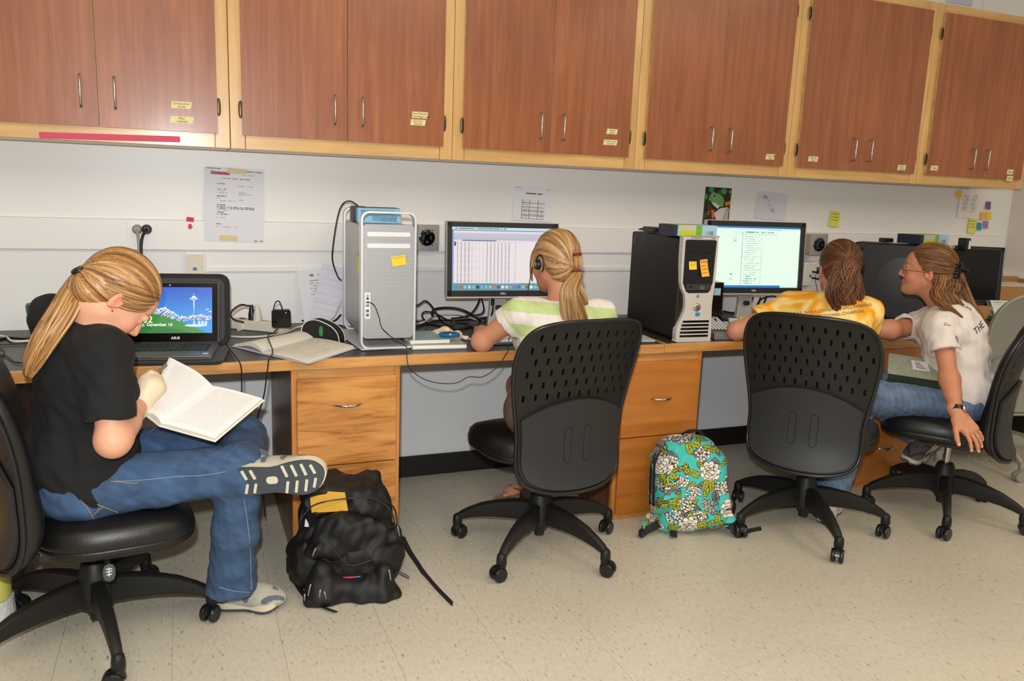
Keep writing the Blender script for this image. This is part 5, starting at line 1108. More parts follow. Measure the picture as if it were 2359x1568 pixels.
def silver_tower():
    o0 = V(.590,-.650,ZD); rz = math.atan2(-.04, 1)
    t = empty('computer_tower', o0, rz, 'tall silver perforated computer tower with carrying handles', 'computer tower')
    W, D, Hh = .206, .475, .511; MP = perforated(); side = mat('mac_side', rgb(176,174,170), .38, .75)
    MB().box((W/2, D/2+.006, .255), (W-.008, D-.02, .405)).build('case', side, t, bevel=.004)
    hoop = rrect(W, Hh, .032, 7, W/2, Hh/2); inn = rrect(W-.017, Hh-.017, .024, 7, W/2, Hh/2)
    for (nm, y0, dy) in (('front_handle_frame', 0, .042), ('rear_handle_frame', D-.042, .042)):
        b = MB(); n = len(hoop); vs = [(x, y0, z) for x,z in hoop]+[(x, y0, z) for x,z in inn]+[(x, y0+dy, z) for x,z in hoop]+[(x, y0+dy, z) for x,z in inn]; fs = []
        for k in range(n): j = (k+1)%n; fs += [(k,j,n+j,n+k), (2*n+k,3*n+k,3*n+j,2*n+j), (k,2*n+k,2*n+j,j), (n+k,n+j,3*n+j,3*n+k)]
        b.add(vs, fs); b.build(nm, mat('hoop_aluminium', rgb(222,222,226), .35, .4), t, smooth=45, bevel=.001)
    pf = MB().prism(rrect(W-.013, .424, .018, 5), .006, frame((W/2, .013, .252), 0, R(90))).build('front_panel', MP, t, bevel=.002)
    for z in (.428, .386): MB().prism(rrect(.158, .0165, .003, 3), .0035, frame((W/2+.0, .0085, z), 0, R(90))).build('drive_door', mat('drive_white', rgb(236,236,240), .3, .2), t)
    MB().prism(rrect(.021, .098, .003, 3), .003, frame((.026, .009, .165), 0, R(90))).build('port_strip', mat('drive_white', rgb(236,236,240), .3, .2), t)
    for (z, w_, h_) in ((.178,.011,.006),(.166,.011,.006),(.146,.010,.009),(.130,.010,.009)): MB().box((.026, .0050, z), (w_, .003, h_)).build('port', mat('port_grey', rgb(104,104,108), .4, .6), t)
    for z in (.203, .192): MB().lathe([(.001,0),(.0042,0),(.0042,.003),(.001,.003)], 14, frame((.026, .0055, z), 0, R(90))).build('button' if z > .2 else 'jack', M_STEEL if z > .2 else M_BLK2, t)
    m0 = t.matrix_basis
    n1 = note(None, .052, .036, Y1, None, parent=t, M=m0 @ frame((.140, .0056, .332), 0, R(90)) @ Matrix.Rotation(R(9), 4, 'Z'), curl=.002, lines=1); n1['label'] = 'yellow sticky note on the front'
    n2 = note(None, .050, .085, Y2, None, parent=t, M=m0 @ frame((.0035, .070, .320), R(-90), R(90)), curl=.003, lines=1); n2['label'] = 'yellow-green sticky note on the side'
    return t
silver_tower()
M_BOXB = mat('box_blue', rgb(126,186,222), .5); M_BOXD = mat('box_dark', rgb(54,56,62), .5); M_BOXW = mat('box_label', rgb(220,226,232), .6)
def disk_box(loc, rz, label, size, cols, base):
    t = empty('product_box', loc, rz, label, 'box', 'small product boxes on the computers'); w_, d_, h_ = size
    MB().box((0,0,h_/2), size).build('carton', cols[0], t, bevel=.001)
    for k, (x0, x1, z0, z1, m) in enumerate(cols[1]): MB().box(((x0+x1)/2*w_, -d_/2-.0006, (z0+z1)/2*h_), ((x1-x0)*w_, .001, (z1-z0)*h_)).build('printed_panel', m, t)
    for k, (x0, x1, m) in enumerate(cols[2]): MB().box(((x0+x1)/2*w_, 0, h_+.0004), ((x1-x0)*w_, d_*.98, .0008)).build('lid_panel', m, t)
    return t
LIME = mat('box_lime', rgb(186,200,40), .5); GRN = mat('box_green', rgb(118,168,46), .5); PLB = mat('box_paleblue', rgb(158,200,220), .5); NAVY = mat('box_navy', rgb(34,40,62), .5); CLR = mat('box_window', rgb(190,190,176), .3)
disk_box((.712,-.36,ZD+.459), R(-6), 'blue and grey product box lying on top of the silver tower', (.165,.16,.056), (M_BOXB, [(-.5,.5,.0,1,M_BOXB), (-.16,.06,.12,.5,M_BOXW), (.06,.42,.08,.46,mat('box_lightblue', rgb(176,208,232), .5)), (-.42,.36,.60,.86,mat('box_midblue', rgb(108,168,208), .5))], [(-.5,.5,M_BOXD)]), 0)
# adapter block and lead beside the box
b = MB(); c = V(.648,-.31,ZD+.459); b.box((c.x, c.y, c.z+.030), (.055,.07,.058)); tag(b.build('external_drive', M_BOXD, bevel=.004), 'dark grey drive standing on the silver tower behind the blue box', 'drive')
tag(MB().tube([(.648,-.295,ZD+.52),(.632,-.22,ZD+.535),(.612,-.165,ZD+.520),(.592,-.165,ZD+.47),at(768,560,y=-.165),at(766,600,y=-.16),at(778,636,y=-.155),at(786,645,y=-.17)], .0032, 8, sm=6).build('power_lead', M_CORD, smooth=60), 'thin black lead looping from the silver tower top to its side', 'cable')
# ---------------------------------------------------------------- monitors
def monitor(loc, rz, W, Hh, zb, cv, label, parts, brand, stand=True, edge=None, tilt=-4):
    t = empty('monitor', loc, rz, label, 'monitor', 'flat monitors on the worktops'); A = Matrix.Translation((0,0,zb)) @ Matrix.Rotation(R(tilt), 4, 'X')
    bz = parts; bl = mat('monitor_bezel', rgb(34,33,34), .4); ed = edge or mat('monitor_silver', rgb(190,187,180), .4, .25)
    MB(A).box((0,.022,Hh/2), (W,.038,Hh)).build('back_shell', bl, t, bevel=.006)
    b = MB(A)
    for (x, z, w_, h_) in ((0,Hh-bz/2,W,bz), (0,bz*.6,W,bz*1.2), (-W/2+bz/2,Hh/2,bz,Hh), (W/2-bz/2,Hh/2,bz,Hh)): b.box((x,-.003,z), (w_,.012,h_))
    b.build('bezel', bl, t, bevel=.0015)
    b = MB(A)
    for (x, z, w_, h_) in ((0,Hh+.001,W+.006,.004), (0,-.003,W+.006,.007), (-W/2-.0015,Hh/2,.003,Hh), (W/2+.0015,Hh/2,.003,Hh)): b.box((x,.004,z), (w_,.028,h_))
    b.build('silver_edge', ed, t, bevel=.001)
    sw, sh = W-2*bz, Hh-2.2*bz; M = A @ Matrix.Translation((-sw/2,-.0005,bz*1.2)) @ Matrix.Rotation(R(90), 4, 'X') @ Matrix.Diagonal((sw,sh,1,1))
    painted('screen', cv.fn(), cv.nx, cv.ny, M, M_SCREEN if brand else mat('dark_screen', rgb(14,14,15), .25), t)
    if brand:
        mb = text_mb(brand, .0115, A @ Matrix.Translation((0,-.0096,bz*.6)) @ Matrix.Rotation(R(90), 4, 'X'), bold=.0006); mb.build('brand_lettering', mat('logo_silver', rgb(214,214,214), .3, .5), t)
    if stand:
        b = MB(); pr_ = [(-.046,.0),(.046,.0),(.038,zb*.55),(.036,zb+.10),(-.036,zb+.10),(-.038,zb*.55)]; b.prism(pr_, .028, frame((0,.085,0), 0, R(90))); b.build('stand_neck', ed, t, bevel=.004)
        b = MB(); b.prism(rrect(.24,.19,.04,6), .014, Matrix.Translation((0,.07,.0))); b.build('stand_base', mat('monitor_base', rgb(58,57,58), .4), t, bevel=.004)
        b = MB(); b.prism(rrect(.030,.022,.008,4), .012, frame((0,.055,zb*.62), 0, R(90))); b.build('cable_slot', bl, t)
    return t
cv = Canvas(220, 138, (232,222,222)); cv.rect(0,.0,1,.115,(96,150,160)).rect(0,.955,1,1,(196,222,230)); cv.rect(0,.945,1,.957,(120,140,180))
cv.rect(0,.115,.02,.95,(120,150,190)); cv.rect(.02,.80,1,.945,(196,192,204)); cv.rect(.02,.905,.96,.945,(222,218,224)); cv.rect(.02,.80,.985,.83,(186,186,206))
cv.rect(.10,.785,.43,.80,(92,104,150)).rect(.02,.772,.985,.786,(206,206,216))
for k in range(15): cv.rect(.055+.036*k,.12,.058+.036*k,.77,(150,140,158)); [cv.rect(.058+.036*k-.010,.13+.0105*j,.058+.036*k-.004,.135+.0105*j,(176,168,180)) for j in range(60)]
cv.rect(.62,.12,.625,.79,(206,200,204)).rect(.40,.105,.65,.118,(130,170,214)); cv.rect(.025,.70,.04,.77,(60,70,120))
for k, c in enumerate(((90,130,210),(214,90,60),(140,190,230),(190,200,210),(160,170,180),(50,52,60),(120,170,220),(130,180,220),(150,190,200),(226,110,70),(90,90,110),(220,226,230),(206,214,220),(190,150,120),(90,130,190),(120,80,170),(120,200,220),(206,60,60),(226,230,232),(120,190,210),(180,214,224),(226,230,236))): cv.ell(.05+.041*k,.055,.015,.028,c)
cv.text(.03,.978,.5,.014,(96,110,130),3)
monitor((1.272,-.335,ZD), R(-4), .50, .318, .148, cv, 'wide monitor showing a spreadsheet, in front of the striped shirt', .022, 'DELL')
cv = Canvas(220, 138, (232,255,234)); cv.rect(0,.972,1,1,(40,110,170)).rect(0,.94,1,.972,(206,236,236)); cv.rect(0,0,1,.035,(14,120,206)).rect(0,0,.06,.035,(70,170,80)).rect(.80,0,1,.035,(206,246,236))
for k in range(24):
    y = .90-.036*k; cv.ell(.355,y,.006,.008,(40,110,140)); cv.text(.38,y,.10+.09*((k*37)%10)/10,.010,(110,170,160),k); cv.text(.56,y,.02,.008,(130,180,170),k+40)
cv.rect(.34,.86,.74,.885,(190,240,226)); cv.text(.38,.905,.16,.014,(60,110,120),90); cv.text(.56,.905,.14,.010,(90,140,150),91)
for k in range(5): cv.text(.26,.90-.035*k,.03,.010,(120,180,180),60+k)
cv.ell(.245,.22,.012,.018,(90,190,180)); [cv.text(.225,.17-.018*k,.045,.007,(150,196,190),70+k) for k in range(4)]; cv.text(.62,.945,.16,.008,(120,170,180),80)
monitor((2.600,-.345,ZD), R(-7), .545, .352, .146, cv, 'wide monitor showing a pale web page list, in front of the yellow shirt', .024, 'DELL')
cv = Canvas(4,4,(14,14,15)); monitor((3.985,-.33,ZD), R(-30), .50, .315, .075, cv, 'switched-off black monitor at the far right, behind the white-shirted person', .018, None, edge=M_GLOSS)
c = at(2221,563,y=-.34); b = MB(); b.box((c.x, c.y, c.z+.002), (.045,.05,.068)); o = b.build('desktop_speaker', M_BLK2, bevel=.006); tag(o, 'small black speaker on top of the switched-off monitor', 'speaker')
MB().box((c.x+.012, c.y-.0258, c.z+.0), (.016,.002,.045)).build('label_plate', M_BOXW, o, world=True)
# ---------------------------------------------------------------- black towers
def black_tower(loc, rz, label, silver=True, disc=False, Hh=.442):
    t = empty('computer_tower', loc, rz, label, 'computer tower', 'black computer towers'); W, D = .168, .44
    side = mat('tower_black', rgb(16,15,14), .45, bump=.05, bscale=300)
    MB().box((W/2, D/2+.02, Hh/2+.002), (W, D, Hh-.012)).build('case', side, t, bevel=.010, seg=3)
    sv = mat('tower_silver', rgb(206,201,194), .4, .15)
    L_ = [(.0,.010),(.0,.058),(.028,.125),(.032,.16),(.026,.20),(.004,.255),(.0,.43),(.008,.442)]; Rr = [(1,.43),(1,.255),(.975,.20),(.965,.16),(.97,.125),(1,.058),(1,.010)]
    out = [(x if x < .5 else x*W, z*Hh/.442) for x,z in L_]+[(W-.008,Hh)]+[(x*W, z*Hh/.442) for x,z in Rr]+[(W-.010,0),(.010,0)]
    out = [(p.x,p.y) for p in smooth_path([V(x,z,0) for x,z in out]+[V(out[0][0],out[0][1],0)], 3)[:-1]]
    MB().prism(out, .030, frame((0,.030,0), 0, R(90))).build('front_bezel', sv, t, bevel=.004, seg=3)
    pn = [(.012,.252),(.010,.425),(.016,.431),(W-.016,.431),(W-.010,.425),(W-.014,.252),(W-.026,.215),(W-.036,.209),(.042,.209),(.030,.215)]
    MB().prism([(x, z*Hh/.442) for x,z in pn], .004, frame((0,.001,0), 0, R(90))).build('drive_panel', mat('tower_gloss', rgb(26,26,30), .25), t, bevel=.001)
    for z in (.402, .378, .342): MB().box((W/2, -.0035, z*Hh/.442), (W-.030, .002, .0016)).build('drive_bay_line', M_GLOSS, t)
    MB().box((W*.52,-.0035,.234*Hh/.442), (W-.05,.002,.026)).build('port_panel', mat('tower_dark', rgb(54,52,52), .45), t)
    for x in (.098,.110): MB().box((x,-.0055,.232*Hh/.442), (.004,.003,.016)).build('usb_port', mat('port_steel', rgb(170,170,170), .3, .7), t)
    for x in (.044,.053): MB().box((x,-.0055,.236*Hh/.442), (.004,.003,.008)).build('audio_jack', M_GLOSS, t)
    MB().lathe([(.001,.006),(.012,.005),(.0165,.003),(.018,.0)], 24, frame((W*.53,.0,.148*Hh/.442), 0, R(90))).build('power_button', M_STEEL, t, smooth=60)
    text_mb('DELL', .009, frame((W*.53,-.0065,.148*Hh/.442), 0, R(90)), bold=.0003).build('brand_lettering', mat('logo_grey', rgb(96,96,96), .5), t)
    text_mb('DELL PRECISION', .0075, frame((W*.36,-.0004,.4365*Hh/.442), 0, R(90)), bold=.0002).build('model_lettering', mat('logo_grey', rgb(96,96,96), .5), t)
    text_mb('T3500', .0075, frame((W*.84,-.0004,.4365*Hh/.442), 0, R(90)), bold=.0002).build('model_lettering', mat('logo_grey', rgb(96,96,96), .5), t)
    b = MB(); b.lathe([(.001,.003),(.006,.002),(.008,.0)], 16, frame((W*.53,.0,.195*Hh/.442), 0, R(90))); b.build('lock', mat('port_steel', rgb(170,170,170), .3, .7), t)
    MB().box((W*.56,-.0012,.118*Hh/.442), (.020,.002,.015)).build('sticker', mat('sticker_blue', rgb(34,132,196), .4), t)
    for k in range(5):
        z = (.026+.0155*k)*Hh/.442; x0 = .016+.0018*k*k*.35; MB().box(((x0+W-.016)/2, -.0004, z), (W-.016-x0, .004, .0095)).build('vent_slot', M_GLOSS, t)
        MB().box(((x0+W-.016)/2, -.0020, z+.0060), (W-.012-x0, .005, .0022)).build('vent_bar', sv, t)
    for (y, z) in ((.06,.40),(.42,.40)): MB().box((-.0005,y,z*Hh/.442), (.003,.016,.016)).build('side_latch', M_GLOSS, t)
    text_mb('DELL', .055, frame((.0006,.22,.24*Hh/.442), R(-90), R(90)), bold=.001).build('side_lettering', mat('tower_emboss', rgb(22,21,21), .6), t)
    if disc: MB().lathe([(.001,.0),(.122,.0),(.122,.0022),(.120,.003),(.001,.003)], 48, frame((.0005,.205,.215), 0, 0, R(-90))).build('round_badge', mat('tower_disc', rgb(62,60,62), .5), t, smooth=40)
    return t
black_tower((1.902,-.745,ZD), R(-3), 'black tower with silver hourglass front and two yellow notes')
t2 = black_tower((3.585,-.62,ZD), R(35), 'black tower turned sideways with a big round grey disc, beside the white-shirted person', disc=True, Hh=.405)
Mt = frame((1.902,-.745,ZD), R(-3))
n = note((0,0,0), .036, .034, Y1, 'small yellow sticky note on the front of the black tower', M=Mt @ frame((.050,-.0035,.325), 0, R(90)) @ Matrix.Rotation(R(2), 4, 'Z'), curl=.005, group='notes on the black tower', seed=3)
n = note((0,0,0), .036, .070, Y3, 'longer orange note taped to the front of the black tower', M=Mt @ frame((.104,-.0035,.315), 0, R(90)) @ Matrix.Rotation(R(6), 4, 'Z'), curl=.016, group='notes on the black tower', seed=4, lines=4)
cols = (NAVY, [(-.5,-.40,0,1,NAVY), (-.40,-.37,0,1,mat('box_cyan', rgb(96,190,206), .5)), (-.37,.02,0,.52,LIME), (-.37,.02,.52,1,CLR), (.02,.16,0,1,GRN), (.16,.5,0,1,PLB), (.22,.42,.10,.48,M_BOXW)], [(-.37,.02,LIME), (.02,.5,PLB)])
disk_box((1.978,-.655,ZD+.444), R(-5), 'lime and pale blue product box lying on the black tower with notes', (.205,.13,.044), cols, 0)
disk_box((3.63,-.40,ZD+.407), R(10), 'lime and pale blue product box on the tower with the round disc', (.25,.13,.048), cols, 0)
b = MB(); b.box((1.965,-.42,ZD+.454), (.07,.10,.022)); tag(b.build('drive_enclosure', M_BLK2, bevel=.004), 'small black drive behind the lime box on the black tower', 'drive')
tag(MB().tube([(1.965,-.37,ZD+.462),(1.955,-.32,ZD+.452),(1.96,-.29,ZD+.447),(1.99,-.30,ZD+.447),(2.0,-.35,ZD+.447)], .0025, 6, sm=5).build('short_lead', M_CORD, smooth=60), 'short black lead curled on the black tower top', 'cable')
b = MB(); b.box((3.46,-.32,ZD+.417), (.06,.045,.022)); tag(b.build('drive_enclosure', M_BLK2, bevel=.004), 'small black adapter on the tower with the round disc', 'adapter')
# ---------------------------------------------------------------- laptop in its sleeve
cv = Canvas(200, 116, (20,120,220)); g = cv.y; sky = hx(8,84,200)*(g)[...,None]+hx(70,190,245)*(1-g)[...,None]; cv.a = sky.copy()
mt = .30+.26*np.exp(-((cv.x-.42)/.16)**2)+.05*np.exp(-((cv.x-.20)/.1)**2)+.10*np.exp(-((cv.x-.85)/.18)**2)+.012*np.sin(cv.x*60)+.008*np.sin(cv.x*131); m = cv.y < mt; cv.put(m, (214,226,244))
rs = np.random.RandomState(3); tex = np.sin(cv.x*70+cv.y*40+3*np.sin(cv.y*50))+np.sin(cv.x*130-cv.y*90); cv.put(m&(tex > .3)&(cv.y < mt-.04), (66,84,140)); cv.put(m&(tex < -1.1)&(cv.y < .42), (120,140,190))
cv.put(cv.y < .27+.02*np.sin(cv.x*9), (30,140,220)); cv.put((cv.x > .55)&(cv.y < .20+.05*np.sin((cv.x-.5)*7)), (40,150,230))
cv.put(cv.y < .47-.62*(cv.x-.10)**1.6*(cv.x > .10)+0*cv.x, (50,140,50)); cv.put(cv.y < .20-.35*(cv.x)**2, (38,118,44))
cv.poly([(.755,.17),(.775,.20),(.783,.40),(.776,.60),(.772,.72),(.792,.72),(.790,.60),(.785,.40),(.795,.20),(.815,.17)], (206,226,246)); cv.ell(.782,.745,.052,.022,(232,240,250)); cv.ell(.782,.765,.040,.018,(190,214,240)); cv.ell(.782,.79,.022,.022,(236,244,252)); cv.rect(.780,.80,.784,.87,(232,240,250)); cv.ell(.782,.738,.050,.008,(70,100,160))
cv.ell(.80,.165,.13,.028,(220,236,250)); [cv.ell(.845+.04*k,.21,.016,.06,(206,228,248)) or cv.ell(.845+.04*k,.20,.009,.05,(60,130,200)) for k in range(3)]; cv.ell(.94,.52,.02,.010,(230,240,250)); cv.ell(.975,.47,.02,.010,(230,240,250))
def laptop():
    rz = R(-8); o0 = V(-.092,-.757,ZD+.012); t = empty('laptop', o0, rz, 'open silver laptop showing a mountain and tower picture', 'laptop'); W, D = .325, .225
    body = mat('laptop_grey', rgb(112,108,106), .35, .6); MB().box((0,D/2,.009), (W,D,.016)).build('base', body, t, bevel=.004)
    MB().box((0,.002,.010), (W-.01,.004,.006)).build('front_trim', mat('laptop_trim', rgb(206,206,208), .2, .9), t, bevel=.001)
    kb = MB().box((0,D*.60,.0172), (W-.045,D*.50,.001)).build('keyboard', mat('key_well', rgb(22,22,24), .5), t); km = mat('key_black', rgb(34,34,36), .45)
    k1 = MB().box((0,0,0), (.0165,.0155,.003)).build('key', km, kb); kd = k1.data; bpy.data.objects.remove(k1)
    for r_ in range(5):
        for c_ in range(14):
            k = put('key', kd, kb); k.location = (-.124+.0191*c_+(.004 if r_%2 else 0), D*.60-.042+.0205*r_, .019)
    MB().box((-.02,D*.17,.0172), (.10,D*.27,.0012)).build('touchpad', mat('pad_grey', rgb(96,92,90), .3, .4), t, bevel=.0005)
    A = Matrix.Translation((0,D-.004,.018)) @ Matrix.Rotation(R(-14), 4, 'X'); Hs = .215
    MB(A).box((0,.004,Hs/2), (W,.008,Hs)).build('lid', body, t, bevel=.003); MB(A).box((0,-.0012,Hs/2), (W-.006,.003,Hs-.006)).build('screen_bezel', M_GLOSS, t, bevel=.002)
    sw, sh = W-.044, Hs-.052; painted('screen', cv.fn(), cv.nx, cv.ny, A @ Matrix.Translation((-sw/2,-.0032,.034)) @ Matrix.Rotation(R(90), 4, 'X') @ Matrix.Diagonal((sw,sh,1,1)), M_SCREEN, t)
    em = mat('screen_white', rgb(245,248,250), .5, emit=1.0)
    for (s_, sz, x, z) in (('5:02', .034, -.085, .081), ('Monday, September 16', .0150, -.062, .064)): text_mb(s_, sz, A @ Matrix.Translation((x,-.0037,z)) @ Matrix.Rotation(R(90), 4, 'X')).build('screen_lettering', em, t)
    text_mb('ASUS', .0125, A @ Matrix.Translation((.018,-.0032,.0165)) @ Matrix.Rotation(R(90), 4, 'X'), bold=.0003).build('brand_lettering', mat('logo_silver', rgb(214,214,214), .3, .5), t)
    MB(A).lathe([(.001,.001),(.002,0)], 10, frame((.0,-.0030,Hs-.011), 0, R(90))).build('camera_lens', em, t)
    for (x, m) in ((.115, mat('sticker_blue', rgb(34,132,196), .4)), (.140, M_BOXW)): MB().box((x,D*.14,.0176), (.018,.013,.001)).build('sticker', m, t)
    # the padded sleeve lying open under and behind it
    s = empty('laptop_sleeve', (o0.x, o0.y, ZD), rz, 'black padded laptop sleeve lying open behind and under the laptop', 'laptop sleeve'); fab = mat('sleeve_black', rgb(26,25,28), .8, sheen=.1); lin_ = mat('sleeve_lining', rgb(66,64,66), .85, bump=.2, bscale=300)
    MB().prism(rrect(.385,.275,.03,6), .011, Matrix.Translation((.004,.118,0))).build('lower_half', fab, s, bevel=.004)
    B = Matrix.Translation((.004,.262,.008)) @ Matrix.Rotation(R(-9), 4, 'X')
    MB(B).prism(rrect(.385,.262,.034,7,0,.131), .030, Matrix.Rotation(R(90), 4, 'X') @ Matrix.Translation((0,0,-.030))).build('upper_half', fab, s, bevel=.008, seg=3)
    MB(B).prism(rrect(.350,.228,.026,6,0,.131), .002, Matrix.Rotation(R(90), 4, 'X') @ Matrix.Translation((0,0,-.001))).build('lining', lin_, s)
    for (x, z) in ((-.10,.215),(-.03,.217),(.04,.217),(.11,.217),(.155,.17),(.155,.115),(.155,.06)):
        b = MB(B @ Matrix.Translation((x,-.002,z))); b.prism([(p[0],p[1]) for p in stadium(0,0,.014,.030)] if x > .15 else [(p[1],p[0]) for p in stadium(0,0,.014,.030)], .0015, Matrix.Rotation(R(90), 4, 'X')); b.build('foam_stud', lin_, s)
    return t
laptop()
# ---------------------------------------------------------------- things on the wall
def wp(u, v): p = at(u, v, y=-.01); return p.x, p.z
cv = Canvas(110, 150, (226,226,236)); cv.rect(.10,.905,.16,.955,(150,120,110)).rect(.16,.905,.42,.945,(176,60,86)); cv.text(.02,.985,.25,.012,(120,120,130),1); cv.text(.62,.965,.35,.012,(110,110,120),2); cv.text(.64,.915,.20,.010,(150,150,160),3)
cv.text(.28,.86,.48,.010,(150,120,130),4)
for k, (x, y, w_, h_) in enumerate(((.20,.785,.14,.012),(.56,.765,.24,.010),(.20,.715,.18,.014),(.20,.69,.14,.010),(.20,.665,.18,.010),(.56,.675,.12,.010),(.56,.65,.22,.010),(.20,.62,.16,.013),(.20,.59,.08,.010),(.56,.575,.12,.010),(.20,.555,.32,.010),(.20,.50,.16,.012),(.20,.472,.64,.010),(.20,.452,.66,.010),(.20,.43,.20,.010),(.20,.40,.12,.014),(.20,.372,.20,.010),(.20,.33,.14,.014),(.18,.24,.12,.008),(.18,.205,.38,.008),(.84,.02,.15,.010))): cv.text(x, y, w_, h_, (110,110,124), 10+k)
x, z = wp(540,473); o = sheet('notice_sheet', (x,z), .232, .300, cv, 'large white printed notice taped up above the laptop', ang=R(-1.5), y=-.021)
for (u, v, w_) in ((545,394,.075),(527,548,.072)): p = at(u,v,y=-.0235); MB(frame(p, 0, R(90)) @ Matrix.Rotation(R(-3), 4, 'Z')).box((0,0,0), (w_,.021,.0006)).build('tape_strip', mat('tan_tape', rgb(222,206,160), .7), o, world=True)
cv = Canvas(70, 56, (230,230,236)); cv.text(.3,.80,.42,.040,(90,90,100),1,.85); cv.rect(.02,.73,.98,.74,(170,170,180)); cv.text(.03,.95,.14,.02,(150,150,160),2); cv.text(.82,.93,.14,.02,(150,150,160),3); cv.rect(.22,.06,.80,.62,(226,226,230))
for k in range(14): cv.rect(.22,.06+.042*k,.80,.068+.042*k,(140,140,150))
for q in (.22,.40,.62,.795): cv.rect(q,.06,q+.008,.62,(110,110,120))
for k in range(12): cv.text(.26,.09+.042*k,.10,.02,(140,140,150),k,.4); cv.text(.66,.09+.042*k,.10,.02,(160,160,170),k+20,.3)
x, z = wp(1228,470); sheet('table_sheet', (x,z), .205, .160, cv, 'white sheet with a ruled table above the spreadsheet monitor', ang=R(-2))
cv = Canvas(110, 120, (38,40,24)); rs = random.Random(4)
for k in range(16): cv.ell(rs.random(), rs.random(), rs.uniform(.05,.16), rs.uniform(.04,.12), rs.choice(((30,44,22),(60,70,36),(24,26,18),(50,90,44))), rs.random()*90)
cv.ell(.22,.93,.10,.08,(66,140,70)); cv.ell(.70,.90,.10,.08,(80,150,84)); cv.ell(.92,.90,.04,.04,(84,160,84)); cv.ell(.06,.74,.05,.08,(90,150,80))
cv.poly([(.14,.64),(.20,.80),(.30,.88),(.42,.84),(.55,.82),(.68,.76),(.74,.62),(.66,.50),(.44,.54),(.30,.62)], (108,170,106)); cv.ell(.36,.76,.070,.060,(186,190,160)); cv.ell(.36,.765,.050,.045,(196,40,44)); cv.ell(.36,.765,.014,.036,(40,10,14))
cv.poly([(.24,.62),(.44,.56),(.60,.50),(.52,.42),(.34,.52)], (214,222,206)); cv.ell(.62,.58,.12,.09,(104,166,100),-40); cv.poly([(.40,.30),(.62,.44),(.92,.48),(.94,.10),(.70,.02),(.44,.06)], (222,212,206))
for k in range(4): cv.poly([(.74+.05*k,.08),(.77+.05*k,.08),(.86+.03*k,.46),(.84+.03*k,.46)], ((66,70,140),(222,200,196),(90,70,150),(230,214,210))[k])
cv.poly([(.80,.50),(.96,.56),(.99,.66),(.90,.64),(.78,.60)], (236,110,40)); cv.poly([(.28,.40),(.40,.38),(.44,.20),(.34,.14)], (236,104,36)); cv.poly([(.34,.14),(.44,.22),(.56,.04),(.46,.02)], (74,66,140)); cv.ell(.20,.30,.06,.05,(230,100,40),30); cv.rect(0,.28,.25,.32,(66,60,40)); cv.rect(.975,0,1,1,(214,206,80))
x, z = wp(1652,474); sheet('picture_print', (x,z), .168, .190, cv, 'colour photograph of a green red-eyed tree frog pinned to the wall', cat='picture', ang=R(-1))
cv = Canvas(70, 56, (222,220,230)); [cv.rect(.0,.1+.075*k,1,.106+.075*k,(206,208,224)) for k in range(11)]
for k in range(11): cv.text(.14+.035*k,.86-.06*k,.16,.025,(120,120,140),k,.5)
x, z = wp(1777,474); sheet('handwritten_sheet', (x,z), .205, .145, cv, 'white lined sheet with slanting handwriting, right of the frog picture', ang=R(-2.5))
cv = Canvas(70, 80, (236,232,230))
for k in range(20): cv.text(.16,.80-.03*k,.26,.014,(150,146,146),k,.6); cv.text(.56,.80-.03*k,.22,.014,(150,146,146),k+30,.6)
x, z = wp(2234,470); sheet('list_sheet', (x,z), .190, .170, cv, 'white printed list in the corner among the small coloured notes', ang=R(-2))
for (u, v, w_, h_, m, lab, an) in ((1921,504,.070,.085,Y2,'lone lemon yellow sticky note right of the lined sheet',-4),(2208,447,.042,.044,Y1,'yellow sticky note overlapping the list sheet corner',2),(2275,473,.042,.046,PU,'dark purple sticky note in the corner',-2),(2261,497,.040,.044,Y3,'orange-yellow sticky note below the list, left of its pair',3),(2276,496,.042,.044,Y1,'yellow sticky note below the purple one, right of its pair',3),(2238,520,.066,.088,Y2,'tall lemon sticky note beside the teal one',-2),(2254,521,.040,.044,TE,'teal sticky note between lemon and lilac ones',-5),(2269,517,.042,.044,LI,'lilac sticky note at the end of the lowest row',1)):
    x, z = wp(u, v); note((x,-.0135,z), w_, h_, m, lab, R(an)-.03, lines=0 if h_ < .05 else 3, seed=u)
x, z = wp(438,505); o = MB(frame((x,-.020,z), 0, R(90)) @ Matrix.Rotation(R(-5), 4, 'Z')).box((0,0,0), (.028,.018,.002)).build('flag_sticker', mat('sticker_red', rgb(216,48,70), .6)); tag(o, 'small red flag sticker with a pointing arrow on the raceway', 'sticker')
MB(frame((x-.001,-.021,z-.028), 0, R(90))).prism([(-.006,.010),(.006,.010),(.006,0),(.011,0),(0,-.013),(-.011,0),(-.006,0)], .001).build('arrow', mat('sticker_red', rgb(216,48,70), .6), o, world=True)
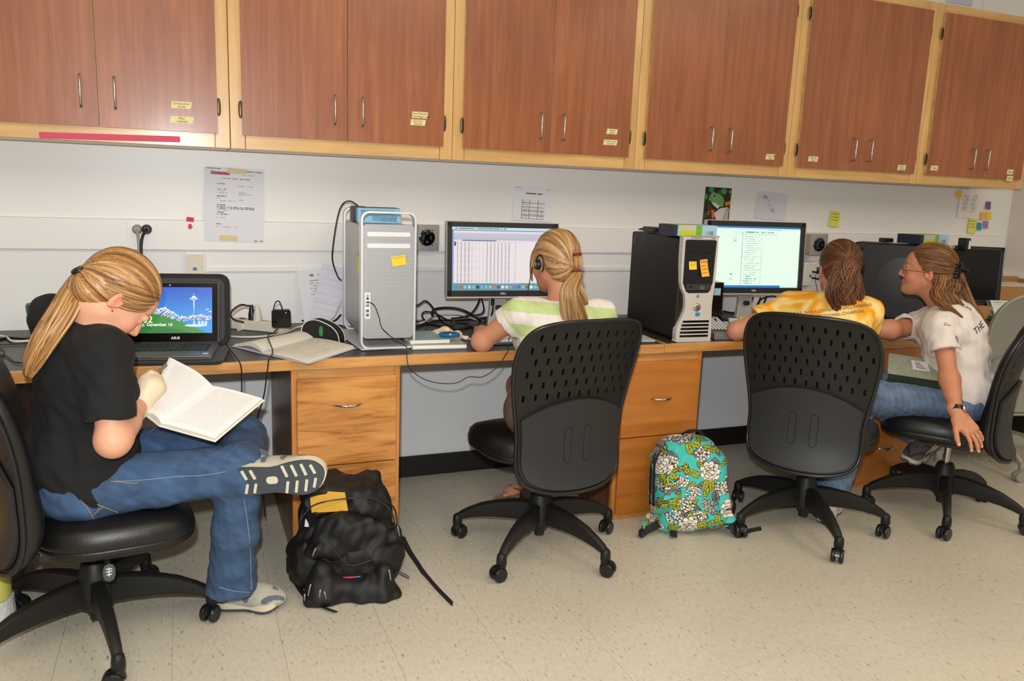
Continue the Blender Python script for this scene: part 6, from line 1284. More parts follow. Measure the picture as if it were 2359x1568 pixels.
# sockets
def socket_plate(u0, u1):
    a = at(u0,545,y=-.018); b_ = at(u1,545,y=-.018); t = empty('wall_socket', ((a.x+b_.x)/2,-.018,1.134), 0, 'raceway wall socket with a grey and a black plug', 'socket')
    MB().box(((a.x+b_.x)/2,-.0195,1.134), (b_.x-a.x,.003,.117)).build('cover_plate', M_RACE, t, world=True, bevel=.001); return t
socket_plate(293, 363)
for (u, m, lab, pts, r_) in ((316, mat('grey_plug', rgb(160,152,138), .5), 'beige lead plugged into the raceway, left one', ((316,530),(319,555),(322,600),(325,660),(326,720)), .0058), (338, M_CORD, 'black lead plugged into the raceway, right one', ((338,528),(328,545),(325,575),(328,610),(332,680),(333,720)), .0058)):
    p = at(u,528,y=-.03); t = empty('mains_plug', (p.x,-.021,p.z), 0, lab, 'plug', 'mains plugs in the raceway')
    MB(frame((p.x,-.021,p.z), 0, R(90))).lathe([(.019,0),(.019,.010),(.015,.016),(.011,.026),(.001,.027)], 18).build('plug_head', m, t, world=True, smooth=45)
    MB().tube([V(p.x,-.040,p.z)]+[at(a,b_,y=-.045-.02*k) for k, (a,b_) in enumerate(pts)], r_, 8, sm=4).build('lead', m, t, world=True, smooth=60)
def data_box(u, v, w_, h_, dep, lab, y0=0):
    p = at(u, v, y=y0-dep); t = empty('data_outlet', (p.x, y0, p.z), 0, lab, 'outlet', 'data outlet boxes')
    MB().box((p.x, y0-dep/2, p.z), (w_,dep,h_)).build('box', M_RACE, t, world=True, bevel=.003); MB().box((p.x, y0-dep-.002, p.z), (w_*.82,.005,h_*.84)).build('face_plate', M_BEIGE, t, world=True, bevel=.002)
    MB().box((p.x-.002, y0-dep-.005, p.z-.012), (.014,.004,.012)).build('jack', mat('jack_blue', rgb(70,110,170), .5), t, world=True); return p, t
data_box(450, 612, .078, .115, .025, 'white data outlet box above the laptop sleeve')
p, t = data_box(1866, 630, .085, .13, .05, 'white data outlet box with two blue plugs beside the yellow-shirted person')
for dz in (.012,-.022): MB().cyl((p.x+.012,-.052,p.z+dz),(p.x+.022,-.095,p.z+dz-.004),.005,8).build('plug', M_CORD, t, world=True)
def range_socket(u, v, dep, lab):
    p = at(u, v, y=-.018-dep); t = empty('power_outlet', (p.x,-.018,p.z), 0, lab, 'outlet', 'steel high-current outlets'); w_ = .112
    MB().box((p.x, -.018-dep/2, p.z), (w_,dep,w_)).build('box', M_STEEL, t, world=True, bevel=.002); yf = -.018-dep
    MB().box((p.x, yf-.001, p.z), (w_+.004,.003,w_+.006)).build('face_plate', mat('outlet_plate', rgb(196,194,190), .35, .7), t, world=True, bevel=.001)
    MB(frame((p.x,yf-.002,p.z), 0, R(90))).lathe([(.037,0),(.037,.004),(.033,.006),(.001,.006)], 32).build('receptacle', M_GLOSS, t, world=True, smooth=40)
    for (dx, dz, a, b_) in ((-.017,0,.006,.017),(.017,0,.006,.017),(0,.019,.010,.007),(0,-.019,.011,.009)): MB().box((p.x+dx, yf-.0085, p.z+dz), (a,.002,b_)).build('contact_slot', mat('slot_grey', rgb(70,68,66), .4), t, world=True)
    for (dx, dz) in ((-.026,.034),(.026,.034),(-.026,-.034),(.026,-.034)): MB(frame((p.x+dx,yf-.0025,p.z+dz), 0, R(90))).lathe([(.0035,0),(.003,.002),(.001,.0022)], 10).build('screw', M_CHROME, t, world=True)
range_socket(983, 547, .016, 'flush steel outlet with round black receptacle right of the silver tower')
range_socket(1886, 563, .095, 'steel outlet box standing off the wall beside the yellow-shirted person')
# ---------------------------------------------------------------- things on the worktops
def cable(name, pts, r, m, label, cat='cable', group='loose cables', sm=6): return tag(MB().tube(pts, r, 8, sm=sm).build(name, m, smooth=60), label, cat, group)
# power strip
a = at(528,757,z=ZD); b_ = at(650,769,z=ZD); d = (b_-a).normalized(); ang = math.atan2(d.y,d.x); c = (a+b_)/2; L = (b_-a).length
t = empty('power_strip', c, ang, 'beige power strip lying between the laptop and the pencil case', 'power strip')
MB().box((0,.028,.021), (L,.056,.040)).build('housing', M_BEIGE, t, bevel=.004); MB().box((-L/2+.045,.028,.043), (.024,.014,.006)).build('switch', mat('switch_red', rgb(150,40,26), .4), t, bevel=.002)
for x in (-.06,.02,.08): MB().prism(rrect(.026,.026,.006,4), .0015, Matrix.Translation((x,.028,.0405))).build('socket', mat('socket_beige', rgb(184,176,154), .5), t)
Mp = t.matrix_basis
MB().box((-L/2+.06,.0,.021), (.004,.0575,.041)).build('seam_band', mat('socket_beige2', rgb(222,214,194), .5), t)
for (x, m, lab, r0) in ((-.035, mat('plug_navy', rgb(24,24,44), .35), 'dark moulded plug standing in the power strip', .014), (-.008, M_CORDW, 'white moulded plug standing in the power strip', .017)):
    q = Mp@V(x,.028,.041); o = MB(Matrix.Translation(q)).lathe([(r0,0),(r0,.022),(r0*.75,.040),(r0*.55,.058),(r0*.4,.062)], 14).build('power_plug', m, smooth=50); tag(o, lab, 'plug', 'plugs in the power strip')
q = Mp@V(-.035,.028,.10); cable('plug_lead', [q, at(572,704,y=-.20), at(555,702,y=-.19), at(538,712,y=-.19), at(531,725,y=-.20), at(540,736,y=-.22), at(562,742,y=-.22)], .0036, M_CORD, 'black lead arching over the power strip')
q = Mp@V(-.008,.028,.10); cable('plug_lead', [q, at(582,712,y=-.15), at(565,706,y=-.14), at(545,715,y=-.13), at(530,730,y=-.13), at(524,745,y=-.12)], .0034, M_CORDW, 'white lead arching behind the black one')
# black adapter
c = at(648,752,z=ZD+.045); t = empty('power_adapter', (c.x,c.y,ZD+.042), R(-6), 'square glossy black power adapter plugged into the strip', 'adapter')
MB().prism(rrect(.072,.072,.010,5,0,.036), .030, frame((0,.015,0), 0, R(90))).build('housing', M_GLOSS, t, bevel=.005, seg=3); MB().lathe([(.001,.001),(.002,0)], 8, frame((.018,-.0155,.060), 0, R(90))).build('status_light', mat('led_blue', rgb(150,200,255), .4, emit=1.5), t)
cable('adapter_lead', [(c.x+.006,c.y,ZD+.113), at(643,694,y=c.y), at(634,698,y=c.y-.01), at(629,720,y=c.y-.03), at(630,740,y=-.38), at(640,752,y=-.42), at(630,766,y=-.48), at(617,775,y=-.52), at(628,808,y=-.70), at(619,830,y=-.80), at(617,845,y=-.81), at(612,885,y=-.80), at(606,920,y=-.78), at(593,965,y=-.74), at(599,1005,y=-.72), at(602,1040,y=-.70), at(598,1080,y=-.70), at(606,1130,y=-.70), at(610,1190,y=-.70)], .0024, M_CORD, 'thin black lead hanging over the desk edge beside the oak pedestal')
cable('laptop_lead', [at(520,790,z=ZD+.015), at(530,805,z=ZD+.008), at(548,828,y=-.79), at(556,850,y=-.80), at(557,905,y=-.78), at(560,950,y=-.76), at(572,990,y=-.74), at(575,1060,y=-.72), at(590,1130,y=-.71)], .0022, M_CORD, 'thin black lead hanging from the laptop sleeve corner')
cable('network_cable', [at(524,774,z=ZD+.004), at(560,776,z=ZD+.004), at(610,774,z=ZD+.004), at(660,765,z=ZD+.004), at(690,752,z=ZD+.006), at(760,735,y=-.20), at(778,710,y=-.14), at(786,690,y=-.12)], .0038, M_CORDW, 'white cable running along the desk behind the open notebook')
cable('mains_lead', [at(595,743,z=ZD+.006), at(640,742,z=ZD+.006), at(690,738,z=ZD+.006), at(760,742,y=-.16), at(785,725,y=-.14)], .0042, M_CORD, 'black lead lying along the wall behind the adapter')
# open notebook on the desk
def open_book(name, S0, S1, Lt, Lb, Rt, Rb, lift, label, cat='notebook', thick=.010, cover=None, lines=0, mp=M_PAPER, curlr=.012):
    """spine S0 (near) to S1 (far); left page outer corners Lb (near), Lt (far); right page Rb, Rt"""
    S0, S1, Lt, Lb, Rt, Rb = map(Vector, (S0,S1,Lt,Lb,Rt,Rb)); t = empty(name, (S0+S1)/2, 0, label, cat); up = (Rb-S0).cross(S1-S0).normalized(); up = up if up.z > 0 else -up
    for (nm, A0, A1, hump) in (('left_pages', Lb, Lt, lift[0]), ('right_pages', Rb, Rt, lift[1])):
        b = MB(); top = lambda u, v: (S0.lerp(S1,v)).lerp(A0.lerp(A1,v), u)+up*(thick*(.9 if u < .98 else .75)+hump*math.sin(math.pi*min(1,u*1.0))**1.0*(1-u)**.6)
        n = 18; tv = [top(u/(n-1), v/5) for v in range(6) for u in range(n)]; bv = [(S0.lerp(S1,v/5)).lerp(A0.lerp(A1,v/5), u/(n-1))+up*.0012+up*.6*hump*math.sin(math.pi*u/(n-1))*(1-u/(n-1))**.6 for v in range(6) for u in range(n)]
        fs = [(v*n+u, v*n+u+1, (v+1)*n+u+1, (v+1)*n+u) for v in range(5) for u in range(n-1)]; m_ = len(tv); fs2 = [tuple(m_+i for i in f[::-1]) for f in fs]
        ed = [(u, u+1, m_+u+1, m_+u) for u in range(n-1)]+[(5*n+u+1, 5*n+u, m_+5*n+u, m_+5*n+u+1) for u in range(n-1)]+[(v*n+n-1, (v+1)*n+n-1, m_+(v+1)*n+n-1, m_+v*n+n-1) for v in range(5)]+[((v+1)*n, v*n, m_+v*n, m_+(v+1)*n) for v in range(5)]
        b.add(tv+bv, fs+fs2+ed); pg = b.build(nm, mp, t, world=True, smooth=40)
        if lines:
            lb = MB(); rs = random.Random(5)
            for k in range(lines):
                v = .93-.86*k/lines; u = .12
                while u < .85:
                    w_ = rs.uniform(.02,.06)
                    if rs.random() < (.75 if lines < 30 else .97): lb.poly([top(u,v)+up*.0006, top(u+w_,v)+up*.0006, top(u+w_,v+.008)+up*.0006, top(u,v+.008)+up*.0006])
                    u += w_+.012
            lb.build('handwriting', mat('pencil_grey', rgb(200,196,192), .8), pg, world=True)
    cb = MB(); e = 1.05; P = lambda A: (S0+S1)/2+(A-(S0+S1)/2)*e; vs = [P(Lb), S0+(S0-S1)*.02, P(Rb), P(Rt), S1+(S1-S0)*.02, P(Lt)]; vs = [v-up*.0003 for v in vs]; cb.add(vs, [(0,1,4,5),(1,2,3,4)]); cb.build('cover', cover or M_PAPER, t, world=True, solid=.0016)
    return t
Z = ZD+.003
open_book('open_notebook', at(606,814,z=Z), at(722,783,z=Z), at(675,772,z=Z), at(540,797,z=Z), at(815,801,z=Z), at(708,836,z=Z), (.030,.006), 'open notebook with faint handwriting lying on the desk before the silver tower', lines=16, cover=mat('cover_pale', rgb(206,206,216), .7))
# pencil case
a = at(694,782,z=ZD); b_ = at(782,790,z=ZD); d = (b_-a); ang = math.atan2(d.y,d.x); L = d.length; t = empty('pencil_case', (a+b_)/2, ang, 'black zip pencil case with white piping and a green emblem', 'pencil case')
pr_ = [(-L/2,0),(-L/2+.002,.045),(-L/2+.02,.072),(-L/2+.05,.083),(0,.080),(L/2-.035,.062),(L/2-.008,.035),(L/2,0)]; pp = [(p.x,p.y) for p in smooth_path([V(x,y,0) for x,y in pr_], 4)]
fab = mat('case_black', rgb(26,25,26), .85, bump=.3, bscale=500); MB().prism(pp, .05, frame((0,.05,0), 0, R(90))).build('pouch', fab, t, bevel=.006, seg=3)
for y in (.0025,.0475): MB().tube([(x*.995,y-(.002 if y < .02 else -.002),z*.985+.0005) for x,z in pp], .0022, 6).build('piping', mat('piping_white', rgb(226,222,216), .7), t, smooth=60)
MB().tube([(x,.025,z+.0015) for x,z in pp[14:-3]], .0028, 6, flat=.5).build('zip', mat('zip_dark', rgb(34,60,36), .5), t); MB().box((L/2-.004,.022,.030), (.006,.008,.024)).build('zip_pull', M_BRONZE, t, bevel=.001)
MB().prism([(-.006,-.018),(.006,-.020),(.009,0),(.006,.019),(-.004,.021),(-.009,.004)], .0012, frame((.004,-.0006,.040), 0, R(90))).build('emblem', mat('emblem_green', rgb(40,136,74), .7), t)
# papers propped against the wall
cv = Canvas(60, 80, (222,222,228)); cv.ell(.30,.90,.06,.025,(120,120,126)); cv.text(.42,.90,.3,.018,(170,170,178),1); [cv.text(.24,.80-.05*k,.24,.014,(170,170,178),k+2) for k in range(6)]
cv2 = Canvas(60, 80, (216,216,228)); [cv2.rect(0,.08+.055*k,1,.084+.055*k,(196,200,222)) for k in range(17)]; cv2.rect(0,.30,1,.31,(220,170,180))
for (u, v, w_, h_, an, y, c_, lab) in ((745,712,.19,.235,5,-.06,cv,'white printed sheet propped on the wall beside the silver tower, rear one'), (780,705,.19,.245,-14,-.09,cv2,'ruled paper propped on the wall beside the silver tower, front one')):
    p = at(u, v, y=y); M = frame((p.x,y,ZD+h_/2+.006), 0, R(76)) @ Matrix.Rotation(R(an), 4, 'Z'); o = MB(M).box((0,0,-.0008), (w_,h_,.0014)).build('paper_sheet', M_WHITE); tag(o, lab, 'paper', 'sheets propped on the wall'); painted('print', c_.fn(), c_.nx, c_.ny, M @ Matrix.Translation((-w_/2,-h_/2,.0003)) @ Matrix.Diagonal((w_,h_,1,1)), M_PRINT, o, True)
cv3 = Canvas(50,60,(206,208,214)); [cv3.text(.1,.9-.08*k,.8,.03,(150,154,170),k,.6) for k in range(10)]
for k, (u, v, an, lab) in enumerate(((806,775,-20,'printed sheet lying under the left side of the silver tower'), (880,797,4,'printed sheet lying under the front of the silver tower'))):
    p = at(u, v, z=ZD+.003); M = frame((p.x,p.y+.06,ZD+.0025+.002*k), R(an)); o = MB(M).box((0,0,-.0005), (.20,.24,.001)).build('paper_sheet', M_WHITE); tag(o, lab, 'paper', 'sheets under the silver tower'); painted('print', cv3.fn(), 50, 60, M @ Matrix.Translation((-.1,-.12,.0003)) @ Matrix.Diagonal((.2,.24,1,1)), M_PRINT, o, True)
cable('headphone_lead', [at(847,695,y=-.665), at(862,703,y=-.70), at(873,730,y=-.70), at(880,755,y=-.70), at(905,778,y=-.70), at(935,797,y=-.72), at(937,812,y=-.785), at(938,830,y=-.80), at(945,850,y=-.80), at(975,872,y=-.80), at(1010,882,y=-.80), at(1050,882,y=-.80), at(1080,868,y=-.80), at(1110,868,y=-.80), at(1140,850,y=-.80), at(1163,820,y=-.795), at(1172,800,z=ZD+.006), at(1165,780,z=ZD+.005), at(1185,770,z=ZD+.005), (1.16,-.70,ZD+.03), (1.19,-.76,.90), (1.205,-.80,1.085)], .0017, M_CORD, 'thin black headphone lead from the silver tower drooping below the desk edge', sm=5)
# stack of notebooks right of the silver tower
a = at(950,806,z=ZD); b_ = at(1074,803,z=ZD); ang = math.atan2((b_-a).y,(b_-a).x); M = frame(V((a.x+b_.x)/2,(a.y+b_.y)/2,ZD), ang)
speck = mat('speckled_cover', rgb(172,176,160), .7, var=.35, vscale=260); L = (b_-a).length
t = empty('spiral_notebook', M.translation, ang, 'speckled notebook with white binding at the bottom of the small stack', 'notebook', 'notebooks right of the silver tower'); MB().box((0,.13,.008), (L,.25,.014)).build('pages', M_PAPER, t); MB().box((0,.13,.0155), (L+.004,.255,.0016)).build('cover', speck, t); MB().cyl((-L/2,.002,.008),(L/2,.002,.008),.0085,12).build('binding', M_WHITE, t, smooth=50)
t = empty('steno_pad', M@V(-.03,.03,.017), ang+R(2), 'blue-grey striped notepad on top of the small stack', 'notebook', 'notebooks right of the silver tower'); MB().box((0,.095,.007), (L*.74,.19,.013)).build('pages', M_PAPER, t, bevel=.001); MB().box((0,.096,.0145), (L*.74+.003,.19,.0016)).build('cover', mat('pad_cover', rgb(134,166,176), .6, var=.25, vscale=9, stretch=(1,12,1)), t)
q = M@V(.055,.075,.0335); t = empty('phone', q, ang+R(-18), 'shiny blue rounded phone lying on the striped notepad', 'phone'); bl = mat('phone_blue', rgb(0,116,186), .12, .2, coat=.6)
MB().lathe([(.001,0),(.020,.0),(.0265,.004),(.028,.009),(.0265,.0135)], 28, Matrix.Diagonal((1.5,.86,1.15,1))).build('shell', bl, t, smooth=50); MB().lathe([(.0255,.0135),(.020,.017),(.001,.018)], 28, Matrix.Diagonal((1.5,.86,1.15,1))).build('screen_cover', mat('phone_dark', rgb(70,74,78), .1, .3), t, smooth=50)
# crumpled gloves
p = at(1030,766,z=ZD+.03); rs = np.random.RandomState(8); ops = [el((p.x+rs.randn()*.03, p.y+rs.randn()*.018, ZD+.018+abs(rs.randn())*.008), (.022+.012*rs.rand(), .016+.01*rs.rand(), .012+.008*rs.rand()), None, .008) for k in range(9)]+[rc((p.x+.03,p.y-.01,ZD+.018),(p.x+.075,p.y-.02,ZD+.012),.011,.009,.006), rc((p.x-.03,p.y,ZD+.02),(p.x-.07,p.y-.012,ZD+.010),.012,.010,.006), disp(waves(33, 170, .0035, 8)), cut((0,0,ZD+.002), (0,0,-1), .002)]
o = blob('crumpled_glove', ops, .0036, mat('latex_glove', rgb(226,208,178), .45), None, None, 1); tag(o, 'crumpled cream latex glove lying behind the blue phone', 'glove')
p = at(1074,778,z=ZD+.003); tag(MB(frame(V(p.x,p.y,ZD), R(-52))).prism(rrect(.065,.014,.002,2), .004).build('plastic_strip', M_CORDW), 'short white plastic strip lying on the desk beside the glove', 'strip')
# keyboard and mouse of the spreadsheet workstation
t = empty('keyboard', (1.33,-.60,ZD), R(3), 'slim white keyboard in front of the striped shirt, mostly hidden', 'keyboard'); MB().box((0,0,.008), (.43,.115,.012)).build('base', M_ALU, t, bevel=.003)
k1 = MB().box((0,0,0), (.016,.016,.004)).build('key', M_WHITE, t); kd = k1.data; bpy.data.objects.remove(k1)
for r_ in range(5):
    for c_ in range(22): k = put('key', kd, t); k.location = (-.20+.019*c_, -.040+.0195*r_, .016)
cable('usb_cable', [at(958,745,z=ZD+.02), at(975,742,z=ZD+.03), at(1000,728,z=ZD+.03), at(1030,724,z=ZD+.03), at(1065,726,z=ZD+.03), at(1090,734,z=ZD+.02), at(1125,746,z=ZD+.008), (1.20,-.56,ZD+.010)], .0032, M_CORDW, 'white keyboard cable arching over the black cables')
for k, (pts, r_, lab) in enumerate((
    ([(.80,-.20,ZD+.05), at(958,705,y=-.20), at(978,693,y=-.20), at(992,702,y=-.22), at(1008,725,y=-.25), at(1022,745,z=ZD+.008), at(1045,752,z=ZD+.006)], .0040, 'thick black cable arching up beside the silver tower'),
    ([at(996,728,y=-.18), at(998,714,y=-.16), at(1020,709,y=-.15), at(1050,710,y=-.16), at(1075,718,y=-.18), at(1098,732,y=-.22), at(1110,742,z=ZD+.006)], .0055, 'thick black cable in a wide arc under the spreadsheet monitor'),
    ([at(985,745,z=ZD+.01), at(972,728,y=-.22), at(978,718,y=-.20), at(1000,720,y=-.20), at(1015,728,y=-.20), at(1040,740,z=ZD+.01), at(1080,745,z=ZD+.006)], .0034, 'thin black cable loop left of the monitor stand'),
    ([at(1106,686,y=-.27), at(1098,705,y=-.24), at(1085,722,y=-.22), at(1070,730,y=-.2), at(1040,733,z=ZD+.02)], .0036, 'black video cable dropping from the spreadsheet monitor, left one'),
    ([at(1108,684,y=-.26), at(1114,705,y=-.23), at(1113,718,y=-.21), at(1100,725,y=-.19), at(1060,727,z=ZD+.02)], .0036, 'black video cable dropping from the spreadsheet monitor, middle one'),
    ([at(1133,684,y=-.30), at(1135,700,y=-.30), at(1134,720,y=-.30), at(1124,735,z=ZD+.03), at(1105,748,z=ZD+.008), at(1060,756,z=ZD+.006), at(1010,752,z=ZD+.006)], .0042, 'black power cable dropping in front of the monitor stand'),
    ([at(960,742,z=ZD+.005), at(1000,748,z=ZD+.005), at(1060,756,z=ZD+.005), at(1110,742,z=ZD+.005), at(1150,735,z=ZD+.005)], .0046, 'black cable lying along the desk behind the gloves'),
    ([at(960,752,z=ZD+.006), at(1010,738,z=ZD+.006), at(1050,738,z=ZD+.010), at(1090,735,z=ZD+.006), at(1140,728,z=ZD+.006)], .0046, 'black cable crossing under the white one'))): cable('computer_cable', pts, r_, M_CORD, lab, group='black cables by the spreadsheet monitor')
p = at(1135,695,y=-.30); tag(MB().cyl((p.x,p.y,p.z+.012),(p.x,p.y,p.z-.014),.0085,12).build('ferrite_bead', M_BLK2, smooth=40), 'black ferrite bead on the cable by the monitor stand', 'ferrite bead')
# white pad under the black tower
tag(MB(frame((1.72,-.52,ZD+.001), R(-8))).prism(rrect(.26,.36,.01,3), .004).build('desk_pad', mat('white_board', rgb(206,206,210), .35)), 'white board lying flat on the desk left of the black tower', 'board')
for k, dz in enumerate((0,.010,.020)): tag(MB(frame((1.76,-.16,ZD+.001+dz*1.05), R(4-3*k))).box((0,0,.005), (.20,.16,.009)).build('flat_case', M_BLK2, bevel=.001), ('lowest','middle','topmost')[k]+' of three flat black cases left of the black tower', 'case', 'stack of flat black cases')
# label printer with keys beside the tower
t = empty('desk_calculator', (2.155,-.745,ZD), R(-14), 'grey desk calculator with red and white keys beside the black tower', 'calculator'); g_ = mat('calc_grey', rgb(116,112,108), .5); MB().prism([(0,0),(.30,0),(.30,.060),(.24,.066),(.045,.030),(.010,.030),(0,.018)], .105, Matrix(((0,0,1,-.05),(1,0,0,0),(0,1,0,0),(0,0,0,1)))).build('housing', g_, t, bevel=.005)
rs = random.Random(2)
kq = MB().box((0,0,0), (.0068,.0066,.006)).build('key', M_WHITE, t); kd = kq.data; bpy.data.objects.remove(kq); mk = [kd, None, None]; kd2 = kd.copy(); kd2.materials.clear(); kd2.materials.append(mat('key_red', rgb(204,28,32), .4)); kd3 = kd.copy(); kd3.materials.clear(); kd3.materials.append(mat('key_dark', rgb(48,46,44), .45))
MB(frame((0,.137,.0497), 0, R(10.3))).box((0,0,0), (.088,.165,.002)).build('key_bed', mat('key_bed', rgb(44,42,40), .5), t)
for r_ in range(10):
    for c_ in range(6):
        red = r_ in (7,8) and c_ in (1,2,4); o = put('key', kd2 if red else kd, t); y = .062+.0155*r_; o.location = (-.036+.0144*c_, y, .0305+(y-.045)*.182+.006); o.rotation_euler = (R(10.3),0,0)
tag(MB().tube([at(1647,774,z=ZD+.008), at(1655,773,z=ZD+.009), at(1668,771,z=ZD+.010), at(1682,769,z=ZD+.010)], [.003,.005,.0055,.003], 10, sm=4).build('marker_pen', M_BLK2, smooth=60), 'dark pen lying in front of the desk calculator', 'pen')
t = empty('black_box', (2.31,-.40,ZD), R(-10), 'black carton with a pale blue label behind the desk calculator', 'box'); MB().box((0,.05,.105), (.13,.10,.21)).build('carton', M_GLOSS, t, bevel=.002); MB().box((.012,-.001,.165), (.075,.002,.034)).build('label', PLB, t)
# papers, keyboard, phone cable by the yellow-shirted person
t = empty('keyboard', (2.72,-.565,ZD), R(-14), 'black keyboard in front of the yellow-shirted person', 'keyboard'); MB().box((0,0,.010), (.45,.15,.018)).build('base', M_BLK2, t, bevel=.004)
k1 = MB().box((0,0,0), (.0165,.0165,.006)).build('key', mat('key_black', rgb(34,34,36), .45), t); kd = k1.data; bpy.data.objects.remove(k1)
for r_ in range(6):
    for c_ in range(21): k = put('key', kd, t); k.location = (-.20+.020*c_, -.052+.021*r_, .021)
for k, (x, y, an, w_, h_, m, lab) in enumerate(((2.355,-.60,-20,.19,.25,mat('green_folder', rgb(120,130,110), .7),'green-grey folder under the loose papers'),(2.385,-.58,-28,.17,.22,M_WHITE,'white notepad lying on the green folder'),(2.40,-.565,-34,.15,.21,M_WHITE,'white notepad topmost on the green folder'))): tag(MB(frame((x,y,ZD+.002+.0145*k), R(an))).box((0,0,.006), (w_,h_,.012)).build('notepad' if k else 'folder', m, bevel=.001), lab, 'notepad' if k else 'folder')
tag(MB(frame((2.46,-.50,ZD+.046), R(-34))).box((0,0,.001), (.076,.05,.003)).build('sticky_pad', mat('note_neon', rgb(226,236,30), .7)), 'neon yellow sticky pad on the white notepads', 'sticky note')
for k, (pts, lab) in enumerate((
    ([at(1735,685,y=-.28), at(1728,700,y=-.25), at(1716,715,y=-.22), at(1700,722,z=ZD+.008), at(1665,716,z=ZD+.006)], 'black cable dropping from the web page monitor, left one'),
    ([at(1752,685,y=-.28), at(1745,702,y=-.25), at(1730,716,y=-.24), at(1710,724,z=ZD+.008), at(1660,726,z=ZD+.006)], 'black cable dropping from the web page monitor, middle one'),
    ([at(1766,682,y=-.27), at(1758,700,y=-.24), at(1742,712,y=-.2), at(1752,690,y=-.17), at(1780,682,y=-.15), at(1800,690,y=-.15)], 'black cable dropping from the web page monitor, right one'),
    ([at(1650,716,z=ZD+.006), at(1675,728,z=ZD+.006), at(1700,731,z=ZD+.006), at(1740,726,z=ZD+.006), at(1775,705,y=-.2)], 'black cable lying round the web page monitor stand'))): cable('computer_cable', pts, .0042, M_CORD, lab, group='black cables by the web page monitor')
# left end of the long worktop
for k, (pts, m, r_, lab) in enumerate((
    ([at(-20,772,z=ZD+.006), at(12,775,z=ZD+.006), at(28,785,z=ZD+.006), at(62,785,z=ZD+.006), at(110,780,z=ZD+.006)], M_CORDW, .0042, 'grey-white cable at the left end of the worktop'),
    ([at(-20,785,z=ZD+.005), at(20,778,z=ZD+.005), at(60,780,z=ZD+.008), at(110,776,z=ZD+.006)], M_CORD, .0050, 'thick black cable behind the white one at the left end'),
    ([at(-20,815,z=ZD+.005), at(15,820,z=ZD+.005), at(40,835,z=ZD+.005), at(90,830,z=ZD+.005)], M_CORD, .0026, 'thin black cable nearest the front at the left end'),
    ([at(-15,795,z=ZD+.005), at(8,805,z=ZD+.005), at(6,818,z=ZD+.005), at(-15,825,z=ZD+.005)], M_CORD, .0026, 'thin curled black cable at the left frame edge'),
    ([at(-20,795,z=ZD+.005), at(40,792,z=ZD+.005), at(100,790,z=ZD+.005)], M_CORD, .0026, 'thin straight black cable at the left end'))): cable('computer_cable', pts, r_, m, lab, group='cables at the left end of the worktop')
p = at(85,712,y=-.14); t = empty('jar', (p.x+.01,-.14,ZD), 0, 'jar with a dark green lid behind the person in the black shirt', 'jar'); zt = p.z-ZD
MB().lathe([(.036,0),(.040,.006),(.040,zt-.03),(.036,zt-.018)], 24).build('body', mat('jar_cream', rgb(206,208,150), .4), t, smooth=50); MB().lathe([(.038,zt-.018),(.045,zt-.014),(.047,zt+.010),(.044,zt+.022),(.030,zt+.024),(.028,zt+.018),(.001,zt+.016)], 28).build('lid', mat('jar_green', rgb(14,84,70), .35), t, smooth=45)
# right end: cardboard box, leaflets
t = empty('cardboard_box', (4.46,-.26,ZD), R(-12), 'open brown cardboard box in the corner at the far right', 'box'); cb = mat('cardboard', rgb(176,128,78), .8, var=.05, vscale=20)
for (x, y, w_, d_, h_) in ((0,-.15,.50,.006,.17),(0,.15,.50,.006,.20),(-.25,0,.006,.30,.185),(.25,0,.006,.30,.185)): MB().box((x,y,h_/2), (w_,d_,h_)).build('side', cb, t)
MB().box((0,0,.004), (.49,.29,.006)).build('bottom', cb, t)
tag(MB(frame((4.46,-.26,ZD+.10), R(-10))).prism(rrect(.42,.24,.02,4), .07).build('packing_bag', mat('white_bag', rgb(214,210,200), .5, bump=.8, bscale=40), bevel=.02, seg=3), 'white packing bag inside the cardboard box', 'bag')
cv = Canvas(60, 44, (216,222,214)); cv.rect(0,0,.12,1,(60,80,50)); cv.ell(.45,.34,.15,.16,(196,120,50)); cv.ell(.78,.20,.10,.10,(176,90,70)); cv.text(.2,.86,.5,.05,(120,130,120),1,.8); cv.text(.2,.74,.6,.03,(160,166,160),2)
p = at(2322,698,y=-.52); t = empty('leaflet_pack', (p.x,-.50,ZD+.002), R(-25), 'white and green food leaflet with an orange picture, far right of the worktop', 'leaflet'); M = t.matrix_basis @ frame((0,0,.062), 0, R(48)); o = MB(M).box((0,0,-.003), (.16,.10,.005)).build('card', M_WHITE, t, world=True); painted('print', cv.fn(), 60, 44, M @ Matrix.Translation((-.08,-.05,.0003)) @ Matrix.Diagonal((.16,.10,1,1)), M_PRINT, t, True); MB().box((0,.07,.018), (.19,.10,.036)).build('block', cb, t)
tag(MB(frame((4.10,-.42,ZD), R(-20))).box((0,0,.035), (.10,.10,.07)).build('carton', cb, bevel=.002), 'small brown carton left of the food leaflet', 'box')
tag(MB(frame((4.22,-.46,ZD+.0), R(-22))).box((0,-.12,.010), (.20,.12,.018)).build('green_book', mat('green_cover', rgb(16,112,62), .5), bevel=.002), 'green-edged book lying below the food leaflet', 'book')
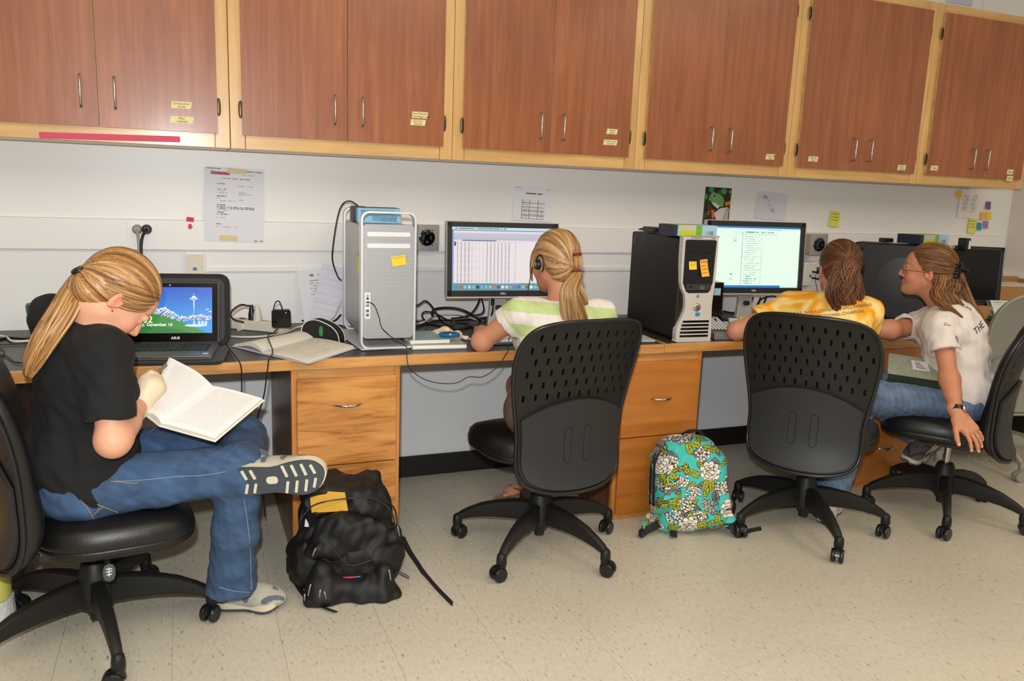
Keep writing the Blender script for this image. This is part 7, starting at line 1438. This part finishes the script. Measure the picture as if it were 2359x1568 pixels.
# notebook on the lap and the pen, and the record book on the other lap
nb = open_book('lap_notebook', at(369,980,y=-1.15), at(487,893,y=-1.0), at(392,828,y=-.955), at(333,951,y=-1.10), at(603,922,y=-.99), at(493,1014,y=-1.155), (.018,.006), 'open white notebook held on the lap of the person in black', thick=.012, lines=34, mp=mat('notebook_white', rgb(226,222,220), .85), cover=mat('cover_cream', rgb(226,218,198), .7))
a = at(383,839,y=-1.0); b_ = at(338,880,y=-1.05); tag(MB().tube([a, a.lerp(b_,.15), a.lerp(b_,.2), a.lerp(b_,.95), b_], [.0050,.0052,.0042,.0042,.0012], 10).build('pen', mat('pen_grey', rgb(120,116,108), .3, .4), smooth=50), 'slim grey pen held in the gloved hand', 'pen')
q = [at(2046,870,y=-1.02), at(2172,889,y=-1.16), at(2145,830,y=-1.0), at(2049,815,y=-.90)]; up = (q[1]-q[0]).cross(q[3]-q[0]).normalized(); t = empty('record_book', (q[0]+q[2])/2, 0, 'green speckled record book with a white label on a lap', 'book')
def slab(a, b_, c_, d_, t0, t1): return ([p+up*t0 for p in (a,b_,c_,d_)]+[p+up*t1 for p in (a,b_,c_,d_)], [(3,2,1,0),(4,5,6,7),(0,1,5,4),(1,2,6,5),(2,3,7,6),(3,0,4,7)])
MB().add(*slab(*q, -.014, 0)).build('pages', M_PAPER, t, world=True); e = lambda p: (q[0]+q[2])/2+(p-(q[0]+q[2])/2)*1.03; MB().add(*slab(*[e(p) for p in q], .0, .003)).build('front_cover', mat('green_speckle', rgb(158,164,146), .7, var=.4, vscale=300), t, world=True); MB().add(*slab(*[e(p) for p in q], -.017, -.014)).build('back_cover', mat('green_speckle', rgb(132,140,116), .7), t, world=True)
MB().add(*slab(e(q[0]), e(q[1]), e(q[1]).lerp(e(q[2]),.16), e(q[0]).lerp(e(q[3]),.16), .0029, .0036)).build('spine_tape', mat('book_green', rgb(24,44,34), .6), t, world=True); MB().bar(e(q[0])-up*.007, e(q[1])-up*.007, .004, .022, up).build('spine', mat('book_green', rgb(24,44,34), .6), t, world=True)
P = lambda u, v: q[0].lerp(q[1],u).lerp(q[3].lerp(q[2],u),v); MB().add(*slab(P(.50,.48), P(.86,.48), P(.86,.86), P(.50,.86), .003, .0038)).build('label', M_WHITE, t, world=True)
lb = MB()
for k in range(4): lb.add(*slab(P(.58,.56+.07*k), P(.58+.2-.03*k,.56+.07*k), P(.58+.2-.03*k,.58+.07*k), P(.58,.58+.07*k), .0038, .0042))
lb.build('label_lettering', M_INK, t, world=True)
# yellow foam and bubble wrap at the left edge
p = at(-18,1360,y=-.90); t = empty('foam_roll', (p.x,-.92,0), 0, 'roll of yellow foam standing at the left edge behind the chair', 'foam roll'); MB().lathe([(.05,.10),(.055,.11),(.055,.36),(.05,.37),(.02,.37),(.02,.35),(.001,.35)], 24).build('roll', mat('yellow_foam', rgb(214,206,104), .8, bump=.4, bscale=60), t, smooth=50); MB().lathe([(.001,0),(.062,0),(.064,.02),(.060,.098),(.001,.1)], 24).build('bubble_wrap', mat('bubble_wrap', rgb(206,208,206), .15, bump=1.0, bscale=90), t, smooth=50)
# ---------------------------------------------------------------- backpacks
def ribbon(name, pts, w_, m, parent, th=.12, up=(0,0,1)): return MB().tube(pts, w_/2, 8, sm=6, flat=th, up=up).build(name, m, parent, smooth=60, world=True)
def zipper(name, pts, parent, m=None): return MB().tube(pts, .0028, 6, sm=5).build(name, m or mat('zip_black', rgb(44,42,42), .35), parent, smooth=60, world=True)
def black_bag():
    t = empty('backpack', (.48,-.95,0), 0, 'open black backpack slumped on the floor against the oak pedestal', 'backpack'); nyl = mat('black_nylon', rgb(15,14,15), .55, bump=.35, bscale=700)
    cx = .485
    lean = np.array(Matrix.Rotation(R(14), 3, 'X')) @ np.array(Matrix.Rotation(R(-12), 3, 'Z'))
    main = [bx3((cx-.01,-.955,.10), (.160,.100,.105), lean, .07, .04), bx3((cx,-.905,.225), (.150,.078,.130), lean, .072, .05), bx3((cx+.005,-.845,.285), (.135,.035,.085), lean, .03, .03),
            el((cx+.15,-.985,.10), (.045,.07,.085), None, .04), el((cx-.155,-.93,.11), (.035,.07,.09), None, .04), disp(waves(121, 42, .010, 9)), disp(waves(122, 95, .0048, 9)), disp(waves(126, 200, .0016, 8)), cut((0,0,.002), (0,0,-1), .004),
            sub(el(at(745,1158,y=-.985), (.095,.030,.034), lean, .01), .008)]
    mo = blob('main_compartment', main, .005, nyl, t, None, 1)
    p1 = [el(at(800,1228,y=-1.015), (.118,.050,.082), lean, .02), rc(at(738,1262,y=-1.02), at(868,1262,y=-1.03), .040, .040, .03), disp(waves(123, 58, .008, 9)), disp(waves(124, 140, .003, 8)), cut(at(800,1296,y=-1.0), (0,0,-1), .01)]
    blob('middle_pocket', p1, .0045, nyl, t, None, 1)
    o_ = va(at(812,1316,y=-1.10))
    p2 = [bx3(at(805,1356,y=-1.05), (.142,.062,.056), np.array(Matrix.Rotation(R(-16), 3, 'Z')), .045, .02), rc(at(740,1322,y=-1.055), at(742,1372,y=-1.07), .042, .05, .03), rc(at(882,1322,y=-1.075), at(890,1365,y=-1.085), .040, .05, .03), disp(waves(125, 58, .0065, 9)), disp(waves(127, 110, .0025, 8)), sub(el(o_, (.070,.060,.038), None, .01), .010), cut((0,0,.002), (0,0,-1), .003)]
    blob('front_pocket', p2, .0045, nyl, t, None, 1)
    zipper('zip', [at(690,1205,y=-.93), at(702,1165,y=-.93), at(728,1148,y=-.93), at(800,1150,y=-.955), at(870,1148,y=-.97), at(905,1165,y=-.97), at(914,1195,y=-.98), at(915,1215,y=-.99)], t)
    zipper('zip', [at(738,1255,y=-1.07), at(752,1238,y=-1.07), at(800,1300,y=-1.09), at(860,1288,y=-1.09)], t)
    zipper('zip', [at(690,1200,y=-.985), at(720,1165,y=-.99), at(780,1150,y=-1.0), at(860,1148,y=-1.0), at(902,1180,y=-1.0), at(912,1230,y=-1.01)], t)
    for (u, v, du, dv, y) in ((728,1262,-8,18,-1.075),(916,1212,4,22,-1.01),(896,1312,4,24,-1.12),(716,1345,-6,26,-1.11),(738,1358,-2,18,-1.12),(747,1362,4,16,-1.12),(770,1125,6,14,-.90),(702,1368,0,14,-1.09)): MB().tube([at(u,v,y=y), at(u+du*.5,v+dv*.4,y=y-.005), at(u+du,v+dv,y=y)], .0024, 6, sm=3).build('zip_pull', mat('zip_pull', rgb(150,146,140), .4, .5), t, world=True, smooth=60)
    MB().tube([at(772,1122,y=-.905), at(778,1136,y=-.925), at(800,1141,y=-.93), at(826,1136,y=-.935), at(836,1120,y=-.915)], .006, 8, sm=5).build('grab_handle', nyl, t, world=True, smooth=60)
    for (a, b_) in (((752,1104),(768,1090)), ((845,1098),(858,1092))): ribbon('strap_anchor', [at(a[0],a[1]+14,y=-.845), at(a[0],a[1],y=-.835), at(b_[0],b_[1],y=-.80)], .05, nyl, t, .18, (0,-1,.3))
    ribbon('shoulder_strap', [at(925,1235,y=-.98), at(942,1268,z=.07), at(958,1292,z=.03), at(978,1322,z=.008), at(1008,1358,z=.005), at(1042,1393,z=.004)], .026, mat('webbing', rgb(24,22,28), .7), t)
    ribbon('shoulder_strap', [at(668,1300,z=.06), at(678,1330,z=.02), at(695,1362,z=.008), at(722,1388,z=.005), at(775,1409,z=.004)], .026, mat('webbing', rgb(24,22,28), .7), t)
    MB().box(tuple(at(670,1306,z=.06)), (.03,.02,.035)).build('buckle', M_BLK2, t, world=True, bevel=.004)
    for (u, v) in ((934,1326),(944,1331)): MB().cyl(at(u-14,v-8,z=.060), at(u-2,v-1,z=.052), .005, 10).build('zip_toggle', mat('toggle', rgb(60,62,78), .4), t, world=True)
    p = at(752,1154,y=-.972); tag(MB(frame(p, R(-20), R(64))).prism([(-.045,-.04),(.075,-.03),(.06,.03),(-.06,.035)], .004).build('yellow_envelope', mat('envelope', rgb(206,156,44), .7)), 'yellow envelope peeking out of the black backpack', 'envelope')
    p = at(712,1196,y=-.935); tag(MB(frame(p, R(-30), R(70))).box((0,0,0), (.025,.05,.003)).build('white_card', M_WHITE), 'white card peeking out of the left side of the black backpack', 'card')
    p = at(812,1338,y=-1.075); o = MB(frame(p, R(-12), R(50))).box((0,0,0), (.085,.03,.016)).build('bright_pouch', mat('pouch_pink', rgb(204,34,90), .5), bevel=.004); tag(o, 'small pink and blue pouch in the front pocket of the black backpack', 'pouch'); MB(frame(p, R(-12), R(50))).box((.028,0,.001), (.03,.0305,.0165)).build('blue_panel', mat('pouch_blue', rgb(40,130,206), .5), o, world=True, bevel=.004)
    text_mb('L.L. Bean', .011, frame(at(893,1382,y=-1.125), R(-16), R(90))).build('stitched_lettering', mat('thread_grey', rgb(60,58,58), .7), t, world=True)
    return t
black_bag()
def floral():
    n = 460; img = np.ones((n,n,3))*hx(62,190,184); rs = np.random.RandomState(12); BK = hx(26,26,32)
    def ell(cx, cy, rx, ry, c, ang=0, ow=0):
        m = max(rx, ry)+ow+2; x0, x1, y0, y1 = [int(v) for v in (max(0,cx-m), min(n,cx+m+1), max(0,cy-m), min(n,cy+m+1))]
        if x1 <= x0 or y1 <= y0: return
        X, Y = np.meshgrid(np.arange(x0,x1), np.arange(y0,y1)); ca, sa = math.cos(ang), math.sin(ang); u = (X-cx)*ca+(Y-cy)*sa; v = -(X-cx)*sa+(Y-cy)*ca; w_ = img[y0:y1, x0:x1]
        if ow: w_[(u/(rx+ow))**2+(v/(ry+ow))**2 < 1] = BK
        w_[(u/rx)**2+(v/ry)**2 < 1] = c
    def leaf(cx, cy, L, W, ang, c):
        m = L+3; x0, x1, y0, y1 = [int(v) for v in (max(0,cx-m), min(n,cx+m), max(0,cy-m), min(n,cy+m))]
        if x1 <= x0 or y1 <= y0: return
        X, Y = np.meshgrid(np.arange(x0,x1), np.arange(y0,y1)); ca, sa = math.cos(ang), math.sin(ang); u = (X-cx)*ca+(Y-cy)*sa; v = -(X-cx)*sa+(Y-cy)*ca; w_ = img[y0:y1, x0:x1]; ww = W*np.sqrt(np.clip(1-(u/L)**2, 0, 1))*(1-.25*u/L)
        w_[(np.abs(u) < L)&(np.abs(v) < ww+1.6)] = BK; i = (np.abs(u) < L-1)&(np.abs(v) < ww-.3); w_[i] = c; w_[i&(np.abs(v) < .8)] = BK; w_[i&(np.abs((u-np.abs(v)*.9)%7-3) < .8)] = BK
    LG, GY, CR = hx(186,190,34), hx(132,132,142), hx(236,226,212)
    for k in range(330):
        leaf(rs.rand()*n, rs.rand()*n, 11+rs.rand()*9, 5+rs.rand()*4, rs.rand()*6.28, (LG, LG, GY)[rs.randint(3)])
    for k in range(46):
        cx, cy = rs.rand()*n, rs.rand()*n; c = CR if rs.rand() < .7 else hx(176,172,170)
        for j in range(34): a, r_ = rs.rand()*6.28, 22*rs.rand()**.5; ell(cx+r_*math.cos(a), cy+.85*r_*math.sin(a), 3.4, 3.4, c, 0, 1.5)
    pts = [(70,90),(190,60),(310,110),(420,70),(110,230),(250,215),(390,240),(60,360),(180,350),(320,330),(430,390),(250,430),(120,440)]
    for (cx, cy) in pts:
        for ring, (r_, q, cnt) in enumerate(((19,11,9),(11,9,7),(5,7,5))):
            for j in range(cnt): a = 6.283*j/cnt+ring*.5; ell(cx+r_*math.cos(a), cy+r_*math.sin(a), q, q*.72, CR, a, 1.6)
        ell(cx-5, cy+2, 2.6, 2.6, hx(170,160,40), 0, 1)
        for a in (rs.rand()*6.28, rs.rand()*6.28): leaf(cx+40*math.cos(a), cy+40*math.sin(a), 17, 8, a, LG)
    return img
def floral_bag():
    img = floral(); n = img.shape[0]; t = empty('backpack', (1.90,-.90,0), 0, 'turquoise floral backpack with white blossoms leaning on the orange pedestal', 'backpack'); fm = colmat('floral_canvas', .75, sheen=.1, bump=.15, bscale=500)
    rot = np.array(Matrix.Rotation(R(-14), 3, 'Z')) @ np.array(Matrix.Rotation(R(-11), 3, 'X')); c = A_(1.905,-.897,.195)
    L = lambda x, y, z: c+rot@A_(x,y,z)
    def cf(P):
        q = (P-c)@rot; sg = np.sign(q[:,0]); s_ = np.where(np.abs(q[:,0]) > .128, sg*(.128+np.clip(q[:,1]+.075, 0, .3)), q[:,0]); tt = np.where(q[:,2] > .175, .175+np.clip(q[:,1]+.075, 0, .2), q[:,2]); i = ((tt+.25)/.66*n).astype(int)%n; j = ((s_+.30)/.66*n).astype(int)%n; return img[i, j]
    main = [bx3(L(0,.0,-.03), (.148,.082,.170), rot, .060, .03), bx3(L(0,.0,.085), (.120,.074,.118), rot, .070, .05), bx3(L(.02,-.05,-.02), (.125,.05,.15), rot, .045, .04), disp(waves(131, 48, .0045, 8)), disp(waves(132, 120, .0014, 6)), cut((0,0,.003), (0,0,-1), .004)]
    blob('main_compartment', main, .0027, fm, t, cf, 1)
    def strap(name, pts, w_): 
        o = MB().tube(pts, w_/2, 40, sm=34, flat=.22, up=(0,-1,.2)).build(name, fm, t, smooth=60, world=True); P = np.array([v.co for v in o.data.vertices]); P = P+np.array(t.location)*0; a = o.data.color_attributes.new('Col','FLOAT_COLOR','POINT'); cc = cf(P.astype(np.float32)); cc = np.where(cc <= .04045, cc/12.92, ((cc+.055)/1.055)**2.4); a.data.foreach_set('color', np.concatenate([cc, np.ones((len(cc),1))], 1).astype(np.float32).ravel())
    strap('shoulder_strap', [L(-.055,-.088,.150), L(-.085,-.105,.08), L(-.105,-.115,.0), L(-.125,-.125,-.075), at(1500,1190,z=.06), at(1482,1222,z=.03)], .062)
    strap('shoulder_strap', [L(.055,-.088,.150), L(.085,-.100,.08), L(.105,-.105,.0), L(.125,-.105,-.08), at(1672,1185,z=.09), at(1684,1205,z=.055)], .058)
    wb = mat('webbing_black', rgb(22,21,23), .7)
    ribbon('webbing', [at(1480,1224,z=.03), at(1510,1210,z=.045), at(1530,1190,z=.06), at(1526,1160,z=.09)], .030, wb, t, .14, (0,-1,.5)); ribbon('webbing', [at(1528,1185,z=.06), at(1548,1215,z=.03), at(1552,1236,z=.012)], .030, wb, t, .14, (0,-1,.5))
    ribbon('webbing', [at(1682,1200,z=.06), at(1690,1222,z=.03), at(1704,1232,z=.010), at(1728,1224,z=.004), at(1754,1219,z=.004)], .026, wb, t)
    ribbon('webbing', [at(1684,1190,z=.08), at(1692,1165,z=.10), at(1690,1150,z=.11)], .018, wb, t, .14, (0,-1,.5))
    MB(frame(at(1481,1226,z=.022), R(30))).box((0,0,0), (.040,.022,.030)).build('buckle', M_BLK2, t, world=True, bevel=.004); MB(frame(at(1684,1206,z=.045), R(-30))).box((0,0,0), (.036,.022,.040)).build('buckle', M_BLK2, t, world=True, bevel=.004)
    for dy in (-.028,.012): MB().tube([L(-.126+.0*dy,dy,.125), L(-.147,dy,.08), L(-.152,dy,0), L(-.152,dy,-.09)], .0085, 8, sm=5, flat=.4, up=(1,0,0)).build('zip', wb, t, smooth=60, world=True)
    MB().tube([L(-.045,-.06,.205), L(-.02,-.075,.222), L(.02,-.075,.222), L(.045,-.06,.205)], .010, 8, sm=5, flat=.5).build('grab_handle', wb, t, smooth=60, world=True)
    for k in range(2): MB().tube([L(-.125,-.03+.03*k,.13), L(-.145,-.04+.03*k,.11), L(-.155,-.045+.02*k,.085)], .0035, 6, sm=3).build('zip_pull', wb, t, smooth=60, world=True)
    return t
floral_bag()
